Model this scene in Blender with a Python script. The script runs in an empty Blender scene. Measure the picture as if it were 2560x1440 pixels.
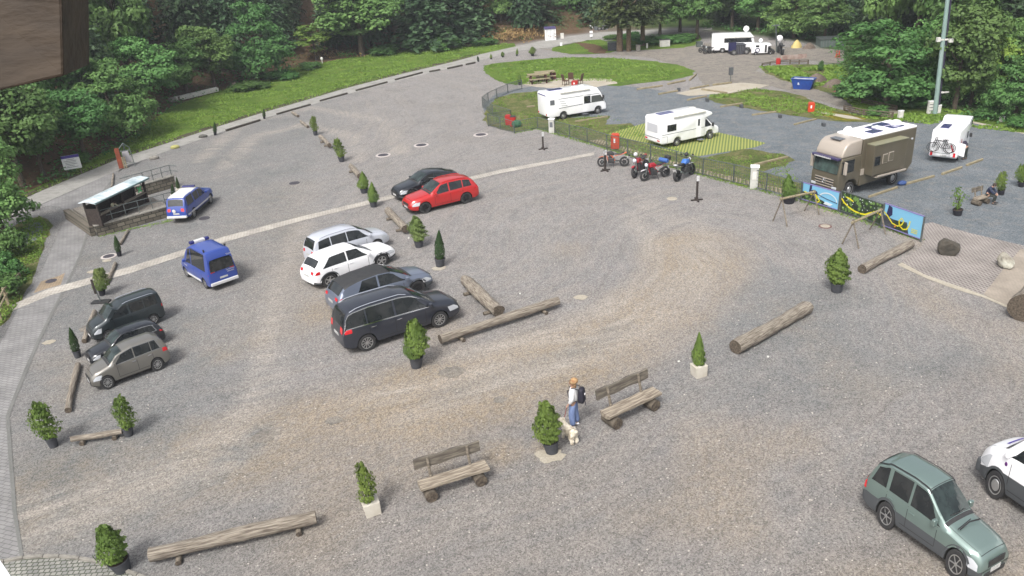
import bpy, bmesh, math, random
import numpy as np
from mathutils import Vector, Matrix, Euler
random.seed(7); rng = np.random.default_rng(7)
PI = math.pi
scene = bpy.context.scene
# ------------------------------------------------------------ camera
FOC, PITCH, ROLL, CAMH = 1.545, 0.436, -0.068, 16.6
cpi, spi, cro, sro = math.cos(PITCH), math.sin(PITCH), math.cos(ROLL), math.sin(ROLL)
cam_d = bpy.data.cameras.new("camera"); cam = bpy.data.objects.new("camera", cam_d)
scene.collection.objects.link(cam); scene.camera = cam
cam_d.sensor_width = 36; cam_d.lens = FOC*18; cam_d.clip_start = 0.1; cam_d.clip_end = 3000
cr = Vector((cro, sro*spi, sro*cpi)); cu = Vector((-sro, cro*spi, cro*cpi)); cf = Vector((0, cpi, -spi))
cam.matrix_world = Matrix(((cr.x, cu.x, -cf.x, 0), (cr.y, cu.y, -cf.y, 0), (cr.z, cu.z, -cf.z, CAMH), (0, 0, 0, 1)))
# ------------------------------------------------------------ world, sun, exposure
world = bpy.data.worlds.new("World"); scene.world = world; world.use_nodes = True
SUN_EL, SUN_AZ = math.radians(52), math.radians(205)      # direction the light comes from, clockwise from +Y
wn = world.node_tree; sky = wn.nodes.new('ShaderNodeTexSky'); sky.sky_type = 'NISHITA'; sky.sun_disc = False
sky.sun_elevation = SUN_EL; sky.sun_rotation = SUN_AZ; sky.dust_density = 6; sky.air_density = 1.0; sky.ozone_density = 0.6
bg = wn.nodes['Background']; bg.inputs[1].default_value = 0.135
hsv = wn.nodes.new('ShaderNodeHueSaturation'); hsv.inputs['Saturation'].default_value = 0.38
wn.links.new(sky.outputs[0], hsv.inputs['Color']); wn.links.new(hsv.outputs[0], bg.inputs[0])
sd = bpy.data.lights.new("sun", 'SUN'); sd.energy = 1.75; sd.angle = math.radians(13); sd.color = (1, .985, .965)
sun = bpy.data.objects.new("sun", sd); scene.collection.objects.link(sun)
sv = Vector((math.sin(SUN_AZ)*math.cos(SUN_EL), math.cos(SUN_AZ)*math.cos(SUN_EL), math.sin(SUN_EL)))
sun.rotation_euler = sv.to_track_quat('Z', 'Y').to_euler(); sun.location = (0, 0, 60)
scene.view_settings.view_transform = 'Standard'; scene.view_settings.look = 'None'; scene.view_settings.gamma = 1
scene.view_settings.exposure = 0.78
# ------------------------------------------------------------ pixel <-> world (pixels of the 2560x1440 photograph)
def ray(px, py):
    x = (px-1280)/1280/FOC; y = -(py-720)/1280/FOC
    return cf + cr*x + cu*y
def G(px, py, z=0.0):
    d = ray(px, py); t = (CAMH-z)/max(1e-4, -d.z)
    return Vector((d.x*t, d.y*t, z))
def P2(v):
    v = Vector(v)-Vector((0, 0, CAMH)); d = v.dot(cf)
    return (1280+1280*FOC*v.dot(cr)/d, 720-1280*FOC*v.dot(cu)/d)
def HZ(base, top_y, z0=0.0):
    """height of something standing on the ground at pixel base whose top is at pixel row top_y"""
    g = G(base[0], base[1], z0); lo, hi = 0., 60.
    for _ in range(40):
        m = (lo+hi)/2
        if P2((g.x, g.y, z0+m))[1] > top_y: lo = m
        else: hi = m
    return lo
def PXM(px, py):
    """photo pixels per metre across the view at that ground point"""
    g = G(px, py); return 1280*FOC/(g-Vector((0, 0, CAMH))).dot(cf)
# ------------------------------------------------------------ materials
MC = {}
def lin(c, k=.6): return tuple(((v/255)/12.92 if v/255 < .04045 else ((v/255+.055)/1.055)**2.4)*k for v in c)   # albedo of a surface that looks c in the open daylight
def M(name, col=(.5, .5, .5), r=.6, metal=0., nz=None, col2=None, bump=None, coat=0., spec=.5, emit=None, stretch=None, rnd=0.):
    if name in MC: return MC[name]
    m = bpy.data.materials.new(name); m.use_nodes = True; nt = m.node_tree; N = nt.nodes; Lk = nt.links
    b = N['Principled BSDF']; b.inputs['Base Color'].default_value = (*col, 1); b.inputs['Roughness'].default_value = r
    b.inputs['Metallic'].default_value = metal; b.inputs['Coat Weight'].default_value = coat; b.inputs['Specular IOR Level'].default_value = spec
    b.inputs['Coat Roughness'].default_value = .06
    tc = N.new('ShaderNodeTexCoord'); src = tc.outputs['Object']
    if stretch:
        mp = N.new('ShaderNodeMapping'); mp.inputs['Scale'].default_value = stretch; Lk.new(src, mp.inputs[0]); src = mp.outputs[0]
    out = None
    if nz:
        t = N.new('ShaderNodeTexNoise'); t.inputs['Scale'].default_value = nz; t.inputs['Detail'].default_value = 6; Lk.new(src, t.inputs[0])
        cr_ = N.new('ShaderNodeValToRGB'); cr_.color_ramp.elements[0].position = .35; cr_.color_ramp.elements[1].position = .65
        cr_.color_ramp.elements[0].color = (*col, 1); cr_.color_ramp.elements[1].color = (*(col2 or col), 1)
        Lk.new(t.outputs[0], cr_.inputs[0]); out = cr_.outputs[0]; Lk.new(out, b.inputs['Base Color'])
    if rnd:
        oi = N.new('ShaderNodeObjectInfo'); h = N.new('ShaderNodeHueSaturation')
        mr = N.new('ShaderNodeMapRange'); mr.inputs['To Min'].default_value = 1-rnd; mr.inputs['To Max'].default_value = 1+rnd
        mh = N.new('ShaderNodeMapRange'); mh.inputs['To Min'].default_value = .5-rnd*.06; mh.inputs['To Max'].default_value = .5+rnd*.06
        fr = N.new('ShaderNodeMath'); fr.operation = 'FRACT'; ml = N.new('ShaderNodeMath'); ml.operation = 'MULTIPLY'; ml.inputs[1].default_value = 7.31
        Lk.new(oi.outputs['Random'], ml.inputs[0]); Lk.new(ml.outputs[0], fr.inputs[0])
        Lk.new(oi.outputs['Random'], mr.inputs[0]); Lk.new(fr.outputs[0], mh.inputs[0])
        Lk.new(mr.outputs[0], h.inputs['Value']); Lk.new(mh.outputs[0], h.inputs['Hue'])
        if out: Lk.new(out, h.inputs['Color'])
        else: h.inputs['Color'].default_value = (*col, 1)
        Lk.new(h.outputs[0], b.inputs['Base Color'])
    if bump:
        t2 = N.new('ShaderNodeTexNoise'); t2.inputs['Scale'].default_value = bump[0]; t2.inputs['Detail'].default_value = 5; Lk.new(src, t2.inputs[0])
        bp = N.new('ShaderNodeBump'); bp.inputs['Distance'].default_value = bump[1]; bp.inputs['Strength'].default_value = .8
        Lk.new(t2.outputs[0], bp.inputs['Height']); Lk.new(bp.outputs[0], b.inputs['Normal'])
    if emit: b.inputs['Emission Color'].default_value = (*emit[:3], 1); b.inputs['Emission Strength'].default_value = emit[3]
    MC[name] = m; return m
def paint(name, rgb, metal=.0, r=.32): return M('paint_'+name, lin(rgb), r, metal, coat=.7, nz=1.3, col2=tuple(v*.9 for v in lin(rgb)))
GLASS = M('dark_glass', (.008, .011, .013), .05, 0, spec=.6, nz=2.5, col2=(.025, .027, .028))
WGLASS = M('windscreen_glass', (.03, .045, .042), .05, 0, spec=.6, nz=2.2, col2=(.008, .012, .012))
TYRE = M('tyre_rubber', (.018, .018, .02), .85, nz=6, col2=(.035, .034, .033))
RIM = M('alloy_rim', (.5, .5, .5), .35, .8); DRIM = M('dark_rim', (.03, .03, .032), .35, .5)
BLK = M('black_plastic', (.02, .02, .022), .6, nz=8, col2=(.03, .03, .03)); DGREY = M('dark_grey_plastic', (.06, .065, .07), .7)
UNDER = M('underbody', (.008, .008, .008), .9)
CHROME = M('chrome', (.75, .75, .77), .15, 1.)
HEADL = M('headlight_glass', (.65, .68, .72), .12, .3, coat=.8); TAIL = M('taillight_red', (.55, .012, .02), .2, coat=.8); AMB = M('amber_lens', (.7, .25, .02), .3)
PLATE = M('plate_white', (.6, .6, .58), .5, nz=30, col2=(.25, .25, .25))
WHITE = M('white_lacquer', (.82, .82, .84), .3, coat=.6, nz=1.1, col2=(.76, .765, .78)); OFFW = M('off_white', (.62, .61, .57), .6, nz=5, col2=(.5, .49, .45))
SEAM = M('panel_gap', (.015, .015, .016), .8)
WOOD = M('weathered_wood', lin((158, 148, 132)), .85, nz=9, col2=lin((108, 98, 86)), bump=(18, .01), stretch=(.25, 2, 2))
WOODL = M('pale_timber', lin((186, 174, 142)), .85, nz=9, col2=lin((140, 128, 100)), bump=(20, .008), stretch=(.3, 2, 2))
WOODD = M('dark_timber', lin((70, 58, 52)), .85, nz=9, col2=lin((45, 38, 34)), bump=(20, .006))
LOGE = M('log_end', lin((120, 108, 92)), .9, nz=14, col2=lin((70, 60, 52)))
STEEL = M('galvanised_steel', lin((142, 150, 148)), .45, .55, nz=7, col2=lin((110, 120, 118)))
POT = M('grey_plastic_pot', lin((84, 86, 92)), .7, nz=5, col2=lin((70, 72, 78))); POTB = M('black_plastic_pot', lin((46, 46, 54)), .6)
SOIL = M('potting_soil', (.035, .022, .015), .95); REDP = M('red_plastic', lin((205, 48, 40)), .45, nz=3, col2=lin((180, 38, 34)))
ORP = M('orange_plastic', lin((236, 84, 40)), .45, nz=3, col2=lin((215, 70, 34)))
CONC = M('concrete', lin((172, 168, 158)), .9, nz=7, col2=lin((138, 134, 126)), bump=(30, .004))
# ------------------------------------------------------------ mesh helper
class MB:
    def __init__(s): s.v = []; s.f = []; s.m = []
    def add(s, vs, fs, m=0):
        o = len(s.v); s.v += [tuple(p) for p in vs]; s.f += [tuple(i+o for i in f) for f in fs]; s.m += [m]*len(fs); return s
    def box(s, c, d, m=0, rz=0, R=None, top=1.):
        x, y, z = [k/2 for k in d]; pts = [Vector((sx*x*(top if sz > 0 else 1), sy*y*(top if sz > 0 else 1), sz*z)) for sz in (-1, 1) for sy in (-1, 1) for sx in (-1, 1)]
        R = R or Matrix.Rotation(rz, 3, 'Z'); c = Vector(c)
        return s.add([c+R@p for p in pts], [(0, 2, 3, 1), (4, 5, 7, 6), (0, 1, 5, 4), (2, 6, 7, 3), (0, 4, 6, 2), (1, 3, 7, 5)], m)
    def prism(s, pts, y0, y1, m=0, ax='y'):
        n = len(pts)
        def q(p, t): return (p[0], t, p[1]) if ax == 'y' else ((p[0], p[1], t) if ax == 'z' else (t, p[0], p[1]))
        vs = [q(p, y0) for p in pts]+[q(p, y1) for p in pts]
        return s.add(vs, [tuple(range(n))[::-1], tuple(range(n, 2*n))]+[(i, (i+1) % n, (i+1) % n+n, i+n) for i in range(n)], m)
    def cyl(s, a, b, r0, r1=None, n=10, m=0, mc=None, cap=True):
        a, b = Vector(a), Vector(b); r1 = r0 if r1 is None else r1; d = (b-a)
        if d.length < 1e-6: return s
        q = d.to_track_quat('Z', 'Y'); X = q@Vector((1, 0, 0)); Y = q@Vector((0, 1, 0)); vs = []
        for c, r in ((a, r0), (b, r1)):
            for i in range(n):
                t = 2*PI*i/n; vs.append(c+(X*math.cos(t)+Y*math.sin(t))*r)
        s.add(vs, [(i, (i+1) % n, (i+1) % n+n, i+n) for i in range(n)], m)
        if cap: s.add(vs, [tuple(range(n))[::-1], tuple(range(n, 2*n))], m if mc is None else mc)
        return s
    def tube(s, pts, r, n=8, m=0):
        for i in range(len(pts)-1): s.cyl(pts[i], pts[i+1], r if not hasattr(r, '__len__') else r[i], r if not hasattr(r, '__len__') else r[i+1], n, m)
        return s
    def lathe(s, prof, n=16, m=0, c=(0, 0, 0), ax='z', cap=None):
        cap = (ax != 'y') if cap is None else cap
        vs = []; k = len(prof)
        for r, z in prof:
            for i in range(n):
                t = 2*PI*i/n; p = (r*math.cos(t), r*math.sin(t), z)
                if ax == 'y': p = (p[0], p[2], p[1])
                vs.append((p[0]+c[0], p[1]+c[1], p[2]+c[2]))
        fs = [(a*n+i, a*n+(i+1) % n, (a+1)*n+(i+1) % n, (a+1)*n+i) for a in range(k-1) for i in range(n)]
        if cap and prof[0][0] > 1e-4: fs.append(tuple(range(n))[::-1])
        if cap and prof[-1][0] > 1e-4: fs.append(tuple(range((k-1)*n, k*n)))
        return s.add(vs, fs, m)
    def ball(s, c, r, m=0, n=10, k=6):
        r = (r, r, r) if not hasattr(r, '__len__') else r; vs = []
        for a in range(k+1):
            for i in range(n):
                p = PI*a/k; t = 2*PI*i/n; vs.append((c[0]+r[0]*math.sin(p)*math.cos(t), c[1]+r[1]*math.sin(p)*math.sin(t), c[2]+r[2]*math.cos(p)))
        return s.add(vs, [(a*n+i, (a+1)*n+i, (a+1)*n+(i+1) % n, a*n+(i+1) % n) for a in range(k) for i in range(n)], m)
    def build(s, name, mats, parent=None, smooth=None, bevel=0, seg=2, loc=None, rot=None):
        me = bpy.data.meshes.new(name); me.from_pydata(s.v, [], s.f); mats = mats if isinstance(mats, (list, tuple)) else [mats]
        for m in mats: me.materials.append(m)
        if len(mats) > 1: me.polygons.foreach_set('material_index', [min(k, len(mats)-1) for k in s.m])
        bm = bmesh.new(); bm.from_mesh(me)
        if bevel:
            bmesh.ops.remove_doubles(bm, verts=bm.verts, dist=1e-4); bmesh.ops.recalc_face_normals(bm, faces=bm.faces)
            es = [e for e in bm.edges if len(e.link_faces) == 2 and e.calc_face_angle(0) > .5]
            bmesh.ops.bevel(bm, geom=es, offset=bevel, segments=seg, affect='EDGES', profile=.5, clamp_overlap=True)
        else: bmesh.ops.recalc_face_normals(bm, faces=bm.faces)
        bm.to_mesh(me); bm.free()
        if smooth is not None:
            me.shade_smooth(); me.set_sharp_from_angle(angle=math.radians(smooth))
        return link(name, me, parent, loc, rot)
def link(name, me, parent=None, loc=None, rot=None):
    o = bpy.data.objects.new(name, me); scene.collection.objects.link(o)
    if parent: o.parent = parent
    if loc is not None: o.location = loc
    if rot is not None: o.rotation_euler = rot
    return o
def tag(o, label=None, cat=None, group=None, kind=None):
    if label: o['label'] = label
    if cat: o['category'] = cat
    if group: o['group'] = group
    if kind: o['kind'] = kind
    return o
def root(name, label, cat, loc=(0, 0, 0), rz=0, sc=1, group=None):
    o = bpy.data.objects.new(name, None); scene.collection.objects.link(o); o.empty_display_size = .3
    o.location = loc; o.rotation_euler = (0, 0, rz); o.scale = sc if hasattr(sc, '__len__') else (sc, sc, sc)
    return tag(o, label, cat, group)
def kids(o): return [c for c in scene.collection.objects if c.parent == o]
CH = {}
def copy_tree(o, parent=None):
    c = o.copy(); scene.collection.objects.link(c); c.parent = parent
    if o.name not in CH: CH[o.name] = list(o.children)
    for k in CH[o.name]: copy_tree(k, c)
    return c
def text_mesh(s, size, name='text', mat=None, parent=None, loc=(0, 0, 0), rot=(0, 0, 0), ext=.002):
    cu_ = bpy.data.curves.new(name, 'FONT'); cu_.body = s; cu_.size = size; cu_.extrude = ext; cu_.align_x = 'CENTER'; cu_.align_y = 'CENTER'; cu_.resolution_u = 2
    o = bpy.data.objects.new(name, cu_); me = bpy.data.meshes.new_from_object(o); bpy.data.objects.remove(o); me.materials.append(mat or WHITE)
    return link(name, me, parent, loc, rot)
# ============================================================ GROUND
def smooth_noise(X, Y, s, seed):
    r = np.random.default_rng(seed); n = 64; g = r.random((n, n)); x = (X/s) % n; y = (Y/s) % n
    i = np.floor(x).astype(int) % n; j = np.floor(y).astype(int) % n; fx = x-np.floor(x); fy = y-np.floor(y)
    fx = fx*fx*(3-2*fx); fy = fy*fy*(3-2*fy); a = g[i, j]; b = g[(i+1) % n, j]; c = g[i, (j+1) % n]; d = g[(i+1) % n, (j+1) % n]
    return a*(1-fx)*(1-fy)+b*fx*(1-fy)+c*(1-fx)*fy+d*fx*fy
def segdist(X, Y, pts):
    D = np.full(X.shape, 1e9); L = np.zeros(X.shape); acc = 0; LAT = np.zeros(X.shape)
    for a, b in zip(pts[:-1], pts[1:]):
        vx, vy = b[0]-a[0], b[1]-a[1]; l = math.hypot(vx, vy)+1e-9
        t = np.clip(((X-a[0])*vx+(Y-a[1])*vy)/l/l, 0, 1); dx = X-a[0]-t*vx; dy = Y-a[1]-t*vy; d = np.hypot(dx, dy); k = d < D
        sg = np.sign(vx*dy-vy*dx); D = np.where(k, d, D); L = np.where(k, acc+t*l, L); LAT = np.where(k, sg*d, LAT); acc += l
    return D, L, LAT
def inside(X, Y, pts):
    c = np.zeros(X.shape, bool); n = len(pts)
    for i in range(n):
        a, b = pts[i], pts[(i+1) % n]
        if a[1] == b[1]: continue
        k = ((a[1] > Y) != (b[1] > Y)) & (X < (b[0]-a[0])*(Y-a[1])/(b[1]-a[1])+a[0]); c ^= k
    return c
def GP(l): return [tuple(G(*p)[:2]) for p in l]
EDGE_PX = [(-700, 760), (0, 505), (150, 440), (240, 390), (330, 335), (430, 262), (580, 215), (700, 172), (860, 143), (1000, 124), (1150, 112), (1280, 105), (1340, 96), (1400, 84), (1480, 74), (1600, 68), (1740, 64), (1960, 88), (2095, 105), (2125, 160), (2135, 240), (2240, 262), (2340, 280), (2440, 292), (2560, 312), (3200, 420)]
EDGE = GP(EDGE_PX); FPOLY = [(-300, -100)]+[(-300, EDGE[0][1])]+EDGE+[(300, EDGE[-1][1]), (300, -100)]
def hill(X, Y):
    D, L, _ = segdist(X, Y, [(-300, EDGE[0][1])]+EDGE+[(300, EDGE[-1][1])]); ins = inside(X, Y, FPOLY); d = np.where(ins, 0, D)
    sl = np.where(X > 25, .16, .42); h = np.clip(d-1.5, 0, None)*sl
    h = np.where(h > 55, 55+(h-55)*.15, h)
    return h+np.where(ins, 0, np.clip(d/6, 0, 1)*(smooth_noise(X, Y, 7, 3)-.5)*1.6), d
def hz(x, y): return float(hill(np.array([x*1.]), np.array([y*1.]))[0][0])
def axis(a, b, fine0, fine1, st):
    f = list(np.arange(fine0, fine1+1e-6, st)); lo = []; x = fine0; k = st
    while x > a: k *= 1.25; x -= k; lo.append(x)
    hi = []; x = fine1; k = st
    while x < b: k *= 1.25; x += k; hi.append(x)
    return np.array(lo[::-1]+f+hi)
xs = axis(-500, 600, -62, 70, .42); ys = axis(-60, 900, 6, 110, .42)
X, Y = np.meshgrid(xs, ys, indexing='ij'); Hh, FD = hill(X, Y)
def trk(px, w, fall=.5):
    D, L, LAT = segdist(X, Y, GP(px)); return np.clip(1-(D-w)/(w*fall+.01), 0, 1), L, LAT
tan1, L1, LAT1 = trk([(-60, 1290), (300, 1210), (600, 1120), (1000, 1000), (1300, 930), (1500, 870), (1650, 800), (1745, 690), (1745, 620)], 1.8, .9)
tan2, _, _ = trk([(560, 830), (680, 800), (720, 700), (640, 600), (700, 480)], 1.8, 1.0)
tan3, L3, LAT3 = trk([(100, 1330), (400, 1180), (560, 1000), (650, 760), (700, 620), (760, 520), (900, 380), (1000, 280), (1150, 200), (1300, 150)], 3.0, 1.2)
blobs = [(660, 1090, 1.0), (835, 1050, .8), (1130, 930, .9), (1060, 1000, .6), (1250, 1130, .7), (560, 880, 1.0), (640, 850, .9), (1360, 1120, .5), (430, 1270, .8)]
tan = np.maximum(tan1*.8, tan2*.4)
for bx, by, br in blobs:
    g = G(bx, by); tan = np.maximum(tan, np.clip(1.5-np.hypot(X-g.x, Y-g.y)/br, 0, 1)*.8)
n1 = smooth_noise(X, Y, 2.3, 5); n2 = smooth_noise(X, Y, .9, 6); n3 = smooth_noise(X, Y, 6, 8)
tan = np.clip(tan*(.45+.9*n1)+.55*np.clip((smooth_noise(X, Y, 3.1, 11)-.62)*3, 0, 1)*(Y < 45), 0, 1)
bluish = np.zeros(X.shape)
for pl in ([(210, 760), (300, 690), (400, 700), (330, 760), (250, 800)], [(1500, 1050), (2100, 1060), (2400, 960), (2560, 900), (2300, 740), (1900, 640), (1650, 900)]):
    D, _, _ = segdist(X, Y, GP(pl+[pl[0]])); k = inside(X, Y, GP(pl)); bluish = np.maximum(bluish, np.where(k, np.clip(D/1.2, 0, 1), 0))
b2, _, _ = trk([(60, 1380), (330, 1290), (520, 1190), (640, 1090)], .5, 1.2); b3, _, _ = trk([(1100, 1000), (1400, 900), (1560, 820)], .35, 1.5)
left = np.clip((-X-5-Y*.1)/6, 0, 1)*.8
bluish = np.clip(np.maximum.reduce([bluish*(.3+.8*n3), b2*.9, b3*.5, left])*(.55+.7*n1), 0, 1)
DE, _, _ = segdist(X, Y, EDGE); floor = np.clip(np.where(FD > 0, 1, 1.6-DE/2.2), 0, 1)
nx, ny = len(xs), len(ys); V = np.stack([X, Y, Hh], -1).reshape(-1, 3)
idx = np.arange(nx*ny).reshape(nx, ny); F = np.stack([idx[:-1, :-1], idx[1:, :-1], idx[1:, 1:], idx[:-1, 1:]], -1).reshape(-1, 4)
def fast_mesh(name, V, F, smooth=False):
    me = bpy.data.meshes.new(name); n = len(F); me.vertices.add(len(V)); me.vertices.foreach_set('co', V.astype(np.float32).ravel())
    me.loops.add(n*4); me.loops.foreach_set('vertex_index', F.astype(np.int32).ravel()); me.polygons.add(n)
    me.polygons.foreach_set('loop_start', np.arange(0, n*4, 4, dtype=np.int32))
    if smooth: me.polygons.foreach_set('use_smooth', np.ones(n, bool))
    me.update(calc_edges=True); me.validate(); return me
gm = fast_mesh('ground', V, F, True)
pale = np.zeros(X.shape)
for pl, w in (([(-60, 1300), (200, 1245), (430, 1175), (560, 1090), (640, 1010), (700, 920)], .28), ([(30, 1360), (300, 1270), (520, 1180), (700, 1080), (900, 1010), (1100, 960)], .22), ([(560, 1140), (620, 1020), (670, 860), (700, 700), (760, 560)], .22), ([(900, 1010), (1150, 945), (1400, 868), (1580, 800), (1700, 720), (1735, 640), (1700, 560), (1600, 500)], .3), ([(1000, 1040), (1250, 960), (1480, 890), (1640, 815), (1740, 725), (1780, 640), (1740, 550)], .25), ([(1120, 900), (1330, 850), (1500, 780), (1610, 700), (1640, 620), (1580, 540)], .25), ([(560, 420), (640, 340), (760, 310), (880, 340), (900, 400)], .3), ([(500, 400), (600, 310), (780, 270), (960, 300), (1000, 380)], .3)):
    pk, _, _ = trk(pl, w, 3.0); pale = np.maximum(pale, pk*(.35+.65*n2))
ap = gm.attributes.new('pale', 'FLOAT', 'POINT'); ap.data.foreach_set('value', pale.astype(np.float32).ravel())
vignette_mottle = np.clip(np.clip((31-Y)/14, 0, 1)*(.45+.9*n3)+np.clip((-X-14)/10, 0, 1)*.4+.35*np.clip((n1-.6)*3, 0, 1), 0, 1)  # vignette darkening painted into the near and left gravel, with random mottling
ad = gm.attributes.new('vignette_mottle', 'FLOAT', 'POINT'); ad.data.foreach_set('value', vignette_mottle.astype(np.float32).ravel())
at = gm.attributes.new('mask', 'FLOAT_COLOR', 'POINT'); at.data.foreach_set('color', np.stack([tan, bluish, floor, np.ones(X.shape)], -1).astype(np.float32).ravel())
swirl = np.where(tan1 > 0.02, LAT1, LAT3)
cS = G(640, 320); dS = np.hypot(X-cS.x, (Y-cS.y)*.8); cT = G(1350, 640); dT = np.hypot(X-cT.x, (Y-cT.y)*.9); aT = np.arctan2(Y-cT.y, X-cT.x)
at = gm.attributes.new('track2', 'FLOAT_VECTOR', 'POINT'); at.data.foreach_set('vector', np.stack([np.where(dS < dT, dS, LAT1)+n3*3.2+n1*.8, np.where(dS < dT, 0, L1*.05), n3*.3+aT*.4], -1).astype(np.float32).ravel())
at = gm.attributes.new('track', 'FLOAT_VECTOR', 'POINT'); at.data.foreach_set('vector', np.stack([LAT3, L3*.06, LAT1], -1).astype(np.float32).ravel())
def nodes(name):
    m = bpy.data.materials.new(name); m.use_nodes = True; return m, m.node_tree.nodes, m.node_tree.links, m.node_tree.nodes['Principled BSDF']
def mixc(N, Lk, f, a, b, mode='MIX'):
    x = N.new('ShaderNodeMix'); x.data_type = 'RGBA'; x.blend_type = mode
    for s, v in ((x.inputs[0], f), (x.inputs[6], a), (x.inputs[7], b)):
        if hasattr(v, 'is_linked'): Lk.new(v, s)
        elif hasattr(v, '__len__'): s.default_value = (*v[:3], 1)
        else: s.default_value = v
    return x.outputs[2]
def noise(N, Lk, src, sc, det=5, lo=.3, hi=.7, rough=.6, vals=(0, 1)):
    t = N.new('ShaderNodeTexNoise'); t.inputs['Scale'].default_value = sc; t.inputs['Detail'].default_value = det; t.inputs['Roughness'].default_value = rough; Lk.new(src, t.inputs[0])
    r = N.new('ShaderNodeMapRange'); r.inputs['From Min'].default_value = lo; r.inputs['From Max'].default_value = hi; r.inputs['To Min'].default_value = vals[0]; r.inputs['To Max'].default_value = vals[1]; Lk.new(t.outputs[0], r.inputs[0]); return r.outputs[0]
def speck(N, Lk, src, col, amt=.42, fine=50, coarse=20):
    """gravel: stones of different lightness"""
    v = N.new('ShaderNodeTexVoronoi'); v.inputs['Scale'].default_value = coarse; Lk.new(src, v.inputs[0])
    v2 = N.new('ShaderNodeTexVoronoi'); v2.inputs['Scale'].default_value = fine; Lk.new(src, v2.inputs[0])
    a = mixc(N, Lk, .5, v.outputs['Color'], v2.outputs['Color']); bw = N.new('ShaderNodeRGBToBW'); Lk.new(a, bw.inputs[0])
    r = N.new('ShaderNodeMapRange'); r.inputs['From Min'].default_value = .25; r.inputs['From Max'].default_value = .75; r.inputs['To Min'].default_value = 1-amt; r.inputs['To Max'].default_value = 1+amt; Lk.new(bw.outputs[0], r.inputs[0])
    c = N.new('ShaderNodeCombineColor'); [Lk.new(r.outputs[0], c.inputs[i]) for i in range(3)]
    return mixc(N, Lk, 1., col, c.outputs[0], 'MULTIPLY'), bw.outputs[0]
def bumpn(N, Lk, b, h, d):
    bp = N.new('ShaderNodeBump'); bp.inputs['Distance'].default_value = d; Lk.new(h, bp.inputs['Height']); Lk.new(bp.outputs[0], b.inputs['Normal'])
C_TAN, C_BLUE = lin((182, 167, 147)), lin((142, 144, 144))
m, N, Lk, b = nodes('gravel_ground'); b.inputs['Roughness'].default_value = .95; b.inputs['Specular IOR Level'].default_value = .2
tc = N.new('ShaderNodeTexCoord').outputs['Object']; am = N.new('ShaderNodeAttribute'); am.attribute_name = 'mask'; sp = N.new('ShaderNodeSeparateColor'); Lk.new(am.outputs['Color'], sp.inputs[0])
tk = N.new('ShaderNodeAttribute'); tk.attribute_name = 'track'
base = mixc(N, Lk, noise(N, Lk, tc, .35, 6), lin((154, 151, 149)), lin((169, 166, 163)))
base = mixc(N, Lk, noise(N, Lk, tk.outputs['Vector'], 2.2, 6, .42, .62, vals=(0, .55)), base, lin((178, 171, 166)))
base = mixc(N, Lk, noise(N, Lk, tc, 1.3, 5, .55, .75, vals=(0, .5)), base, lin((132, 127, 128)))
t2a = N.new('ShaderNodeAttribute'); t2a.attribute_name = 'track2'
base = mixc(N, Lk, noise(N, Lk, t2a.outputs['Vector'], 1.7, 7, .48, .60, .65, vals=(0, .38)), base, lin((180, 173, 165)))
base = mixc(N, Lk, noise(N, Lk, t2a.outputs['Vector'], 3.1, 7, .56, .66, .65, vals=(0, .3)), base, lin((134, 128, 124)))
def mul(a, b_, N=N, Lk=Lk):
    x = N.new('ShaderNodeMath'); x.operation = 'MULTIPLY'
    for s, v in ((x.inputs[0], a), (x.inputs[1], b_)):
        if hasattr(v, 'is_linked'): Lk.new(v, s)
        else: s.default_value = v
    return x.outputs[0]
base = mixc(N, Lk, mul(sp.outputs[0], noise(N, Lk, tk.outputs['Vector'], 5, 6, .3, .6, vals=(.35, 1))), base, C_TAN)
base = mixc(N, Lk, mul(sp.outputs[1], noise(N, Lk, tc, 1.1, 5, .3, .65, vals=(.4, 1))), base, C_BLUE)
dm = N.new('ShaderNodeAttribute'); dm.attribute_name = 'vignette_mottle'
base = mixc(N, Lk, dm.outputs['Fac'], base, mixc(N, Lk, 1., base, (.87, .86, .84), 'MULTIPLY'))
pa = N.new('ShaderNodeAttribute'); pa.attribute_name = 'pale'
base = mixc(N, Lk, mul(pa.outputs['Fac'], noise(N, Lk, t2a.outputs['Vector'], 2.6, 6, .38, .62, vals=(.15, .9))), base, lin((196, 187, 176)))
gcol, bw = speck(N, Lk, tc, base, .44, 52, 20)
sx = N.new('ShaderNodeSeparateXYZ'); Lk.new(tc, sx.inputs[0]); gx = N.new('ShaderNodeMapRange'); gx.inputs['From Min'].default_value = 16; gx.inputs['From Max'].default_value = 27; Lk.new(sx.outputs[0], gx.inputs[0])
fl = mixc(N, Lk, noise(N, Lk, tc, .45, 6), lin((104, 82, 64)), lin((62, 74, 42)))
fl = mixc(N, Lk, noise(N, Lk, tc, 2.5, 6), fl, lin((128, 100, 76)))
fl = mixc(N, Lk, gx.outputs[0], fl, mixc(N, Lk, noise(N, Lk, tc, 1.2, 6), lin((58, 78, 42)), lin((84, 104, 52))))
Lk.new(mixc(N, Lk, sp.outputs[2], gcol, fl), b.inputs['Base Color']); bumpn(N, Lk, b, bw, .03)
gm.materials.append(m); tag(link('ground', gm), kind='structure', label='grey and tan crushed gravel of the car park running up into the forest floor')
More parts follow.
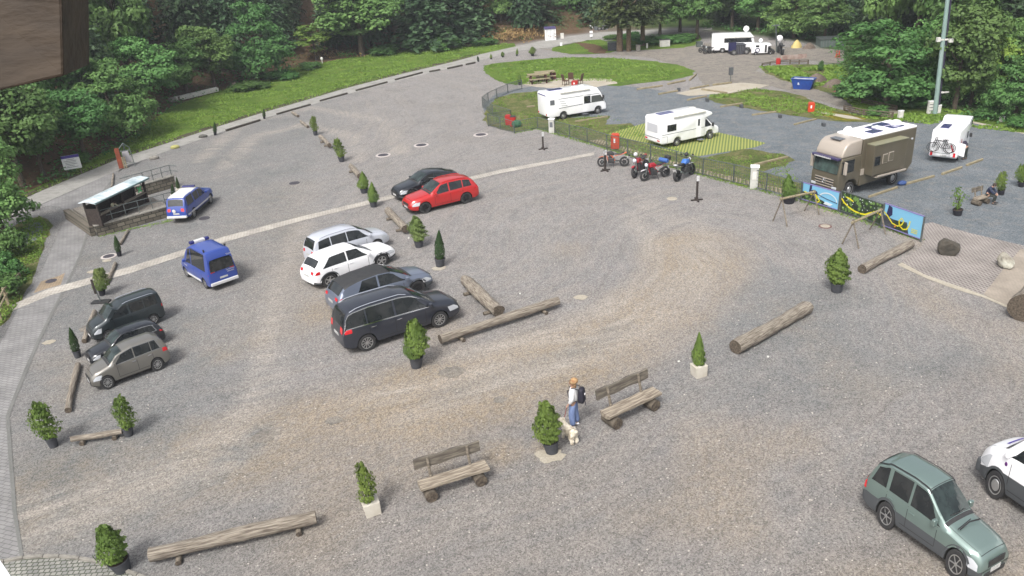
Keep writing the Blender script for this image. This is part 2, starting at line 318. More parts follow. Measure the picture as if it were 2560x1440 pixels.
# ---- flat sheets
def densify(px, jit=.0, step=.7, seed=0):
    r = random.Random(seed); P = [Vector(p) for p in GP(px)]; out = []; n = len(P)
    for i in range(n):
        a, b = P[i], P[(i+1) % n]; k = max(1, int((b-a).length/step))
        for j in range(k):
            p = a.lerp(b, j/k)
            if jit: p = p+Vector((r.gauss(0, jit), r.gauss(0, jit)))
            out.append(p)
    return out
def smooth_px(px, it=2):
    for _ in range(it):
        q = []
        for i in range(len(px)):
            a, b = px[i], px[(i+1) % len(px)]; q += [(a[0]*.75+b[0]*.25, a[1]*.75+b[1]*.25), (a[0]*.25+b[0]*.75, a[1]*.25+b[1]*.75)]
        px = q
    return px
LV = [0]
def sheet(name, px, mat, lvl, jit=0, sm=0, label=None, step=.7, kind='structure', thick=0):
    if sm: px = smooth_px(px, sm)
    P = densify(px, jit, step, len(px)); z = .004*lvl; bm = bmesh.new(); vs = [bm.verts.new((p.x, p.y, z)) for p in P]; f = bm.faces.new(vs)
    if f.normal.z < 0: f.normal_flip()
    bm.normal_update()
    if f.normal.z < 0: f.normal_flip()
    bmesh.ops.triangulate(bm, faces=bm.faces[:])
    me = bpy.data.meshes.new(name); bm.to_mesh(me); bm.free(); me.materials.append(mat); o = link(name, me); tag(o, label=label, kind=kind); return o
def gravelmat(name, c1, c2, amt=.4, fine=52, coarse=20, c3=None):
    m, N, Lk, b = nodes(name); b.inputs['Roughness'].default_value = .95; b.inputs['Specular IOR Level'].default_value = .2
    tc = N.new('ShaderNodeTexCoord').outputs['Object']; c = mixc(N, Lk, noise(N, Lk, tc, .5, 6), c1, c2)
    if c3: c = mixc(N, Lk, noise(N, Lk, tc, 1.4, 6, .5, .7), c, c3)
    g, bw = speck(N, Lk, tc, c, amt, fine, coarse); Lk.new(g, b.inputs['Base Color']); bumpn(N, Lk, b, bw, .03); return m
def grassmat(name, c1, c2, c3, c3lo=.55):
    m, N, Lk, b = nodes(name); b.inputs['Roughness'].default_value = .9; b.inputs['Specular IOR Level'].default_value = .15
    tc = N.new('ShaderNodeTexCoord').outputs['Object']; c = mixc(N, Lk, noise(N, Lk, tc, .3, 6, .35, .65), c1, c2)
    c = mixc(N, Lk, noise(N, Lk, tc, .9, 6, c3lo, .75), c, c3); n2 = noise(N, Lk, tc, 5, 7, .3, .7, .75, vals=(.45, 1.45))
    cc = N.new('ShaderNodeCombineColor'); [Lk.new(n2, cc.inputs[i]) for i in range(3)]
    Lk.new(mixc(N, Lk, 1., c, cc.outputs[0], 'MULTIPLY'), b.inputs['Base Color']); bumpn(N, Lk, b, n2, .12); return m
GR = grassmat('grass', lin((106, 138, 56)), lin((130, 160, 68)), lin((152, 158, 78)))
GRD = grassmat('dry_grass', lin((104, 126, 62)), lin((138, 142, 86)), lin((168, 158, 116)), .45)
BG = gravelmat('blue_grey_gravel', lin((120, 128, 134)), lin((142, 148, 152)), .42, 52, 20, lin((152, 152, 150)))
RG = gravelmat('track_gravel', lin((150, 144, 136)), lin((170, 162, 150)), .36, 52, 20, lin((130, 126, 122)))
ROADM = gravelmat('road_concrete', lin((176, 174, 168)), lin((192, 190, 184)), .08, 40, 14, lin((160, 158, 152)))
PATCH = gravelmat('sand_patch', lin((196, 186, 166)), lin((214, 206, 190)), .12, 40, 14)
def pavermat(name, c1, c2, mortar, bw_, bh, rz, off=.5, msz=.012):
    m, N, Lk, b = nodes(name); b.inputs['Roughness'].default_value = .9; tc = N.new('ShaderNodeTexCoord').outputs['Object']
    mp = N.new('ShaderNodeMapping'); mp.inputs['Rotation'].default_value = (0, 0, rz); Lk.new(tc, mp.inputs[0])
    br = N.new('ShaderNodeTexBrick'); br.offset = off; br.inputs['Scale'].default_value = 1; br.inputs['Brick Width'].default_value = bw_; br.inputs['Row Height'].default_value = bh
    br.inputs['Mortar Size'].default_value = msz; br.inputs['Mortar Smooth'].default_value = .2
    for k, c in (('Color1', c1), ('Color2', c2), ('Mortar', mortar)): br.inputs[k].default_value = (*c, 1)
    Lk.new(mp.outputs[0], br.inputs[0]); n2 = noise(N, Lk, tc, .8, 6, .3, .7, vals=(.72, 1.15)); cc = N.new('ShaderNodeCombineColor'); [Lk.new(n2, cc.inputs[i]) for i in range(3)]
    Lk.new(mixc(N, Lk, 1., br.outputs[0], cc.outputs[0], 'MULTIPLY'), b.inputs['Base Color']); return m
PAVE = pavermat('block_paving', lin((164, 162, 160)), lin((152, 150, 150)), lin((118, 118, 114)), .32, .16, .35, msz=.014)
STRIP = pavermat('pale_paver', lin((216, 209, 198)), lin((202, 195, 184)), lin((154, 148, 138)), .2, .2, .25)
SETT = pavermat('cobble_setts', lin((176, 174, 166)), lin((150, 150, 146)), lin((92, 96, 82)), .17, .15, .0, msz=.02)
SQPV = pavermat('tan_paver', lin((190, 168, 138)), lin((176, 156, 130)), lin((130, 116, 98)), .2, .1, .5)
TANP = pavermat('tan_path', lin((188, 176, 160)), lin((182, 170, 156)), lin((160, 150, 136)), .2, .1, -.4, msz=.008)
LATT = pavermat('turf_paver', lin((122, 112, 104)), lin((112, 104, 98)), lin((180, 172, 166)), .20, .13, -.42, msz=.036)
def ribmat(name, c1, c2, rib, sp_):
    m, N, Lk, b = nodes(name); b.inputs['Roughness'].default_value = .9; tc = N.new('ShaderNodeTexCoord').outputs['Object']; d = G(1712, 345)-G(1700, 385); mp = N.new('ShaderNodeMapping'); mp.inputs['Rotation'].default_value = (0, 0, PI/2-math.atan2(d.y, d.x)); Lk.new(tc, mp.inputs[0])
    w = N.new('ShaderNodeTexWave'); w.inputs['Scale'].default_value = PI/(10*sp_)*.98; w.inputs['Distortion'].default_value = .3; w.inputs['Detail'].default_value = 1; Lk.new(mp.outputs[0], w.inputs[0]); r = N.new('ShaderNodeMapRange'); r.inputs['From Min'].default_value = .45; r.inputs['From Max'].default_value = .7; Lk.new(w.outputs['Fac'], r.inputs[0])
    Lk.new(mixc(N, Lk, r.outputs[0], mixc(N, Lk, noise(N, Lk, tc, 1, 5), c1, c2), rib), b.inputs['Base Color']); return m
GRID = ribmat('yellow_turf_grid', lin((104, 128, 62)), lin((122, 138, 70)), lin((176, 178, 96)), .22); GRID2 = ribmat('pale_turf_grid', lin((122, 118, 84)), lin((138, 128, 96)), lin((184, 170, 142)), .24)
ROAD_F = [(-700, 850), (-60, 553), (0, 525), (100, 479), (200, 437), (300, 396), (400, 364), (537, 319), (660, 281), (770, 249), (860, 222), (1000, 186), (1140, 153), (1200, 136), (1290, 116), (1350, 103), (1400, 94), (1450, 87), (1500, 81), (1600, 76), (1700, 71), (1780, 68)]
ROAD_N = [(1780, 74), (1700, 79), (1600, 88), (1500, 96), (1450, 105), (1400, 116), (1350, 121), (1290, 127), (1200, 151), (1140, 167), (1000, 201), (860, 238), (770, 265), (660, 296), (537, 336), (400, 384), (300, 424), (200, 468), (100, 512), (0, 557), (-60, 585), (-700, 900)]
sheet('grass', [(-700, 845)]+ROAD_F[1:15]+[(1285, 107), (1150, 113), (1000, 126), (860, 146), (700, 176), (580, 218), (430, 265), (330, 338), (240, 393), (150, 443), (0, 508), (-700, 770)], GR, 1, label='long bright green grass verge beyond the road')
sheet('road', ROAD_F+ROAD_N, ROADM, 3, label='pale narrow road curving along the top of the car park')
EDGM = gravelmat('dark_verge', lin((84, 80, 62)), lin((104, 98, 80)), .2)
sheet('road_verge', ROAD_F[1:14]+[(x, y-4-y*.012) for x, y in ROAD_F[1:14]][::-1], EDGM, 2, .08)
sheet('paved_path', [(230, 452), (330, 412), (300, 424), (262, 470), (240, 505), (197, 640), (162, 715), (125, 785), (88, 862), (60, 925), (30, 1000), (14, 1040), (31, 1279), (50, 1394), (-300, 1500), (-300, 1200), (0, 862), (50, 762), (95, 700), (135, 610), (173, 531), (150, 517), (100, 514), (200, 470)], PAVE, 2, label='grey block paved path down the left edge')
sheet('path_border', [(262, 470), (240, 505), (197, 640), (162, 715), (125, 785), (88, 862), (60, 925), (30, 1000), (14, 1040), (31, 1279), (50, 1394), (60, 1394), (42, 1279), (24, 1042), (38, 1004), (70, 926), (96, 864), (132, 787), (168, 716), (203, 641), (245, 506), (267, 472)], gravelmat('border_concrete', lin((150, 150, 146)), lin((134, 134, 130)), .1), 3, label='concrete border of the paved path')
sheet('paver_strip', [(30, 778), (128, 738), (330, 682), (560, 606), (760, 551), (990, 495), (1250, 434), (1486, 388), (1486, 381), (1250, 425), (990, 485), (760, 540), (560, 592), (330, 666), (124, 722), (30, 762)], STRIP, 4, label='pale paver drainage strip crossing the car park')
sheet('drain_surround', [(84, 733), (103, 704), (148, 690), (163, 682), (152, 712), (118, 722)], SQPV, 3)
sheet('grass', [(20, 575), (60, 550), (100, 541), (122, 550), (125, 572), (118, 595), (100, 645), (80, 695), (55, 748), (25, 790), (0, 818), (-80, 870), (-80, 620), (0, 590)], GRD, 1, .08, 1, label='overgrown grass island on the left')
sheet('gravel_bed', [(28, 598), (58, 573), (92, 553), (108, 560), (108, 575), (98, 595), (68, 612), (35, 622)], BG, 2, .06, 1)
sheet('gravel_lot', [(1290, 222), (1345, 214), (1560, 214), (1700, 232), (1850, 236), (2000, 272), (2150, 300), (2450, 303), (2560, 330), (3000, 420), (3000, 760), (2560, 614), (2430, 584), (2300, 575), (2200, 560), (2010, 502), (1915, 478), (1757, 436), (1626, 404), (1517, 371), (1424, 342), (1344, 320), (1286, 331), (1221, 314), (1205, 262), (1240, 235)], BG, 1, label='blue grey gravel of the motorhome pitches')
sheet('gravel_track', [(1340, 120), (1500, 135), (1620, 143), (1735, 175), (1760, 215), (1840, 232), (1930, 215), (2020, 245), (2120, 272), (2150, 290), (2130, 262), (2090, 240), (1990, 205), (1890, 178), (1900, 158), (2000, 148), (2110, 160), (2110, 125), (1970, 118), (1760, 108), (1660, 122), (1540, 131), (1440, 137), (1380, 128)], RG, 2, .1, label='worn gravel track round the lawn')
sheet('grass', [(1205, 165), (1260, 155), (1400, 143), (1560, 146), (1680, 158), (1730, 172), (1737, 185), (1700, 198), (1600, 208), (1530, 217), (1480, 202), (1390, 194), (1340, 197), (1300, 215), (1260, 208), (1215, 188)], GR, 3, .12, 1, label='oval lawn in the middle distance')
sheet('grass', [(1375, 122), (1410, 112), (1470, 100), (1510, 98), (1545, 125), (1520, 134), (1440, 136), (1390, 131)], GR, 3, .15, 1)
sheet('bare_soil', [(1430, 104), (1500, 112), (1520, 134), (1480, 134), (1465, 120)], gravelmat('bare_soil', lin((104, 82, 62)), lin((126, 100, 78)), .2), 4, .15, 1)
sheet('grass', [(1500, 97), (1740, 84), (1760, 100), (1730, 118), (1640, 124), (1545, 128)], GR, 3, .15, 1)
sheet('grass', [(1208, 300), (1212, 272), (1240, 245), (1290, 232), (1345, 228), (1350, 286), (1440, 296), (1520, 290), (1515, 312), (1575, 308), (1620, 340), (1700, 385), (1757, 396), (1850, 372), (1960, 385), (1988, 402), (1905, 430), (2005, 458), (2005, 498), (1833, 457), (1690, 422), (1569, 386), (1468, 355), (1384, 331), (1344, 320), (1286, 331), (1221, 314)], GRD, 2, .12, 0, label='patchy grass strip inside the metal fence')
sheet('turf_grid', [(1510, 337), (1620, 306), (1790, 330), (1915, 358), (1890, 368), (1740, 392), (1640, 372), (1580, 350)], GRID, 4, 0, label='yellow ribbed turf grid under the motorhome')
sheet('grid_strip', [(1470, 352), (1500, 349), (1620, 386), (1757, 424), (1980, 478), (1980, 490), (1757, 434), (1569, 381)], GRID2, 4)
sheet('grass', [(1760, 240), (1900, 220), (1990, 234), (2070, 268), (2150, 288), (2240, 300), (2160, 308), (2100, 305), (2000, 292), (1900, 276), (1780, 256)], GRD, 3, .12, 1, label='grass slope beside the gravel track')
sheet('grass', [(2010, 262), (2140, 290), (2170, 300), (2110, 303), (2030, 285)], grassmat('yellow_flowers', lin((120, 124, 50)), lin((168, 160, 60)), lin((200, 184, 60)), .45), 4, .1, 1)
sheet('grass', [(1895, 168), (1990, 160), (2110, 165), (2130, 230), (2090, 236), (1990, 212), (1920, 188)], GRD, 4, .15, 1, label='scrubby bank behind the blue skip')
sheet('grass', [(2095, 232), (2330, 262), (2560, 302), (2900, 380), (2900, 420), (2560, 333), (2430, 304), (2160, 296), (2135, 262)], GR, 4, .12, label='green verge under the right hand trees')
sheet('patio', [(1303, 211), (1330, 201), (1365, 195), (1450, 197), (1530, 197), (1535, 203), (1542, 209), (1500, 216), (1480, 220), (1400, 222), (1340, 218)], PATCH, 4, .05, label='pale sandy picnic patio')
sheet('pale_pad', [(1690, 234), (1725, 226), (1770, 218), (1850, 207), (1925, 213), (1900, 220), (1820, 234), (1720, 240)], PATCH, 5, .04)
sheet('pale_pad', [(2128, 262), (2165, 265), (2235, 275), (2270, 290), (2180, 284)], PATCH, 5, .05)
sheet('pale_kerb', [(2040, 277), (2130, 291), (2160, 300), (2120, 297), (2040, 281)], PATCH, 5, .03)
sheet('pale_kerb', [(2430, 304), (2500, 318), (2560, 332), (2700, 362), (2700, 367), (2560, 336), (2500, 322), (2430, 308)], PATCH, 5, .03)
sheet('turf_paving', [(2248, 660), (2312, 608), (2300, 562), (2330, 556), (2430, 584), (2562, 616), (2458, 736), (2370, 712), (2310, 690)], LATT, 2, .02, label='lattice turf pavers round the two boulders')
sheet('tan_path', [(2458, 736), (2552, 622), (2640, 640), (2700, 760), (2540, 776), (2510, 762)], TANP, 3, .01, label='smooth tan paved path at the right edge')
sheet('kerb_edge', [(2244, 662), (2310, 694), (2370, 717), (2460, 746), (2535, 777), (2532, 770), (2460, 738), (2370, 709), (2310, 686), (2254, 657)], PATCH, 4, .03)
sheet('cobbles', [(-200, 1430), (0, 1406), (60, 1395), (150, 1396), (230, 1405), (300, 1425), (370, 1450), (500, 1500), (400, 1600), (-200, 1600)], SETT, 3, 0, label='grey cobbled setts in the bottom left corner')
for k, (x, y, rr) in enumerate([(1452, 744, .33), (1098, 671, .4), (1375, 1140, .5), (230, 680, .28), (268, 652, .28), (122, 856, .3), (1042, 612, .3), (1130, 930, .55), (660, 1090, .5), (835, 1052, .35), (225, 820, .5), (1680, 497, .3), (1250, 1000, .3)]):
    g = G(x, y); n = 18; r = random.Random(k); pts = []
    bm = bmesh.new(); vs = [bm.verts.new((g.x+math.cos(2*PI*i/n)*rr*r.uniform(.75, 1.15), g.y+math.sin(2*PI*i/n)*rr*.85*r.uniform(.75, 1.15), .021)) for i in range(n)]; bm.faces.new(vs)
    me = bpy.data.meshes.new('sand_patch'); bm.to_mesh(me); bm.free(); me.materials.append(PATCH if k in (0, 1, 3, 4, 5, 11, 2) else RG); tag(link('sand_patch', me), kind='structure')
# kerb stones round the cobbles
arc = [(-40, 1412), (12, 1405), (60, 1396), (110, 1393), (150, 1393), (200, 1398), (250, 1408), (300, 1424), (345, 1440), (420, 1470)]
for i in range(len(arc)-1):
    a, b_ = G(*arc[i]), G(*arc[i+1]); d = b_-a; k = 2 if d.length > .8 else 1
    for j in range(k):
        p = a.lerp(b_, (j+.5)/k); o = MB().box((0, 0, .04), (d.length/k-.02, .1, .1)).build('kerb_stone', CONC, bevel=.01, loc=(p.x, p.y, 0), rot=(0, 0, math.atan2(d.y, d.x)))
        tag(o, 'pale kerb stone in the curved edge of the cobbles', 'kerb stone', 'kerb stones edging the cobbles')
# ============================================================ VEGETATION
def leafmat(name, c1, c2, rnd=.25, tr=.25):
    m, N, Lk, b = nodes(name); b.inputs['Roughness'].default_value = .6; b.inputs['Specular IOR Level'].default_value = .25
    tc = N.new('ShaderNodeTexCoord').outputs['Object']; c = mixc(N, Lk, noise(N, Lk, tc, .7, 4, .35, .65), c1, c2)
    oi = N.new('ShaderNodeObjectInfo'); h = N.new('ShaderNodeHueSaturation'); Lk.new(c, h.inputs['Color'])
    mr = N.new('ShaderNodeMapRange'); mr.inputs['To Min'].default_value = 1-rnd; mr.inputs['To Max'].default_value = 1+rnd; Lk.new(oi.outputs['Random'], mr.inputs[0]); Lk.new(mr.outputs[0], h.inputs['Value'])
    fr = N.new('ShaderNodeMath'); fr.operation = 'FRACT'; Lk.new(mul(oi.outputs['Random'], 13.7, N, Lk), fr.inputs[0])
    mh = N.new('ShaderNodeMapRange'); mh.inputs['To Min'].default_value = .5-rnd*.09; mh.inputs['To Max'].default_value = .5+rnd*.09; Lk.new(fr.outputs[0], mh.inputs[0]); Lk.new(mh.outputs[0], h.inputs['Hue'])
    Lk.new(h.outputs[0], b.inputs['Base Color'])
    t = N.new('ShaderNodeBsdfTranslucent'); Lk.new(h.outputs[0], t.inputs[0]); mx = N.new('ShaderNodeMixShader'); mx.inputs[0].default_value = tr
    Lk.new(b.outputs[0], mx.inputs[1]); Lk.new(t.outputs[0], mx.inputs[2]); Lk.new(mx.outputs[0], N['Material Output'].inputs[0]); return m
LEAF = leafmat('broad_leaves', lin((104, 138, 76), 1), lin((76, 110, 58), 1)); LEAFY = leafmat('yellow_green_leaves', lin((128, 154, 68), 1), lin((98, 130, 58), 1))
NEED = leafmat('conifer_needles', lin((76, 98, 64), 1), lin((56, 76, 52), 1), .25, .15); THUJ = leafmat('thuja_foliage', lin((116, 138, 66), 1), lin((78, 102, 48), 1), .15); THUJY = leafmat('pale_thuja_foliage', lin((116, 130, 74), 1), lin((84, 104, 54), 1), .12)
THUJD = leafmat('dark_thuja_foliage', lin((60, 82, 44), 1), lin((46, 66, 38), 1), .1); BUSHM = leafmat('undergrowth_leaves', lin((86, 122, 62), 1), lin((64, 94, 50), 1), .2)
BARK = M('tree_bark', lin((112, 98, 82)), .9, nz=5, col2=lin((74, 64, 54)), bump=(12, .03), stretch=(3, 3, .6))
BARKD = M('dark_bark', lin((66, 58, 52)), .9, nz=5, col2=lin((44, 40, 36)))
def cards(P, Nn, S, asp=1., r=rng):
    """quads of size S at P facing roughly Nn"""
    n = len(P); Nn = Nn+r.normal(0, .45, (n, 3)); Nn /= np.linalg.norm(Nn, axis=1)[:, None]+1e-9
    A = np.cross(Nn, r.normal(0, 1, (n, 3))); A /= np.linalg.norm(A, axis=1)[:, None]+1e-9; B = np.cross(Nn, A)
    a = A*(S*.5)[:, None]; b = B*(S*.5*asp)[:, None]
    V = np.stack([P-a, P-b*.9+Nn*(S*.08)[:, None], P+a, P+b*.9+Nn*(S*.08)[:, None]], 1).reshape(-1, 3)
    return V, np.arange(n*4).reshape(n, 4)
def crown_mesh(name, lobes, nclump, per, leaf, seed, rcl=(.55, 1.0), mat=LEAF, flat=.75):
    """lobes: (x,y,z,rx,ry,rz) ellipsoids; clumps sit on their shells"""
    r = np.random.default_rng(seed); PS = []; NS = []; SS = []; w = np.array([l[3]*l[4] for l in lobes]); w = w/w.sum()
    for _ in range(nclump):
        l = lobes[r.choice(len(lobes), p=w)]; d = r.normal(0, 1, 3); d /= np.linalg.norm(d)
        if d[2] < -.55: d[2] *= -.5
        k = r.uniform(.62, 1.06); c = np.array(l[:3])+d*np.array(l[3:])*k; rc = r.uniform(*rcl)
        q = r.normal(0, 1, (per, 3)); q /= np.linalg.norm(q, axis=1)[:, None]; q[:, 2] = np.abs(q[:, 2])*np.where(r.random(per) < .75, 1, -.6)
        p = c+q*rc*np.array([1, 1, flat])*r.uniform(.75, 1.08, (per, 1)); PS.append(p); NS.append(q+np.array([0, 0, .35])+d*.3); SS.append(r.uniform(.7, 1.3, per)*leaf)
    V, F = cards(np.concatenate(PS), np.concatenate(NS), np.concatenate(SS), .8, r); me = fast_mesh(name, V, F); me.materials.append(mat); return me
def conifer_mesh(name, h, R, seed, mat=NEED, z0=.1, leaf=.42, dens=1.):
    r = np.random.default_rng(seed); PS = []; NS = []; SS = []; z = h*z0
    while z < h*.985:
        t = (z/h-z0)/(1-z0); L = R*(1-t)**.8*r.uniform(.85, 1.1)+.12; nb = int(max(5, 9*(1-t)+4)); a0 = r.uniform(0, 6.3)
        for i in range(nb):
            a = a0+2*PI*i/nb+r.normal(0, .15); l = L*r.uniform(.75, 1.12); k = max(3, int(l/.17*dens)); s = np.linspace(.12, 1, k)
            x = np.cos(a)*l*s; y = np.sin(a)*l*s; zz = z-l*.32*s**1.4+l*.1*s; wd = (.12+.28*l*(1-s))*.7
            for _ in range(2):
                off = r.normal(0, 1, k)*wd; PS.append(np.stack([x-np.sin(a)*off, y+np.cos(a)*off, zz-np.abs(off)*.35+r.normal(0, .04, k)], -1)); NS.append(np.tile([np.cos(a)*.35, np.sin(a)*.35, 1.], (k, 1))); SS.append(np.full(k, leaf)*r.uniform(.7, 1.2, k)*(1-.3*t))
        z += max(.16, h*.032*(1-.45*t))*r.uniform(.85, 1.15)
    V, F = cards(np.concatenate(PS), np.concatenate(NS), np.concatenate(SS), .6, r); me = fast_mesh(name, V, F); me.materials.append(mat); return me
def trunk_mesh(name, h, r0, r1, limbs, seed, mat=BARK):
    R = random.Random(seed); b = MB(); pts = [Vector((R.gauss(0, .05)*i*h*.08, R.gauss(0, .05)*i*h*.08, h*i/5)) for i in range(6)]; pts[0] = Vector((0, 0, -.4))
    b.tube(pts, [r0+(r1-r0)*i/5 for i in range(6)], 8)
    for _ in range(limbs):
        z = R.uniform(.35, .85); p = Vector((0, 0, h*z)); a = R.uniform(0, 6.28); l = h*R.uniform(.16, .3)
        q = p+Vector((math.cos(a)*l*.6, math.sin(a)*l*.6, l*.45)); b.tube([p, q, q+Vector((math.cos(a)*l*.5, math.sin(a)*l*.5, l*.55))], [r1*1.2, r1*.7, r1*.3], 6)
    o = b.build(name, mat, smooth=60); me = o.data; bpy.data.objects.remove(o); return me
TT = {}
# unit trees: height 10 m; the spread is set by scaling
def lob(seed, n=9, w=3.3, z0=3.2, z1=8.6):
    r = random.Random(seed); L = [(0, 0, 5.6, w*.75, w*.75, 3.4)]
    for i in range(n):
        a = 2*PI*i/n*1.7+r.uniform(0, .6); z = z0+(z1-z0)*i/n; k = math.sin(PI*min(1, max(.12, (z-z0+1.4)/(z1-z0+2.6)))); L.append((math.cos(a)*w*.55*k, math.sin(a)*w*.55*k, z, w*.5*r.uniform(.7, 1.1), w*.5*r.uniform(.7, 1.1), r.uniform(1.1, 1.7)))
    return L
for i in range(4): TT['b%d' % i] = (trunk_mesh('trunk', 8, .24, .07, 9, i), crown_mesh('crown', lob(i), 120, 72, .31, 20+i))
TT['y0'] = (trunk_mesh('trunk', 8, .17, .05, 8, 9), crown_mesh('crown', lob(31, 7, 2.6), 62, 50, .34, 31, mat=LEAFY, flat=.45))
TT['l0'] = (trunk_mesh('trunk', 9, .2, .06, 3, 12), crown_mesh('crown', [(0, 0, 8.0, 2.0, 2.0, 1.8), (1, .6, 6.9, 1.5, 1.5, 1.2), (-1, -.4, 7.2, 1.4, 1.4, 1.1)], 50, 60, .34, 41))
for i in range(3): TT['c%d' % i] = (trunk_mesh('trunk', 9, .2, .04, 0, 50+i, BARKD), conifer_mesh('crown', 10, (2.3, 1.9, 2.6)[i], 60+i))
TT['p0'] = (trunk_mesh('trunk', 9.5, .26, .08, 4, 70, M('pine_bark', lin((150, 128, 104)), .9, nz=5, col2=lin((112, 96, 78)))), conifer_mesh('crown', 10, 2.4, 71, leafmat('pine_needles', lin((84, 96, 56), 1), lin((60, 74, 46), 1), .15), z0=.3, leaf=.4))
TT['u0'] = (trunk_mesh('trunk', 6, .3, .1, 4, 80), crown_mesh('crown', [(0, 0, 2.2, 3.4, 3.4, 2.2), (1.5, 1, 3, 2.2, 2.2, 2), (-1.6, -.5, 2.6, 2.4, 2.2, 2), (0, 0, 5, 3, 3, 3.2), (1, -1, 7.4, 2, 2, 1.8)], 150, 76, .3, 81))
TT['s0'] = (trunk_mesh('stem', 4, .12, .05, 5, 90), crown_mesh('foliage', [(0, 0, 3, 5, 5, 4), (3, 0, 2.5, 3, 3, 3), (-3, 1, 2.5, 3.4, 3, 3.5), (0, 2, 6, 3, 3, 3)], 60, 55, .9, 91, (1.3, 2.4), BUSHM))
TREES = []
def tree(kind, loc, h, w, label, group=None, name=None, mat=None, cat='tree'):
    tm, cm = TT[kind]; sc = h/10; r0 = root(name or {'b': 'broadleaf_tree', 'u': 'broadleaf_tree', 'l': 'broadleaf_tree', 'y': 'young_tree', 'c': 'spruce_tree', 'p': 'pine_tree', 's': 'shrub'}[kind[0]], label, cat, loc, random.uniform(0, 6.28), (w, w, sc), group)
    t = link('stem' if kind[0] == 's' else 'trunk', tm, r0); c = link('foliage' if kind[0] == 's' else 'crown', cm, r0); TREES.append((loc[0], loc[1], h, label)); return r0
def tpx(kind, bx, by, ty, wpx, label, group=None, z0=None, **k):
    """tree standing at ground pixel (bx,by), its top at row ty, its crown wpx wide"""
    g = G(bx, by)
    for _ in range(6): g = G(bx, by, hz(g.x, g.y))
    z0 = g.z; h = HZ((bx, by), ty, z0) if z0 < .01 else None
    if h is None:
        lo, hi = 0, 60
        for _ in range(40):
            m_ = (lo+hi)/2
            if P2((g.x, g.y, z0+m_))[1] > ty: lo = m_
            else: hi = m_
        h = lo
    d = (g-Vector((0, 0, CAMH))).dot(cf); unit = {'b': 6.6, 'y': 5.4, 'l': 5, 'c': 4.6, 'p': 5, 'u': 7.4, 's': 12}[kind[0]]
    return tree(kind, (g.x, g.y, z0), h, wpx*d/(1280*FOC)/unit, label, group, **k)
# front row of the forest, left to right
for a in [
 ('u0', 10, 590, 330, 190, 'dark broadleaf tree at the left edge above the road'),
 ('b0', 60, 470, 150, 230, 'dark broadleaf tree just left of the information board'),
 ('b1', 110, 440, 200, 150, 'leafy tree directly behind the information board'),
 ('b2', 215, 400, 205, 170, 'bushy tree hanging over the top of the information board'),
 ('u0', 300, 350, 128, 190, 'large bright green tree spilling onto the grass verge below the roof beam'),
 ('b3', 200, 330, 40, 170, 'tall tree behind the big verge tree under the roof beam'),
 ('b0', 395, 285, 75, 150, 'broadleaf tree with a yellowish top left of the white beams'),
 ('b1', 470, 245, 90, 150, 'dark tree standing behind the stack of white beams'),
 ('b3', 540, 225, 50, 140, 'shady tree at the right end of the white beams'),
 ('u0', 655, 200, -10, 165, 'big rounded tree on the left of the bare brown slope'),
 ('y0', 790, 152, 55, 95, 'young yellow green tree on the brown slope'),
 ('b2', 905, 140, -60, 215, 'large bright broadleaf tree in the middle of the forest edge'),
 ('l0', 722, 118, -120, 100, 'slender tree with a bare pale trunk on the brown slope'),
 ('c0', 835, 118, -90, 110, 'dark spruce just left of the large bright broadleaf tree'),
 ('c2', 1080, 118, -170, 200, 'wide dark spruce above the middle of the verge'),
 ('c1', 1180, 104, -160, 150, 'dark spruce between the wide spruce and the brown mound'),
 ('b0', 1255, 90, -110, 130, 'broadleaf tree over the brown fern mound'),
 ('c0', 1340, 78, -140, 130, 'spruce standing left of the white shed'),
 ('b3', 1420, 62, -120, 140, 'broadleaf tree behind the white shed'),
 ('p0', 1549, 128, -150, 165, 'leftmost of the three tall pines on the roadside bank'),
 ('p0', 1572, 128, -140, 130, 'middle one of the three tall pines on the roadside bank'),
 ('p0', 1607, 114, -130, 120, 'rightmost of the three tall pines on the roadside bank'),
 ('b1', 1650, 92, -60, 120, 'broadleaf tree just right of the three pines'),
 ('b2', 1742, 98, -90, 130, 'tall dark trunked tree left of the big white motorhome'),
 ('b0', 1700, 80, -70, 120, 'broadleaf tree above the grey cabinets'),
 ('b3', 1830, 72, -80, 130, 'broadleaf tree above the big white motorhome'),
 ('b1', 1893, 78, -80, 130, 'broadleaf tree above the motorhome with the round logo'),
 ('u0', 1985, 95, -60, 150, 'dark tree right of the tall street lamp'),
 ('b2', 2060, 108, -30, 120, 'pale hazy tree above the far grey container'),
 ('u0', 2215, 262, 32, 250, 'very large dense broadleaf tree left of the tall mast'),
 ('u0', 2150, 250, 120, 110, 'lower tree filling the left skirt of the large dense tree'),
 ('b1', 2300, 240, 30, 130, 'narrow broadleaf tree directly behind the mast'),
 ('b3', 2385, 272, -8, 185, 'tall layered tree right of the mast with a visible fork'),
 ('y0', 2470, 262, 35, 110, 'thin yellow green tree with a bare pale trunk'),
 ('u0', 2535, 300, 100, 150, 'dense rounded tree at the right edge'),
 ('u0', 2425, 262, 60, 120, 'dense tree between the forked tree and the thin yellow green tree'), ('b2', 2490, 250, 20, 130, 'shady tree behind the thin yellow green tree'), ('u0', 2350, 255, 90, 110, 'dense low tree just right behind the mast'),
 ('b0', 2560, 240, 40, 140, 'taller tree behind the rounded one at the right edge')]:
    tpx(*a)
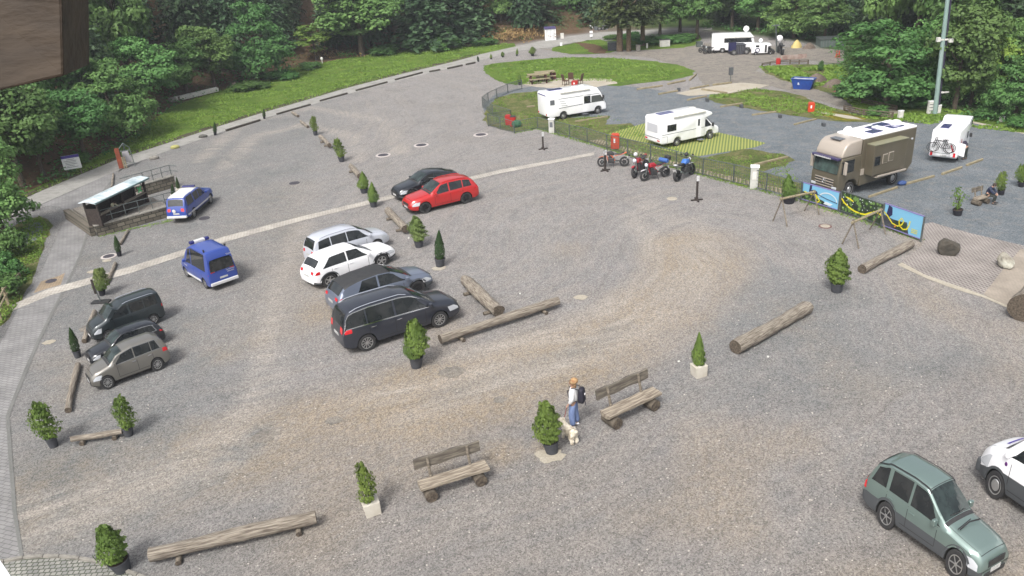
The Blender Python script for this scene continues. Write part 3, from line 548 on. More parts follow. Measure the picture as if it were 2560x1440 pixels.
# bushes
for a in [
 (620, 224, 200, 90, 'low green shrub belt left of the wooden post'), (700, 196, 170, 100, 'low green shrub belt under the brown slope'), (780, 172, 150, 60, 'leafy shrub beside the small white marker'),
 (960, 136, 108, 80, 'dark shrub below the large bright tree'), (1050, 124, 90, 90, 'green shrub at the foot of the spruces'), (1120, 122, 86, 90, 'pointed shrub left of the brown fern mound'),
 (1210, 112, 92, 60, 'small shrub in front of the fern mound'), (1640, 108, 84, 110, 'shrub mass right of the pines'), (1580, 100, 78, 60, 'dark shrub between the pine trunks'),
 (1700, 104, 82, 80, 'shrub behind the grey cabinets'), (35, 640, 560, 90, 'leafy bush on the grass island at the left edge'), (15, 700, 630, 90, 'bush behind the wooden rail on the left'), (0, 745, 670, 110, 'bush at the lower end of the left wooden rail'),
 (205, 405, 375, 60, 'low bush on the verge below the verge tree'), (2190, 288, 262, 60, 'wild shrub between the wooden rails and the truck'), (2120, 240, 205, 70, 'bush beside the blue skip bank'),
 (2270, 262, 238, 130, 'low green growth at the foot of the mast'), (2480, 298, 262, 80, 'low shrub left of the small white post'), (2560, 318, 280, 90, 'low shrub right of the small white post'),
 (2050, 178, 148, 16, 'small sapling bush on the skip bank'), (1528, 98, 84, 40, 'low shrub beside the black cabinet')]:
    x, y, t, w, lb = a; tpx('s0', x, y, t, w, lb, cat='shrub')
# rest of the forest, behind the front row
R = random.Random(3); placed = [(t_[0], t_[1]) for t_ in TREES]; FRONT = [t_ for t_ in TREES if 'shrub' not in t_[3] and 'bush' not in t_[3] and 'growth' not in t_[3]]; cnt = 0
names = [(-1e9, -40, 'dense forest trees on the left slope behind the front row', 'one of the dark forest trees rising on the far left slope'), (-40, -12, 'forest trees above the left part of the verge', 'dark tree deep in the forest above the left part of the verge'),
         (-12, 12, 'forest trees above the middle of the verge', 'dark tree deep in the forest above the middle of the verge'), (12, 34, 'forest trees behind the pines', 'dark tree deep in the forest behind the three pines'), (34, 62, 'forest trees behind the far motorhomes', 'tree on the wooded slope far behind the distant motorhomes'), (62, 1e9, 'hazy trees of the far right hillside', 'hazy tree on the wooded hillside far behind the mast')]
for t in range(9000):
    if cnt >= 230: break
    x = R.uniform(-95, 135); y = R.uniform(20, 260); h0, d0 = hill(np.array([x]), np.array([y])); d0 = float(d0[0]); h0 = float(h0[0])
    if d0 < 2.5 or d0 > (48 if x < 34 else 95): continue
    bx, by = P2((x, y, h0)); h = R.uniform(13, 20); tx, ty = P2((x, y, h0+h))
    if bx < -160 or bx > 2720 or by < -90 or (ty > 720): continue
    if any((x-a)**2+(y-b_)**2 < (3.9+d0*.03)**2 for a, b_ in placed): continue
    con = R.random() < (.72 if x < 40 else .5); k = R.choice(['c0', 'c1', 'c2']) if con else R.choice(['b0', 'b1', 'b2', 'b3', 'l0'])
    nm = next(n for n in names if n[0] <= x < n[1]); fn = min(FRONT, key=lambda t_: (t_[0]-x)**2+(t_[1]-y)**2)[3].split(); sh = ' '.join(fn[:9]); nm = (nm[0], nm[1], nm[2], (('tall dark spruce' if h > 16.5 else 'dark spruce') if con else ('tall broadleaf tree' if h > 16.5 else 'broadleaf tree'))+(' high up' if d0 > 24 else '')+' behind the '+sh); tree(k, (x, y, h0-.2), h, (R.uniform(1.1, 1.5) if con else R.uniform(.85, 1.15)), nm[3], nm[2]); placed.append((x, y)); cnt += 1
# undergrowth on the forest floor (nobody could count it)
r = np.random.default_rng(5); PS = []; NS = []; SS = []
ex = [(a, b_) for a, b_ in zip(EDGE[:-1], EDGE[1:])]
for a, b_ in ex[1:-1]:
    l = math.hypot(b_[0]-a[0], b_[1]-a[1]); n = int(l*10)
    for _ in range(n):
        t = r.random(); nxn, nyn = -(b_[1]-a[1])/l, (b_[0]-a[0])/l; o = r.uniform(-1.2, 7)
        px_, py_ = a[0]+(b_[0]-a[0])*t+nxn*o, a[1]+(b_[1]-a[1])*t+nyn*o; bx = P2((px_, py_, 0))[0]
        if smooth_noise(np.array([px_]), np.array([py_]), 3, 9)[0] < (.62 if 660 < bx < 1350 else .3): continue
        if (1330 < bx < 1760 and o < 1.5): continue
        c = np.array([px_, py_, hz(px_, py_)+.15]); m_ = 9; q = r.normal(0, 1, (m_, 3)); q[:, 2] = np.abs(q[:, 2]); PS.append(c+q*np.array([.35, .35, .28])); NS.append(q+np.array([0, 0, 1.])); SS.append(r.uniform(.16, .34, m_))
V_, F_ = cards(np.concatenate(PS), np.concatenate(NS), np.concatenate(SS), .8, r); me = fast_mesh('undergrowth', V_, F_); me.materials.append(BUSHM)
tag(link('undergrowth', me), 'low leafy undergrowth along the forest edge', 'undergrowth', kind='stuff')
FERN = leafmat('dry_fern', lin((150, 128, 84), 1), lin((120, 92, 62), 1), .1, .1)
PS = []; NS = []; SS = []
for cx, cy, rx, ry, k in ((1270, 96, 72, 12, 800), (770, 140, 90, 12, 500), (1010, 108, 60, 10, 200)):
    for _ in range(k):
        g = G(cx+r.normal(0, rx*.5), cy+r.normal(0, ry*.4)); 
        for _ in range(4): g = G(P2(g)[0], P2(g)[1], hz(g.x, g.y))
        q = r.normal(0, 1, (4, 3)); q[:, 2] = np.abs(q[:, 2]); PS.append(np.array(g)+q*np.array([.4, .4, .35])+np.array([0, 0, r.uniform(0, 1.0 if cx > 1200 else .3)])); NS.append(q); SS.append(r.uniform(.2, .5, 4))
V_, F_ = cards(np.concatenate(PS), np.concatenate(NS), np.concatenate(SS), .4, r); me = fast_mesh('dry_fern', V_, F_); me.materials.append(FERN)
tag(link('dry_fern', me), 'dry brown fern and brushwood on the bank left of the white shed', 'brushwood', kind='stuff')
# grass tufts: long blades over the verge and lawns
PS = []; NS = []; SS = []
def tufts(px, n, s=.16, zz=.05):
    P = [tuple(G(*p)[:2]) for p in px]; x0, x1 = min(p[0] for p in P), max(p[0] for p in P); y0, y1 = min(p[1] for p in P), max(p[1] for p in P)
    a = np.stack([r.uniform(x0, x1, n*3), r.uniform(y0, y1, n*3)], -1); k = inside(a[:, 0], a[:, 1], P); a = a[k][:n]; a = a[smooth_noise(a[:, 0], a[:, 1], 1.3, 12) > .35]
    PS.append(np.column_stack([a, np.full(len(a), zz)])); NS.append(np.column_stack([r.normal(0, 1, (len(a), 2)), np.full(len(a), .5)])); SS.append(r.uniform(.6, 1.4, len(a))*s)
tufts([(-60, 553)]+ROAD_F[2:14]+[(1285, 107), (1150, 113), (1000, 126), (860, 146), (700, 176), (580, 218), (430, 265), (330, 338), (240, 393), (150, 443), (0, 508)], 26000, .2)
tufts([(20, 575), (100, 541), (125, 572), (100, 645), (55, 748), (0, 818), (-60, 620)], 5000, .15)
tufts([(1205, 165), (1400, 143), (1560, 146), (1737, 185), (1600, 208), (1480, 202), (1300, 213)], 9000, .2)
tufts([(1212, 290), (1240, 245), (1345, 228), (1350, 286), (1520, 290), (1757, 396), (1960, 385), (2005, 458), (2005, 498), (1833, 457), (1569, 386), (1344, 320), (1286, 331)], 9000, .13)
tufts([(1760, 240), (1900, 220), (2070, 268), (2150, 288), (2000, 292)], 4500, .18); tufts([(1895, 168), (2110, 165), (2130, 230), (1990, 212)], 4500, .35, .1); tufts([(2095, 232), (2560, 302), (2560, 333), (2160, 296)], 6000, .25)
for a, b_ in (((1286, 333), (1344, 322)), ((1344, 322), (1569, 388)), ((1569, 388), (1757, 440)), ((1757, 440), (2003, 503)), ((2003, 503), (2300, 600)), ((250, 590), (430, 552))):
    n = int((G(*b_)-G(*a)).length*70); t = r.random(n); A, B_ = np.array(G(*a)), np.array(G(*b_)); p = A+(B_-A)*t[:, None]+np.column_stack([r.normal(0, .13, (n, 2)), np.full(n, .03)]); PS.append(p); NS.append(np.column_stack([r.normal(0, 1, (n, 2)), np.full(n, .5)])); SS.append(r.uniform(.06, .16, n))
V_, F_ = cards(np.concatenate(PS), np.concatenate(NS), np.concatenate(SS), .5, r); me = fast_mesh('grass_tufts', V_, F_); me.materials.append(leafmat('grass_blades', lin((124, 152, 66), 1), lin((98, 126, 52), 1), .01, .2))
tag(link('grass_tufts', me), 'grass growing on the verges and lawns', 'grass', kind='stuff')
# ============================================================ VEHICLES
def interp(pts, x): 
    return float(np.interp(x, [p[0] for p in pts], [p[1] for p in pts]))
def wheel_parts(parent, x, y, R, side, style='alloy', w=.2, n=10):
    """tyre with its rim; side +1/-1 is the outward y direction"""
    b = MB(); ri = R*.68; o = side
    prof = [(ri*.96, -w*.5), (R*.93, -w*.5), (R, -w*.36), (R, w*.34), (R*.93, w*.48), (ri, w*.5), (ri*.96, w*.30)]
    b.lathe([(a, c*o) for a, c in prof], 26, 0, ax='y'); ty = b.build('wheel', TYRE, parent, smooth=40, loc=(x, y, R))
    b = MB(); rm = 1 if style == 'dark' else 0
    b.lathe([(ri*.98, w*.42*o), (ri*.9, w*.42*o), (ri*.86, w*.22*o), (.001, w*.18*o)], 26, 1, ax='y')
    if style in ('alloy', 'dark', 'aero'):
        for k in range(n if style != 'aero' else 5):
            a = 2*PI*k/(n if style != 'aero' else 5); c, s_ = math.cos(a), math.sin(a); t = ri*(.10 if style != 'aero' else .26); R3 = Matrix.Rotation(-a, 3, 'Y')
            b.box(Vector((c*ri*.52, w*.36*o, s_*ri*.52)), (ri*.82, w*.12, t), 0, R=R3)
    else: b.lathe([(ri*.62, w*.30*o), (ri*.55, w*.40*o), (ri*.25, w*.44*o), (.001, w*.46*o)], 20, 0, ax='y')
    b.lathe([(ri*.98, w*.44*o), (ri*.88, w*.46*o), (ri*.88, w*.36*o)], 26, 0, ax='y'); b.lathe([(ri*.2, w*.36*o), (ri*.18, w*.46*o), (.001, w*.47*o)], 12, 0, ax='y')
    b.build('rim', [DRIM if rm else RIM, BLK], ty, smooth=40)
class Body:
    def __init__(s, sp):
        s.__dict__.update(dict(zb=.24, tumble=.34, crown=.035, nose=.16, tail=.10, R=.33, arch=1.16, plan_f=.17, plan_r=.08, hood_in=.07)); s.__dict__.update(sp)
        xs_ = np.linspace(0, s.L, 400); k = np.hanning(15); k /= k.sum()
        def sm(pts): v = np.interp(xs_, [p[0] for p in pts], [p[1] for p in pts]); vp = np.concatenate([np.full(7, v[0]), v, np.full(7, v[-1])]); return np.convolve(vp, k, 'valid')
        s.xs_, s.T, s.B = xs_, sm(s.top), sm(s.belt); s.xf, s.xr = s.fo, s.fo+s.wb; s.x0 = s.fo+s.wb/2
    def half(s, x):
        W = s.W/2; a = max(0, 1-x/.85); r = max(0, 1-(s.L-x)/.6); return W*(1-s.plan_f*a**2.2)*(1-s.plan_r*r**2.2)
    def ring(s, x):
        zt = float(np.interp(x, s.xs_, s.T)); zl = min(float(np.interp(x, s.xs_, s.B)), zt-.05); w = s.half(x); zb = s.zb
        a = max(0, 1-x/.35); zb += .10*a**2; r = max(0, 1-(s.L-x)/.35); zb += .12*r**2; za = 0
        for xc in (s.xf, s.xr):
            R = s.R*s.arch; d = abs(x-xc)
            if d < R: za = max(za, s.R+math.sqrt(R*R-d*d))
        we = w*.965-.012-max(s.hood_in, s.tumble*(zt-.05-zl)); ze = zt-.045
        zl = max(zl, zb+.2)
        pts = [(0, zb), (w*.86, zb), (w*.965, zb+.05), (w, zb+.16), (w*1.0, zb+.55*(zl-zb)), (w*.988, zl-.05), (w*.965-.005, zl), (we, ze), (we-.07, zt-.008), (we*.6, zt+s.crown*.6), (0, zt+s.crown)]
        if za > 0: pts = [(y, max(z, min(za, zl-.06)) if i < 6 else z) for i, (y, z) in enumerate(pts)]
        if za > 0: pts[0] = (0, min(za, zl-.06)); 
        return pts, zl, ze, w*.965-.005, we, zt
    def P(s, xs, t, side, off=.008):
        p, zl, ze, wb_, we, zt = s.ring(xs); y = wb_+(we-wb_)*t; z = zl+(ze-zl)*t; n = Vector((0, ze-zl, wb_-we)).normalized(); return Vector((s.x0-xs, side*(y+n.y*off), z+n.z*off))
    def Tp(s, xs, v, off=.008):
        p, zl, ze, wb_, we, zt = s.ring(xs); e = .02; z0 = float(np.interp(xs-e, s.xs_, s.T)); z1 = float(np.interp(xs+e, s.xs_, s.T)); n = Vector(((z1-z0), 0, 2*e)).normalized()
        a = abs(v); we2 = we-.02; z = zt-.012+(s.crown+.012)*(1-a**2.2); return Vector((s.x0-xs, v*we2, z))+n*off
    def S(s, xs, z, side, off=.006):
        p = s.ring(xs)[0][2:7]; z = min(z, p[-1][1]-.015); zz = [q[1] for q in p]; y = float(np.interp(z, zz, [q[0] for q in p])); return Vector((s.x0-xs, side*(y+off), z))
    def mesh(s, parent, mats, clad=None, roofx=None, name='body'):
        xs = sorted(set([0, .02, .06, .12]+list(np.round(np.arange(.2, s.L-.15, .075), 4))+[s.L-.12, s.L-.05, s.L-.015, s.L]+[s.xf-s.R*s.arch, s.xf+s.R*s.arch, s.xr-s.R*s.arch, s.xr+s.R*s.arch]))
        b = MB(); n = 11; vs = []; m = 2*n-2
        for x in xs:
            p = s.ring(x)[0]; e = .9 if x in (0, s.L) else (.96 if x in (.02, s.L-.015) else 1)
            X = s.x0-x; k = [(X, -q[0]*e, q[1]) for q in p]; k2 = [(X, q[0]*e, q[1]) for q in p[1:-1]][::-1]; vs += k+k2
        fs = []; ms = []
        for a in range(len(xs)-1):
            for i in range(m):
                j = (i+1) % m; fs.append((a*m+i, a*m+j, (a+1)*m+j, (a+1)*m+i)); ii = i if i < n-1 else m-1-i; mm = 0
                if ii <= 1: mm = 1
                elif clad and ii <= clad: mm = 2
                elif roofx and ii >= 7 and roofx[0] < (xs[a]+xs[a+1])/2 < roofx[1]: mm = 3
                ms.append(mm)
        o = len(b.v); b.v += vs; b.f += fs; b.m += ms
        b.f += [tuple(range(m)), tuple(range((len(xs)-1)*m, len(xs)*m))]; b.m += [2 if s.__dict__.get('endclad') else 0]*2
        return b.build(name, mats, parent, smooth=38)
def strip_grid(fn, u0, u1, v0, v1, nu, nv, b, m=0, u0b=None, u1b=None):
    vs = []; 
    for j in range(nv+1):
        v = v0+(v1-v0)*j/nv; a = u0+((u0b if u0b is not None else u0)-u0)*j/nv; c = u1+((u1b if u1b is not None else u1)-u1)*j/nv
        for i in range(nu+1): vs.append(fn(a+(c-a)*i/nu, v))
    b.add(vs, [(j*(nu+1)+i, j*(nu+1)+i+1, (j+1)*(nu+1)+i+1, (j+1)*(nu+1)+i) for j in range(nv) for i in range(nu)], m)
def place2(name, label, cat, rear, front, side, wb, trk_, group=None, sz=1., sy=1.):
    A, B = G(*rear), G(*front); d = B-A; s = d.length/wb; hd = math.atan2(d.y, d.x); mid = (A+B)/2; n = Vector((-math.sin(hd), math.cos(hd), 0))
    o = mid-n*side*trk_/2*s*sy; return root(name, label, cat, o, hd, (s, s*sy, s*sz), group)
def car(name, label, rear, front, side, sp, mat, cat='car', roof=None, clad=None, rails=None, dlo=None, chrome=False, rims='alloy', group='cars parked in the car park', sz=1.05, sy=.88, extra=None, doors=True, door_open=False, spokes=10, hook=False):
    B = Body(sp); tr = sp['W']-.2; r0 = place2(name, label, cat, rear, front, side, sp['wb'], sp['W']-.05, group, sz, sy)
    rf = sp.get('roofx') if roof else None
    B.mesh(r0, [mat, UNDER, DGREY, roof or mat], clad, rf)
    for x in (sp['wb']/2, -sp['wb']/2):
        for sd_ in (1, -1): wheel_parts(r0, x, sd_*(sp['W']/2-.125), B.R, sd_, rims, n=spokes)
    for sd_ in (1, -1):
        for (a, c, ka, kc) in dlo:
            if door_open and sd_ == side and a < 2.1 and c < 2.9: continue
            b = MB(); strip_grid(lambda u, v: B.P(u, v, sd_), a, c, .05, .93, 10, 4, b, 0, a+ka, c+kc); b.build('side_window', GLASS, r0)
        if chrome:
            b = MB(); A0, A1 = dlo[0][0]-.03, dlo[-1][1]+.04
            for v0, v1 in ((-.02, .05), (.93, .99)): strip_grid(lambda u, v: B.P(u, v, sd_, .012), A0, A1, v0, v1, 26, 1, b, 0, A0+(dlo[0][2] if v0 > .5 else 0), A1+(dlo[-1][3] if v0 > .5 else 0))
            strip_grid(lambda u, v: B.P(u, v, sd_, .012), A1-.0, A1+.04, -.02, .99, 1, 5, b, 0, A1+dlo[-1][3], A1+.04+dlo[-1][3]); b.build('window_trim', CHROME, r0)
        if doors:
            b = MB(); zl = lambda x: B.ring(x)[1]-.02
            for x in sp['seams']: strip_grid(lambda u, v: B.S(x+u, v, sd_, .003), -.009, .009, B.zb+.18, zl(x), 1, 6, b)
            strip_grid(lambda u, v: B.S(u, v, sd_, .003), sp['seams'][0], sp['seams'][-1], B.zb+.17, B.zb+.185, 12, 1, b); b.build('door_gap', SEAM, r0)
            for x in sp['seams'][1:]:
                p = B.S(x-.16, zl(x)-.11, sd_, .02); MB().box(p, (.2, .03, .03)).build('door_handle', mat if not chrome else CHROME, r0, bevel=.008)
        p = B.P(sp['mir'], .1, sd_, .02); b = MB(); b.box(p+Vector((.02, sd_*.13, .07)), (.12, .2, .15), 0); b.box(p+Vector((0, sd_*.03, .01)), (.06, .12, .05), 1); mo = b.build('wing_mirror', [mat, BLK], r0, bevel=.03)
        b = MB(); L = sp['hl']; strip_grid(lambda u, v: B.S(u, v, sd_, .010), .1, L[0]+.08, L[1]-.12, L[2]-.05, 6, 3, b, 0, .14, L[0]+.16); b.build('headlight', HEADL, r0)
        T = sp['tl']; b = MB(); strip_grid(lambda u, v: B.S(u, v, sd_, .010), sp['L']-T[0], sp['L']-.07, T[1], T[2], 4, 4, b)
        xr = -(sp['L']-B.x0)-.012; w = B.half(sp['L'])*.86; tz = B.T[300:]; tx = B.xs_[300:]; u0 = float(tx[np.argmax(tz < T[2])]) if (tz < T[2]).any() else sp['L']-.05; u1 = float(tx[np.argmax(tz < T[1])]) if (tz < T[1]).any() else sp['L']-.008; u1 = min(max(u1, u0+.03), sp['L']-.008); strip_grid(lambda v, u: B.Tp(u, v*sd_, .012), .62, .97, min(u0, u1-.02), u1, 4, 4, b); b.build('taillight', TAIL, r0)
        if rails:
            b = MB(); pts = [B.Tp(sp['rail'][0]+(sp['rail'][1]-sp['rail'][0])*i/8, sd_*.93, .03 if 0 < i < 8 else .0) for i in range(9)]; b.tube(pts, .022, 6); b.build('roof_rail', rails, r0)
    ws = sp['ws']; b = MB(); strip_grid(lambda v, u: B.Tp(u, v), -.93, .93, ws[0], ws[1], 10, 8, b); b.build('windscreen', WGLASS, r0)
    b = MB(); strip_grid(lambda v, u: B.Tp(u, v, .006), -.97, .97, ws[0]-.12, ws[0]-.01, 10, 2, b); b.build('cowl', BLK, r0)
    b = MB(); strip_grid(lambda v, u: B.Tp(u, v, .004), -.9, .9, .16, .175, 10, 1, b); [strip_grid(lambda u, v: B.Tp(u, v, .004), .17, ws[0]-.12, s_*.86, s_*.875, 8, 1, b) for s_ in (1, -1)]; strip_grid(lambda v, u: B.Tp(u, v, .004), -.95, .95, ws[1]+.02, ws[1]+.035, 10, 1, b); b.build('bonnet_gap', SEAM, r0)
    b = MB(); b.tube([B.Tp(ws[0]+.05, .55, .02), B.Tp(ws[0]+.02, 0, .03), B.Tp(ws[0]+.05, -.5, .02)], .012, 5); b.build('windscreen_wiper', BLK, r0)
    rw = sp['rw']; b = MB(); strip_grid(lambda v, u: B.Tp(u, v), -.86, .86, rw[0], rw[1], 10, 6, b); b.build('rear_window', GLASS, r0)
    b = MB(); xf = B.x0; b.box((xf+.004, 0, .62), (.03, .85, .16)); b.box((xf+.004, 0, .36), (.03, 1.1, .12)); b.build('grille', BLK, r0, bevel=.01)
    for xx, z in ((xf+.02, .45), (-(sp['L']-B.x0)-.012, sp.get('pz', .75))): MB().box((xx, 0, z), (.012, .52, .11)).build('number_plate', PLATE, r0)
    if sp.get('bumpr'):
        b = MB(); b.box((-(sp['L']-B.x0)+.0, 0, .42), (.07, sp['W']*.84, .2)); b.build('rear_bumper', DGREY, r0, bevel=.03)
    if clad:
        for sd_ in (1, -1):
            for xc in (B.xf, B.xr):
                b = MB()
                for i in range(12):
                    a0, a1 = PI*i/12, PI*(i+1)/12; q = []
                    for a, rr in ((a0, 1.0), (a1, 1.0), (a1, 1.17), (a0, 1.17)):
                        xx = xc-math.cos(a)*B.R*B.arch*rr; zz = min(B.R+math.sin(a)*B.R*B.arch*rr, B.ring(B.x0)[1]-.1); q.append(B.S(min(max(xx, .03), B.L-.03), zz, sd_, .012))
                    b.add(q, [(0, 1, 2, 3)])
                b.build('arch_cladding', DGREY, r0)
    if hook: MB().tube([(-(sp['L']-B.x0)+.05, 0, .32), (-(sp['L']-B.x0)-.12, 0, .34), (-(sp['L']-B.x0)-.14, 0, .45)], .022, 8).build('tow_hook', BLK, r0)
    if extra: extra(r0, B)
    return r0, B
# body profiles: x from the nose backwards, z up
def prof(kind, L, H, wb, fo, W, **k):
    if kind == 'suv': top = [(0, .62), (.06, .78), (.25, .92), (1.0, 1.03), (1.28, 1.08), (1.62, 1.32), (2.02, H-.05), (2.5, H), (3.3, H-.01), (L-.75, H-.06), (L-.42, H-.16), (L-.16, 1.12), (L-.06, .98), (L, .72)]; ws = (1.36, 2.0); rw = (L-.44, L-.19); belt = [(0, .6), (.4, .84), (1.2, .96), (L-.9, 1.05), (L-.2, 1.06), (L, .9)]
    if kind == 'mpv': top = [(0, .6), (.06, .74), (.3, .9), (.85, 1.02), (1.1, 1.08), (1.5, 1.38), (1.92, H-.08), (2.4, H), (3.6, H), (L-.5, H-.05), (L-.25, H-.14), (L-.06, 1.1), (L-.02, .9), (L, .6)]; ws = (1.12, 1.85); rw = (L-.29, L-.07); belt = [(0, .58), (.4, .84), (1.1, .98), (L-.6, 1.06), (L-.1, 1.06), (L, .8)]
    if kind == 'estate': top = [(0, .58), (.06, .72), (.25, .82), (1.1, .95), (1.32, 1.0), (1.75, 1.28), (2.1, H-.04), (2.6, H), (3.5, H-.02), (L-.7, H-.07), (L-.4, H-.14), (L-.12, 1.0), (L-.03, .88), (L, .65)]; ws = (1.38, 2.05); rw = (L-.42, L-.15); belt = [(0, .56), (.4, .78), (1.2, .9), (L-.9, .97), (L-.2, .98), (L, .8)]
    if kind == 'hatch': top = [(0, .6), (.06, .74), (.25, .86), (.85, .98), (1.05, 1.03), (1.5, 1.3), (1.95, H-.04), (2.4, H), (3.1, H-.03), (L-.6, H-.12), (L-.38, H-.2), (L-.12, 1.05), (L-.04, .9), (L, .65)]; ws = (1.08, 1.9); rw = (L-.4, L-.14); belt = [(0, .58), (.4, .8), (1.1, .93), (L-.9, 1.02), (L-.2, 1.06), (L, .85)]
    if kind == 'coupe': top = [(0, .6), (.06, .74), (.25, .86), (1.1, 1.0), (1.35, 1.05), (1.8, 1.33), (2.15, H-.04), (2.55, H), (3.1, H-.05), (3.7, H-.2), (L-.35, 1.17), (L-.1, 1.12), (L-.03, .95), (L, .7)]; ws = (1.42, 2.1); rw = (3.45, L-.42); belt = [(0, .58), (.4, .8), (1.2, .95), (L-.9, 1.06), (L-.2, 1.07), (L, .85)]
    if kind == 'van': top = [(0, .62), (.06, .84), (.3, 1.02), (.75, 1.16), (.95, 1.24), (1.45, 1.72), (1.75, H-.2), (2.1, H-.03), (2.6, H), (L-.3, H), (L-.12, H-.04), (L-.04, H-.2), (L, .7)]; ws = (.96, 1.6); rw = (L-.14, L-.1); belt = [(0, .6), (.4, .9), (1, 1.12), (L-.3, 1.15), (L, 1.1)]
    d = dict(L=L, H=H, wb=wb, fo=fo, W=W, top=top, belt=belt, ws=ws, rw=rw, mir=ws[0]+.2, hl=(.42, .68, .82), tl=(.3, .86, 1.02), rail=(ws[1]+.1, L-.75), roofx=(ws[1]-.05, L-.42), seams=[ws[0]+.22, ws[0]+1.28, ws[0]+2.2]); d.update(k); return d
# green estate, bottom right
sp = prof('estate', 4.3, 1.55, 2.525, .74, 1.74, seams=[1.5, 2.55, 3.35], hl=(.34, .6, .76), tl=(.16, .7, 1.0), plan_f=.11, tumble=.3, crown=.025, R=.34, pz=.78)
def green_x(r0, B):
    b = MB(); 
    for sd_ in (1, -1): strip_grid(lambda u, v: B.Tp(u, v, .012), 2.0, 3.9, sd_*.9, sd_*1.0, 20, 1, b)
    b.build('roof_groove', SEAM, r0)
    b = MB(); b.tube([(1.02, .55, 1.0), (1.0, 0, 1.06), (1.02, -.5, 1.0)], .018, 6); b.tube([(.96, .1, 1.08), (1.0, -.6, 1.02)], .014, 6); b.build('windscreen_wiper', BLK, r0)
    MB().box((-.6, -.4, 1.12), (.3, .2, .2)).build('orange_box', ORP, r0)
car('estate_car', 'green estate car with grey lower cladding at the bottom right, seen from above', (2208, 1322), (2380, 1445), -1, sp, M('paint_green', lin((146, 168, 162), .6), .3, .5, coat=.8), clad=3, dlo=[(1.42, 2.5, .42, 0), (2.58, 3.3, 0, 0), (3.42, 4.0, .02, -.18)], extra=green_x, spokes=6, rails=None, sz=1.6, sy=.86)
# white van at the right edge
sp = prof('van', 4.9, 1.96, 3.0, .86, 1.88, seams=[1.25, 2.4, 3.4], hl=(.4, .72, .98), tl=(.2, .9, 1.3), R=.33, plan_f=.3)
def wvan_x(r0, B):
    b = MB(); strip_grid(lambda v, u: B.Tp(u, v, .012), -.5, .5, .62, .7, 8, 2, b); b.build('bonnet_vent', M('violet_trim', lin((92, 66, 190)), .4), r0)
    p = B.S(1.08, .95, 1, .012); MB().ball(p, (.05, .015, .05)).build('side_marker', M('violet_marker', lin((120, 60, 140)), .4), r0)
    b = MB(); b.box((B.x0-.12, 0, .46), (.34, 1.5, .34)); b.build('front_bumper', DGREY, r0, bevel=.08)
car('white_van', 'white panel van with grey front bumper cut by the right edge', (2700, 1402), (2478, 1246), 1, sp, WHITE, cat='van', clad=3, dlo=[(1.15, 2.35, .55, 0)], rims='steel', extra=wvan_x, sz=1.62)
# dark grey people carrier
NAVY = M('paint_slate', lin((70, 74, 86), .55), .3, .45, coat=.7)
sp = prof('mpv', 4.7, 1.70, 2.92, .95, 1.9, seams=[1.5, 2.7, 3.7], rail=(2.1, 4.3), tl=(.34, .9, 1.12), R=.335)
car('people_carrier', 'long dark grey people carrier with chrome window frame behind a potted conifer', (922, 878), (1102, 819), -1, sp, NAVY, dlo=[(1.3, 2.62, .52, 0), (2.7, 3.72, 0, 0), (3.78, 4.6, 0, -.14)], chrome=True, rails=CHROME, spokes=10, extra=None, sz=1.0, sy=.8)
# blue grey hatchback, black roof
sp = prof('hatch', 4.26, 1.56, 2.77, .8, 1.81, seams=[1.4, 2.5, 3.4], R=.36, tl=(.3, .88, 1.0))
car('hatchback', 'blue grey hatchback with black roof between white car and people carrier', (893, 792), (1047, 740), -1, sp, M('paint_bluegrey', lin((138, 148, 168), .6), .3, .4, coat=.7), roof=BLK, dlo=[(1.25, 2.42, .5, 0), (2.5, 3.35, 0, -.25)], rims='dark', clad=3, sz=.93, sy=.8)
# white SUV
sp = prof('suv', 4.3, 1.62, 2.73, .86, 1.84, seams=[1.55, 2.6, 3.4], R=.36)
car('compact_suv', 'bright white SUV with black wheel arches and dark windows', (828, 717), (957, 667), -1, sp, WHITE, clad=2, dlo=[(1.5, 2.55, .5, 0), (2.62, 3.85, 0, -.45)], rims='aero', sz=.84, sy=.72)
# silver people carrier
sp = prof('mpv', 4.6, 1.66, 2.78, .9, 1.84, seams=[1.5, 2.6, 3.5], rail=(2.0, 4.1), tl=(.3, .86, 1.02))
car('people_carrier', 'silver people carrier with roof rails behind the white SUV', (832, 664), (945, 626), -1, sp, M('paint_silver', lin((232, 236, 246), .62), .3, .2, coat=.7), dlo=[(1.3, 2.55, .5, 0), (2.6, 3.5, 0, 0), (3.56, 4.3, 0, -.1)], rails=CHROME, sz=.97, sy=.8)
# red SUV
sp = prof('suv', 4.39, 1.6, 2.63, .85, 1.84, seams=[1.5, 2.5, 3.3], rail=(2.1, 3.8), R=.35)
car('compact_suv', 'bright red SUV with black wheels parked across the paver strip', (1167, 509), (1065, 534), 1, sp, M('paint_red', lin((214, 40, 40), .6), .3, .1, coat=.8), dlo=[(1.45, 2.42, .48, 0), (2.5, 3.3, 0, 0), (3.36, 3.9, 0, -.1)], rims='dark', rails=M('paint_red', (1, 0, 0)), sz=.96, sy=.84)
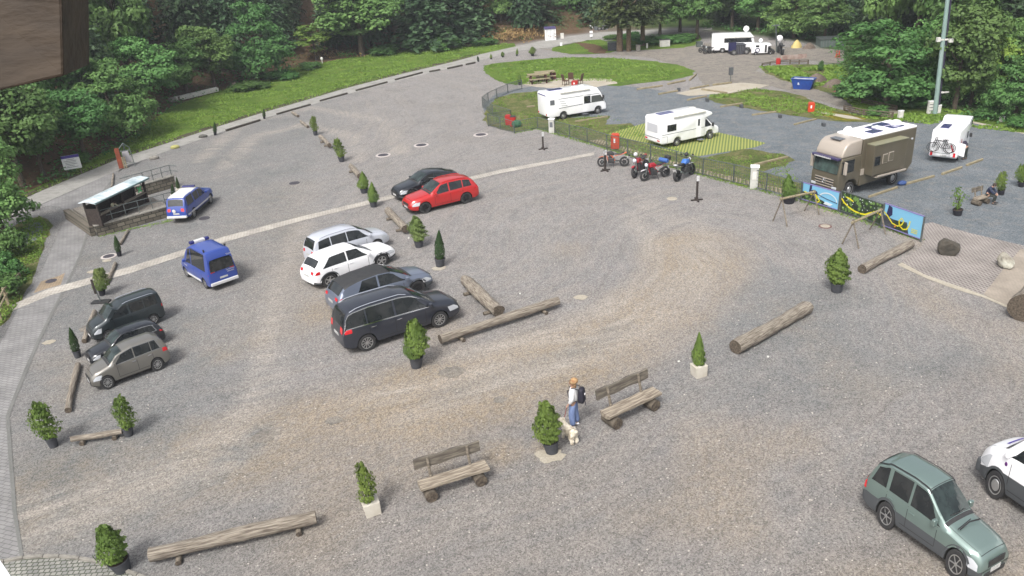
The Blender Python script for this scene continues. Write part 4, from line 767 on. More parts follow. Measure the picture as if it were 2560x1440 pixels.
# black coupe SUV with open door
sp = prof('coupe', 4.45, 1.52, 2.68, .88, 1.84, seams=[1.55, 2.6, 3.4], R=.36)
BLACKP = M('paint_black', lin((46, 50, 58), .5), .28, .3, coat=.8)
def door_x(r0, B):
    h = root('tmp', None, None); bpy.data.objects.remove(h)
    b = MB(); pts = [(0, .32), (-1.05, .32), (-1.05, 1.02), (0, .98)]; b.prism(pts, -.04, .04); d = b.build('front_door', BLACKP, r0, bevel=.02, loc=(B.x0-1.58, .95, 0), rot=(0, 0, -.9))
    MB().prism([(-.05, .99), (-1.0, 1.03), (-1.0, 1.38), (-.55, 1.36)], -.012, .012).build('window', GLASS, d)
    b = MB(); b.tube([(-.02, 0, 1.0), (-.55, 0, 1.40), (-1.03, 0, 1.43), (-1.04, 0, 1.0)], .02, 6); b.build('window_frame', BLACKP, d)
    b = MB(); strip_grid(lambda u, v: B.P(u, v, 1, .01), 1.65, 2.55, .05, .93, 8, 3, b, 0, 2.05, 2.55); strip_grid(lambda u, v: B.S(u, v, 1, .01), 1.62, 2.56, .42, .93, 6, 3, b); b.build('door_opening', UNDER, r0)
car('coupe_suv', 'black coupe SUV with its driver door open beside the red SUV', (1124, 479), (1033, 502), 1, sp, BLACKP, dlo=[(1.55, 2.55, .45, 0), (2.62, 3.9, 0, -.75)], rims='dark', clad=2, extra=door_x, door_open=True, sz=1.0, sy=.84)
# bottom left trio
sp = prof('mpv', 4.2, 1.56, 2.67, .74, 1.8, seams=[1.4, 2.45, 3.3], tl=(.34, .86, 1.04), R=.33)
car('compact_mpv', 'brown grey compact MPV with silver wheels and tow hook, front of three', (399, 927), (275, 973), 1, sp, M('paint_browngrey', lin((150, 147, 140), .6), .28, .5, coat=.7), dlo=[(1.25, 2.36, .52, 0), (2.42, 3.28, 0, 0), (3.32, 3.75, 0, -.15)], hook=True, chrome=True, spokes=11, sz=1.25)
sp = prof('estate', 4.68, 1.47, 2.82, .88, 1.83, seams=[1.6, 2.7, 3.55], rail=(2.2, 4.0), R=.33)
car('estate_car', 'black estate car with chrome window line, middle of three', (384, 872), (274, 914), 1, sp, BLACKP, dlo=[(1.5, 2.62, .45, 0), (2.7, 3.5, 0, 0), (3.55, 4.15, 0, -.2)], chrome=True, sz=1.2)
sp = prof('van', 4.4, 1.80, 2.73, .86, 1.82, seams=[1.35, 2.4, 3.35], hl=(.42, .72, .92), tl=(.12, .95, 1.4), rail=(2.1, 4.0), R=.33, tumble=.2)
car('leisure_van', 'dark green grey high roofed family van, rear of three', (388, 812), (277, 852), 1, sp, M('paint_greengrey', lin((64, 74, 78), .5), .3, .4, coat=.6), cat='car', dlo=[(1.15, 2.3, .55, 0), (2.42, 3.25, 0, 0), (3.3, 4.1, 0, -.05)], rails=CHROME, hook=True, sz=1.12)
# blue service van
BLUE = M('paint_blue', lin((50, 80, 172), .62), .32, .0, coat=.7)
sp = prof('van', 4.85, 2.35, 2.93, .93, 1.96, seams=[1.5, 2.5, 3.7], tl=(.1, 1.0, 1.35), R=.34, tumble=.12, plan_r=.03, belt=[(0, .6), (.4, .9), (1, 1.12), (4.7, 1.12), (4.85, 1.1)])
sp['top'] = [(0, .62), (.06, .9), (.3, 1.05), (.8, 1.2), (1.0, 1.3), (1.55, 1.9), (1.85, 2.15), (2.3, 2.33), (4.5, 2.35), (4.68, 2.3), (4.8, 1.9), (4.84, 1.2), (4.85, .7)]; sp['rw'] = (4.78, 4.82); sp['ws'] = (1.05, 1.7); sp['mir'] = 1.45
def bvan_x(r0, B):
    xr = -(B.L-B.x0); HELL = M('service_white', lin((240, 240, 240)), .5)
    MB().prism([(-.80, 1.22), (.80, 1.22), (.74, 1.84), (-.74, 1.84)], xr-.0, xr-.03, 0, 'x').build('rear_door_window', GLASS, r0)
    b = MB(); b.box((xr+.02, 0, .46), (.16, 1.86, .2)); b.build('rear_bumper', HELL, r0, bevel=.04)
    for s_ in (1, -1):
        b = MB(); b.box((.0, s_*.985, .42), (2.1, .03, .12)); b.build('side_stripe', HELL, r0)
        MB().box((.35, s_*.5, 2.40), (.26, .34, .2)).build('blue_beacon', M('beacon_blue', lin((40, 40, 120)), .2, coat=.8), r0, bevel=.06)
    MB().box((.35, 0, 2.40), (.28, .74, .16)).build('light_bar', HELL, r0, bevel=.04)
    MB().cyl((-1.9, .7, 2.35), (-1.9, .7, 2.5), .05).build('roof_antenna', BLK, r0); MB().box((-1.9, -.72, 2.42), (.12, .1, .12)).build('roof_lamp', BLK, r0)
    text_mesh('Technisches\nHilfswerk', .12, 'lettering', HELL, r0, (xr-.035, -.5, 1.06), (PI/2, 0, -PI/2)); text_mesh('THW', .15, 'lettering', HELL, r0, (xr+.04, -.62, 2.0), (PI/2, 0, -PI/2)); text_mesh('THW', .2, 'lettering', HELL, r0, (1.0, 1.0, .95), (PI/2, 0, PI))
car('service_van', 'blue high roofed service van with white bumper and roof light bar', (515, 722), (468, 693), 1, sp, BLUE, cat='van', dlo=[(1.35, 2.2, .5, 0), (2.3, 4.35, 0, 0)], rims='alloy', extra=bvan_x, sz=1.1, sy=1.0)
# blue pickup
sp = prof('suv', 5.3, 1.82, 3.22, .93, 1.85, seams=[1.7, 2.75, 3.6], R=.38, tl=(.1, .8, 1.12), zb=.36, tumble=.2)
sp['top'] = [(0, .75), (.08, .95), (.3, 1.08), (1.2, 1.18), (1.45, 1.22), (2.0, 1.62), (2.3, 1.75), (2.8, 1.8), (3.5, 1.78), (3.7, 1.82), (4.6, 1.82), (4.95, 1.75), (5.2, 1.2), (5.24, 1.12), (5.3, .8)]; sp['belt'] = [(0, .7), (.4, .95), (1.4, 1.1), (5.0, 1.12), (5.3, 1.05)]; sp['rw'] = (4.98, 5.18); sp['ws'] = (1.5, 2.2); sp['mir'] = 1.75
def pk_x(r0, B):
    HELL = M('service_white', lin((240, 240, 240)), .5); xr = -(B.L-B.x0)
    for s_ in (1, -1):
        b = MB(); strip_grid(lambda u, v: B.S(u, v, s_, .012), .9, 5.1, .54, .66, 30, 1, b); b.build('side_stripe', HELL, r0); MB().box((-.1, s_*.98, .42), (2.2, .14, .05)).build('side_step', BLK, r0)
    b = MB(); b.box((xr, 0, .52), (.2, 1.7, .16)); b.build('rear_bumper', HELL, r0, bevel=.03)
    b = MB(); strip_grid(lambda v, u: B.Tp(u, v, .012), -.9, .9, 2.5, 4.9, 6, 12, b); b.build('white_roof_panel', HELL, r0)
    MB().box((.1, 0, 1.9), (.25, 1.1, .12)).build('light_bar', M('beacon_blue', (0, 0, 1)), r0, bevel=.04)
    MB().ball((xr-.02, .15, .95), (.02, .16, .13)).build('tailgate_emblem', HELL, r0)
car('pickup_truck', 'blue and white service pickup with hardtop beside the kiosk', (489, 545), (530, 509), -1, sp, BLUE, cat='pickup', dlo=[(1.62, 2.7, .5, 0), (2.78, 3.55, 0, 0), (3.75, 4.85, 0, -.15)], rims='alloy', clad=None, extra=pk_x, sz=1.02, sy=.85)
# ---------------------------------------------------------------- motorhomes
def sidebox(parent, name, pts, w, mat, bevel=.08, mats=None): return MB().prism(pts, -w/2, w/2).build(name, mat, parent, bevel=bevel, seg=3, smooth=40)
def panel(parent, name, x0, x1, z0, z1, y, mat, th=.02, slant=0, bevel=.02, **k):
    s_ = 1 if y > 0 else -1; return MB().prism([(x0, z0), (x1, z0), (x1-slant, z1), (x0, z1)], y, y+s_*th).build(name, mat, parent, bevel=bevel, **k)
def rearp(parent, name, y0, y1, z0, z1, x, mat, th=.02, bevel=.01):
    return MB().box((x-th/2, (y0+y1)/2, (z0+z1)/2), (th, y1-y0, z1-z0)).build(name, mat, parent, bevel=bevel)
SOLAR = M('solar_panel', lin((84, 84, 150), .5), .15, coat=.5); GREYT = M('grey_trim', lin((120, 124, 130)), .5); LGL = M('grey_glass', (.06, .065, .06), .08, spec=.9)
def mh_common(r0, wb, W, roofz, xr, roof_bits=True, R=.34):
    for x in (wb/2, -wb/2):
        for s_ in (1, -1): wheel_parts(r0, x, s_*(W/2-.16), R, s_, 'steel')
    if roof_bits:
        MB().box((xr+1.6, .35, roofz+.03), (1.5, .7, .05)).build('solar_panel', SOLAR, r0); MB().box((xr+3.6, -.3, roofz+.07), (.7, .5, .14)).build('roof_hatch', WHITE, r0, bevel=.03); MB().box((xr+4.6, .2, roofz+.05), (.45, .45, .1)).build('roof_hatch', OFFW, r0, bevel=.03)
# 1 integrated
def mh_integrated():
    W = 2.28; wb = 4.0; r0 = place2('motorhome', 'white fully integrated motorhome with grey swoosh nearest the round fence', 'motorhome', (1410, 299), (1496, 285), -1, wb, W, 'motorhomes on the pitches')
    xr = -wb/2-1.85; xf = wb/2+.95; H = 2.85
    arch = lambda xc: [(xc-.45, .4), (xc-.38, .68), (xc-.15, .84), (xc+.15, .84), (xc+.38, .68), (xc+.45, .4)]
    pts = [(xr, .55), (xr+.3, .4)]+arch(-wb/2)+arch(wb/2)+[(xf-.05, .42), (xf, .6), (xf-.02, .95), (xf-.12, 1.15), (xf-.62, 2.2), (xf-1.0, 2.72), (xf-1.5, H), (xr+.15, H), (xr, H-.15)]
    sidebox(r0, 'body', pts, W, WHITE, .07)
    MB().prism([(xf-.10, 1.18), (xf-.58, 2.16), (xf-.60, 2.16), (xf-.12, 1.16)], -W/2+.12, W/2-.12).build('windscreen', WGLASS, r0, loc=(.02, 0, 0))
    for s_ in (1, -1):
        y = s_*W/2
        panel(r0, 'cab_window', xf-1.75, xf-.28, 1.3, 1.98, y, LGL, slant=.4); panel(r0, 'entry_door', xf-2.75, xf-2.15, .5, 2.3, y, WHITE, .012); panel(r0, 'door_window', xf-2.6, xf-1.85, 1.3, 2.05, y, GLASS, .024)
        panel(r0, 'rear_window', xr+.35, xr+.85, 1.65, 2.15, y, GREYT, .03)
        b = MB()
        for z0, z1 in ((2.12, 2.17), (1.18, 1.24)): b.prism([(xr+1.3, z0), (xf-.8, z0-(.0 if z0 > 2 else -.15)), (xf-.8, z1-(.0 if z0 > 2 else -.15)), (xr+1.3, z1)], y, y+s_*.012)
        for k in range(3): b.prism([(xr+1.4+k*.1, 1.9-k*.22), (xr+2.0+k*.15, 1.84-k*.22), (xr+2.0+k*.15, 1.8-k*.22), (xr+1.4+k*.1, 1.86-k*.22)], y, y+s_*.012)
        b.build('grey_swoosh', GREYT, r0)
        MB().box((xf-.45, s_*(W/2+.18), 1.75), (.14, .28, .4)).build('wing_mirror', BLK, r0, bevel=.04)
        rearp(r0, 'taillight', s_*.98-.1, s_*.98+.1, .62, .8, xr, TAIL); MB().box((xf-.06, s_*.85, .82), (.14, .34, .16)).build('headlight', HEADL, r0, bevel=.03)
    rearp(r0, 'rear_trim', -.9, .9, 2.55, 2.66, xr, M('violet_rear_trim', lin((84, 74, 160)), .4)); MB().box((.35, -W/2-.18, .3), (.6, .35, .05)).build('entry_step', GREYT, r0)  # plain violet bar across the top of the rear wall
    MB().box((xr+3.2, -W/2-.05, H-.12), (3.4, .12, .14)).build('awning_case', OFFW, r0, bevel=.03)
    mh_common(r0, wb, W, H, xr)
mh_integrated()
def cab(r0, xb, W, mat, hood=1.15):
    """van cab in front of a coach body; xb = where the body starts"""
    L = 1.75; pts = [(xb-.2, .45), (xb+.28, .45), (xb+.34, .7), (xb+.55, .86), (xb+.9, .86), (xb+1.1, .7), (xb+1.16, .42), (xb+L-.06, .4), (xb+L, .6), (xb+L-.03, .95), (xb+L-.25, 1.12), (xb+.95, 1.36), (xb+.25, 2.08), (xb-.2, 2.2)]
    MB().prism(pts, -W/2, W/2).build('cab', mat, r0, bevel=.08, seg=3, smooth=40)
    MB().prism([(xb+.98, 1.4), (xb+.32, 2.06), (xb+.28, 2.02), (xb+.94, 1.38)], -W/2+.14, W/2-.14).build('windscreen', WGLASS, r0, loc=(.03, 0, .02))
    for s_ in (1, -1):
        y = s_*W/2; MB().prism([(xb+.1, 1.22), (xb+.85, 1.25), (xb+.25, 1.9), (xb+.1, 1.92)], y, y+s_*.015).build('cab_window', GLASS, r0)
        MB().box((xb+.85, s_*(W/2+.2), 1.38), (.14, .22, .34)).build('wing_mirror', BLK, r0, bevel=.04); MB().box((xb+L-.16, s_*(W/2-.2), .92), (.2, .26, .24)).build('headlight', HEADL, r0, bevel=.03)
    MB().box((xb+L-.1, 0, .5), (.24, W*.92, .26)).build('front_bumper', DGREY, r0, bevel=.05)
def mh_semi():
    W = 2.3; wb = 3.8; r0 = place2('motorhome', 'white semi integrated motorhome standing on the yellow turf grid', 'motorhome', (1694, 366), (1777, 348), -1, wb, W, 'motorhomes on the pitches')
    xr = -wb/2-1.95; xb = wb/2-.72; H = 2.8
    ar = [(-wb/2-.45, .42), (-wb/2-.36, .7), (-wb/2-.12, .86), (-wb/2+.12, .86), (-wb/2+.36, .7), (-wb/2+.45, .42)]
    pts = [(xr, .6), (xr+.25, .42)]+ar+[(xb, .42), (xb, 2.05), (xb+.85, 2.3), (xb+.75, 2.5), (xb+.2, 2.72), (xb-.3, H), (xr+.15, H), (xr, H-.2)]
    sidebox(r0, 'body', pts, W, WHITE, .08); cab(r0, xb, W-.3, WHITE)
    for s_ in (1, -1):
        y = s_*W/2; panel(r0, 'side_window', xr+.75, xr+1.75, 1.5, 2.1, y, GLASS, .03); panel(r0, 'entry_door', xb-1.05, xb-.45, .5, 2.3, y, WHITE, .014); panel(r0, 'door_window', xb-.85, xb-.65, 1.5, 2.1, y, GLASS, .03)
        b = MB(); b.prism([(xr+.2, 1.26), (xb+.3, 1.26), (xb+.3, 1.3), (xr+.2, 1.3)], y, y+s_*.01); b.prism([(xr+.2, .5), (xr+.8, .5), (xr+.8, 1.1), (xr+.2, 1.1), (xr+.2, 1.08), (xr+.78, 1.08), (xr+.78, .52), (xr+.2, .52)], y, y+s_*.01); b.build('grey_line', GREYT, r0)
        rearp(r0, 'taillight', s_*.9-.18, s_*.9+.18, .72, .84, xr, TAIL)
    MB().box((xr+3.2, -W/2-.05, H-.1), (3.6, .12, .14)).build('awning_case', OFFW, r0, bevel=.03)
    rearp(r0, 'rear_panel', -.75, .75, 1.45, 2.2, xr, M('pale_grey_panel', lin((226, 228, 234)), .4), .02, .04); rearp(r0, 'rear_trim', -1.1, 1.1, .95, 1.0, xr, GREYT, .03)  # one even pale grey panel on the rear wall
    MB().box((.55, -W/2-.2, .25), (.55, .4, .05)).build('entry_step', GREYT, r0); mh_common(r0, wb, W, H, xr)
mh_semi()
def mh_alcove():
    W = 2.3; wb = 3.6; r0 = place2('motorhome', 'white alcove motorhome with bicycles on its rear rack beyond the brown truck', 'motorhome', (2397, 401), (2418, 377), -1, wb, W, 'motorhomes on the pitches', sz=1.1)
    xr = -wb/2-1.6; xb = wb/2-.72; H = 2.75
    pts = [(xr, .6), (xr+.25, .42), (-wb/2-.42, .42), (-wb/2-.3, .78), (-wb/2+.3, .78), (-wb/2+.42, .42), (xb, .42), (xb, 1.95), (xb+1.0, 2.15), (xb+1.05, 2.6), (xb+.7, 3.05), (xb-.2, 3.1), (xb-.8, H), (xr+.2, H), (xr, H-.25)]
    sidebox(r0, 'body', pts, W, WHITE, .1); cab(r0, xb, W-.3, WHITE)
    RD = M('red_stripe', lin((200, 40, 60)), .4)
    for s_ in (1, -1):
        y = s_*W/2; panel(r0, 'side_window', xb-.9, xb-.4, 1.45, 2.0, y, GLASS, .03); MB().prism([(xr+1.1, 1.9), (xr+1.35, 1.9), (xr+1.7, 1.0), (xr+1.45, 1.0)], y, y+s_*.012).build('red_stripe', RD, r0)
        panel(r0, 'alcove_window', xb+.3, xb+.75, 2.35, 2.75, y, GLASS, .03); rearp(r0, 'taillight', s_*.95-.1, s_*.95+.1, .6, .95, xr, TAIL)
    MB().prism([(.95, 1.6), (1.1, 1.6), (.85, 1.05), (.7, 1.05)], xr, xr-.012, 0, 'x').build('red_stripe', RD, r0, loc=(0, -1.6, 0))
    d = MB().box((-.32, 0, 1.15), (.62, .05, 1.05)).build('garage_door', WHITE, r0, bevel=.02, loc=(xr+.75, -W/2-.02, 0), rot=(0, 0, .95))
    rearp(r0, 'number_plate', -.35, .2, .62, .74, xr-.02, PLATE); mh_common(r0, wb, W, H, xr); MB().tube([(xr-.05, .8, .95), (xr-.4, .8, .95), (xr-.4, -.6, .95), (xr-.05, -.6, .95)], .025).build('bike_rack', STEEL, r0)
    # bicycles hang on the rack: things of their own
    for k, (o, lb, col) in enumerate(((-.2, 'black bicycle nearer the motorhome wall on the rear rack', BLK), (-.34, 'outer black and grey bicycle on the rear rack of the alcove motorhome', DGREY))):
        q = r0.matrix_world if False else Matrix.LocRotScale(r0.location, r0.rotation_euler, r0.scale); p = q@Vector((xr+o, .1+.12*k, .98)); bicycle(p, r0.rotation_euler.z+PI/2+.03*k, lb, .95, col)
def bicycle(p, rz, lb, s_, col):
    r1 = root('bicycle', lb, 'bicycle', p, rz, s_, 'bicycles on the motorhome rack')
    for x in (-.52, .52):
        b = MB(); pts = [(x+.33*math.cos(2*PI*i/18), 0, .34+.33*math.sin(2*PI*i/18)) for i in range(19)]; b.tube(pts, .022, 6); w_ = b.build('wheel', TYRE, r1); b = MB()
        for i in range(8): b.cyl((x, 0, .34), (x+.31*math.cos(PI*i/4), 0, .34+.31*math.sin(PI*i/4)), .004, n=4)
        b.build('spokes', STEEL, w_)
    b = MB(); b.tube([(-.52, 0, .34), (-.05, 0, .3), (-.2, 0, .85), (-.52, 0, .34)], .018); b.tube([(-.05, 0, .3), (.38, 0, .85), (-.18, 0, .78)], .02); b.tube([(.52, 0, .34), (.38, 0, .95)], .018); b.build('frame', col, r1)
    MB().box((-.22, 0, .9), (.26, .12, .05)).build('saddle', BLK, r1, bevel=.02); MB().tube([(.34, -.28, 1.0), (.4, 0, .98), (.34, .28, 1.0)], .014).build('handlebar', BLK, r1)
mh_alcove()
def mh_liner():
    W = 2.35; wb = 4.2; r0 = place2('motorhome', 'big white liner motorhome far away with long dark window band', 'motorhome', (1806, 133), (1868, 131), -1, wb, W, 'distant motorhomes', sz=1.0); s0 = 1
    xr = -wb/2-1.9; xf = wb/2+1.2; H = 3.2
    pts = [(xr, .5), (-wb/2-.5, .45), (-wb/2-.35, .85), (-wb/2+.35, .85), (-wb/2+.5, .45), (wb/2-.5, .45), (wb/2-.35, .85), (wb/2+.35, .85), (wb/2+.5, .45), (xf, .5), (xf, 1.3), (xf-.3, 2.7), (xf-.8, H), (xr+.2, H), (xr, H-.2)]
    sidebox(r0, 'body', pts, W, WHITE, .1)
    for s_ in (1, -1): panel(r0, 'window_band', xr+2.1, xf-.5, 1.75, 2.45, s_*W/2, GLASS, .03, slant=.2)
    MB().box((xr+4.6, -W/2-.08, 2.62), (5, .16, .16)).build('awning_case', OFFW, r0, bevel=.03); rearp(r0, 'rear_trim', -1, 1, .95, 1.05, xr, GREYT); rearp(r0, 'rear_louvre', -.9, .9, 2.7, 2.9, xr, GREYT)
    b = MB(); b.cyl((xf-1.5, 0, H), (xf-1.5, 0, H+.3), .05); b.ball((xf-1.5, -.05, H+.62), (.5, .12, .5), n=16); b.build('satellite_dish', WHITE, r0, smooth=60); mh_common(r0, wb, W, H, xr, False, .4)
    r0 = place2('motorhome', 'smaller white motorhome with a dark round logo in front of the liner', 'motorhome', (1889, 138), (1926, 137), -1, 3.6, 2.25, 'distant motorhomes'); W = 2.25; wb = 3.6; H = 2.85; xr = -wb/2-1.1; xb = wb/2-.72
    sidebox(r0, 'body', [(xr, .5), (-wb/2-.45, .45), (-wb/2-.3, .8), (-wb/2+.3, .8), (-wb/2+.45, .45), (xb, .45), (xb, 2.05), (xb+.9, 2.3), (xb+.5, 2.7), (xb-.3, H), (xr+.2, H), (xr, H-.2)], W, WHITE, .1); cab(r0, xb, W-.25, BLK)
    for s_ in (1, -1):
        y = s_*W/2; panel(r0, 'side_window', xr+1.0, xr+1.9, 1.95, 2.45, y, GLASS, .03); panel(r0, 'entry_door', xb-.75, xb-.25, .6, 2.5, y, BLK, .02)
        b = MB(); b.lathe([(.6, .0), (.6, .02*s_), (.38, .02*s_), (.38, 0)], 20, 0, c=(xr+1.5, y, 1.2), ax='y'); b.build('round_logo', M('navy_logo', lin((40, 40, 90)), .5), r0)
    b = MB(); b.cyl((xr+2.2, 0, H), (xr+2.2, 0, H+.3), .05); b.ball((xr+2.2, -.05, H+.6), (.5, .12, .5), n=16); b.build('satellite_dish', WHITE, r0, smooth=60); mh_common(r0, wb, W, H, xr, False)
mh_liner()
# ---------------------------------------------------------------- brown expedition truck
def big_truck():
    W = 2.5; wb = 4.9; r0 = place2('expedition_truck', 'large brown expedition truck motorhome with white roof behind the banners', 'truck', (2232, 463), (2123, 493), 1, wb, W, None, sz=1.2, sy=1.08)
    BR = M('paint_brown', lin((124, 116, 98), .58), .4, .25, coat=.4, nz=.8, col2=lin((118, 110, 92), .55)); BRL = M('paint_champagne', lin((208, 196, 182), .6), .35, .15, coat=.5); R = .5; WR = M('truck_roof', lin((255, 255, 255), .8), .45)
    xf = wb/2+1.45; xc = wb/2-.85; xr = -wb/2-1.9; H = 3.75
    # cab
    pts = [(xc, .75), (wb/2-.68, .75), (wb/2-.55, 1.0), (wb/2-.3, 1.18), (wb/2+.3, 1.18), (wb/2+.55, 1.0), (wb/2+.68, .6), (xf-.05, .45), (xf, .6), (xf, 1.5), (xf-.03, 1.65), (xf-.22, 2.72), (xc, 2.75)]
    MB().prism(pts, -W/2, W/2).build('cab', BR, r0, bevel=.09, seg=3, smooth=40)
    MB().prism([(xc, 2.72), (xf-.18, 2.72), (xf-.25, 3.05), (xf-.55, 3.5), (xf-1.0, 3.72), (xc, 3.78)], -W/2+.03, W/2-.03).build('high_roof', BRL, r0, bevel=.14, seg=4, smooth=50)
    MB().prism([(xf-.0, 1.72), (xf-.185, 2.62), (xf-.205, 2.62), (xf-.02, 1.70)], -W/2+.14, W/2-.14).build('windscreen', M('truck_windscreen', lin((112, 140, 132), .35), .05, spec=.9, nz=1.4, col2=(.01, .012, .012)), r0, loc=(.035, 0, 0))
    MB().box((xf+.03, 0, 2.72), (.38, W-.1, .14)).build('sun_visor', M('violet_visor', lin((84, 76, 130), .4), .3), r0, bevel=.04); MB().box((xf+.2, -.2, 2.70), (.04, 1.5, .1)).build('light_strip', M('white_strip', lin((250, 250, 250)), .4), r0)
    b = MB()
    for k in range(4): b.box((xf+.005, 0, .78+.17*k), (.04, 1.7, .055))
    b.build('grille', BRL, r0, bevel=.01); b = MB()
    for k in range(3): b.box((xf+.0, 0, .865+.17*k), (.03, 1.66, .07))
    b.build('grille_gap', BLK, r0)
    b = MB(); b.lathe([(.19, .0), (.19, .03), (.15, .03), (.15, 0)], 20); e = b.build('badge_ring', CHROME, r0, loc=(xf+.02, 0, 1.1), rot=(0, PI/2, 0)); b = MB()
    for k in range(3): a = 2*PI*k/3+PI/2; b.box((math.cos(a)*.08, math.sin(a)*.08, .015), (.16, .035, .03), rz=a)
    b.build('badge_star', CHROME, e, rot=(0, 0, 0))
    MB().box((xf-.03, 0, .52), (.2, W-.04, .3)).build('front_bumper', BLK, r0, bevel=.05)
    for s_ in (1, -1):
        y = s_*W/2; MB().box((xf-.02, s_*.95, .78), (.14, .42, .16)).build('headlight', HEADL, r0, bevel=.03)
        MB().prism([(xc+.75, 1.75), (xf-.28, 1.7), (xf-.36, 2.55), (xc+.75, 2.55)], y, y+s_*.015).build('cab_window', GLASS, r0)
        MB().box((xf-.3, s_*(W/2+.28), 2.15), (.16, .26, .85)).build('wing_mirror', BRL, r0, bevel=.05); MB().box((xf-.25, s_*(W/2+.12), 2.5), (.06, .3, .05)).build('mirror_arm', BLK, r0)
        MB().box((xc+.9, y, 1.48), (2.0, .03, .07)).build('cab_trim', BRL, r0) if False else None
    # box body with slide-out
    MB().prism([(xr, 1.25), (xr+.5, .75), (-wb/2-.7, .75), (-wb/2-.55, 1.05), (-wb/2+.55, 1.05), (-wb/2+.7, .75), (xc-.04, .6), (xc-.04, H-.05), (xr, H-.05)], -W/2, W/2).build('living_box', BR, r0, bevel=.05, seg=2)
    MB().box(((xr+xc)/2-.02, 0, H), (xc-xr+.0, W-.1, .14)).build('roof', WR, r0, bevel=.04)
    sx0, sx1 = xc-4.1, xc-.45
    MB().box(((sx0+sx1)/2, W/2+.32, 2.35), (sx1-sx0, .7, 2.0)).build('slide_out', BR, r0, bevel=.03); MB().box(((sx0+sx1)/2, W/2+.34, 3.37), (sx1-sx0+.06, .76, .05)).build('slide_out_roof', M('slideout_top', lin((150, 148, 120)), .6), r0)
    for k, (x0, x1) in enumerate(((sx1-.75, sx1-.15), (sx1-1.55, sx1-1.0), (sx1-2.2, sx1-1.65))):
        zz = 1.95+.05*k; w_ = MB().box(((x0+x1)/2, W/2+.68, zz+.35), (x1-x0, .03, .62)).build('side_window', BRL if k else BLK, r0, bevel=.015); MB().box(((x0+x1)/2, W/2+.70, zz+.35), (x1-x0-.1, .03, .52)).build('pane', GLASS if k == 0 else M('brown_blind', lin((118, 112, 96)), .5), w_)
    MB().box((sx0-.55, W/2+.02, 2.05), (.7, .04, .16)).build('door_handle_panel', BRL, r0); MB().box((sx0-1.4, W/2+.03, 3.0), (.14, .05, .1)).build('side_lamp', HEADL, r0)
    b = MB(); b.box(((sx0+sx1)/2-.3, W/2+.78, 1.28), (3.2, .1, .1)); b.box(((sx0+sx1)/2-.3, W/2+.5, 1.18), (3.2, .5, .05)); b.build('fold_step', BRL, r0, bevel=.01)
    MB().box(((xc+xr)/2-.3, W/2+.01, .98), (xc-xr-2.6, .04, .05)).build('sill_trim', BRL, r0)
    MB().box((xc-.2, W/2+.03, 1.55), (.34, .06, .4)).build('service_hatch', BRL, r0)
    for (x, y, a, c) in ((xc-2.0, .5, 1.2, .7), (xc-2.9, -.3, 1.0, .8), (xc-4.1, -.5, 1.1, .8), (xc-4.4, .45, 1.3, .7)): MB().box((x, y, H+.1), (a, c, .04)).build('solar_panel', SOLAR, r0)
    MB().ball((xc-.6, -.7, H+.12), (.45, .3, .3), n=16).build('satellite_dome', WHITE, r0, smooth=60); MB().ball((xc-5.1, 0, H+.12), (.5, .4, .25), n=16).build('roof_dome', WHITE, r0, smooth=60); MB().box((xf-1.0, .0, 3.76), (.6, .9, .06)).build('roof_hatch', GREYT, r0, bevel=.02)
    MB().box((xc-3.0, 0, H+.14), (.6, .6, .12)).build('roof_hatch', WHITE, r0, bevel=.03)
    for x in (wb/2, -wb/2):
        for s_ in (1, -1): wheel_parts(r0, x, s_*(W/2-.2), R, s_, 'steel', .32)
    b = MB(); b.box((-.4, 0, .62), (wb-1.6, 1.7, .35)); b.build('chassis', BLK, r0)
big_truck()
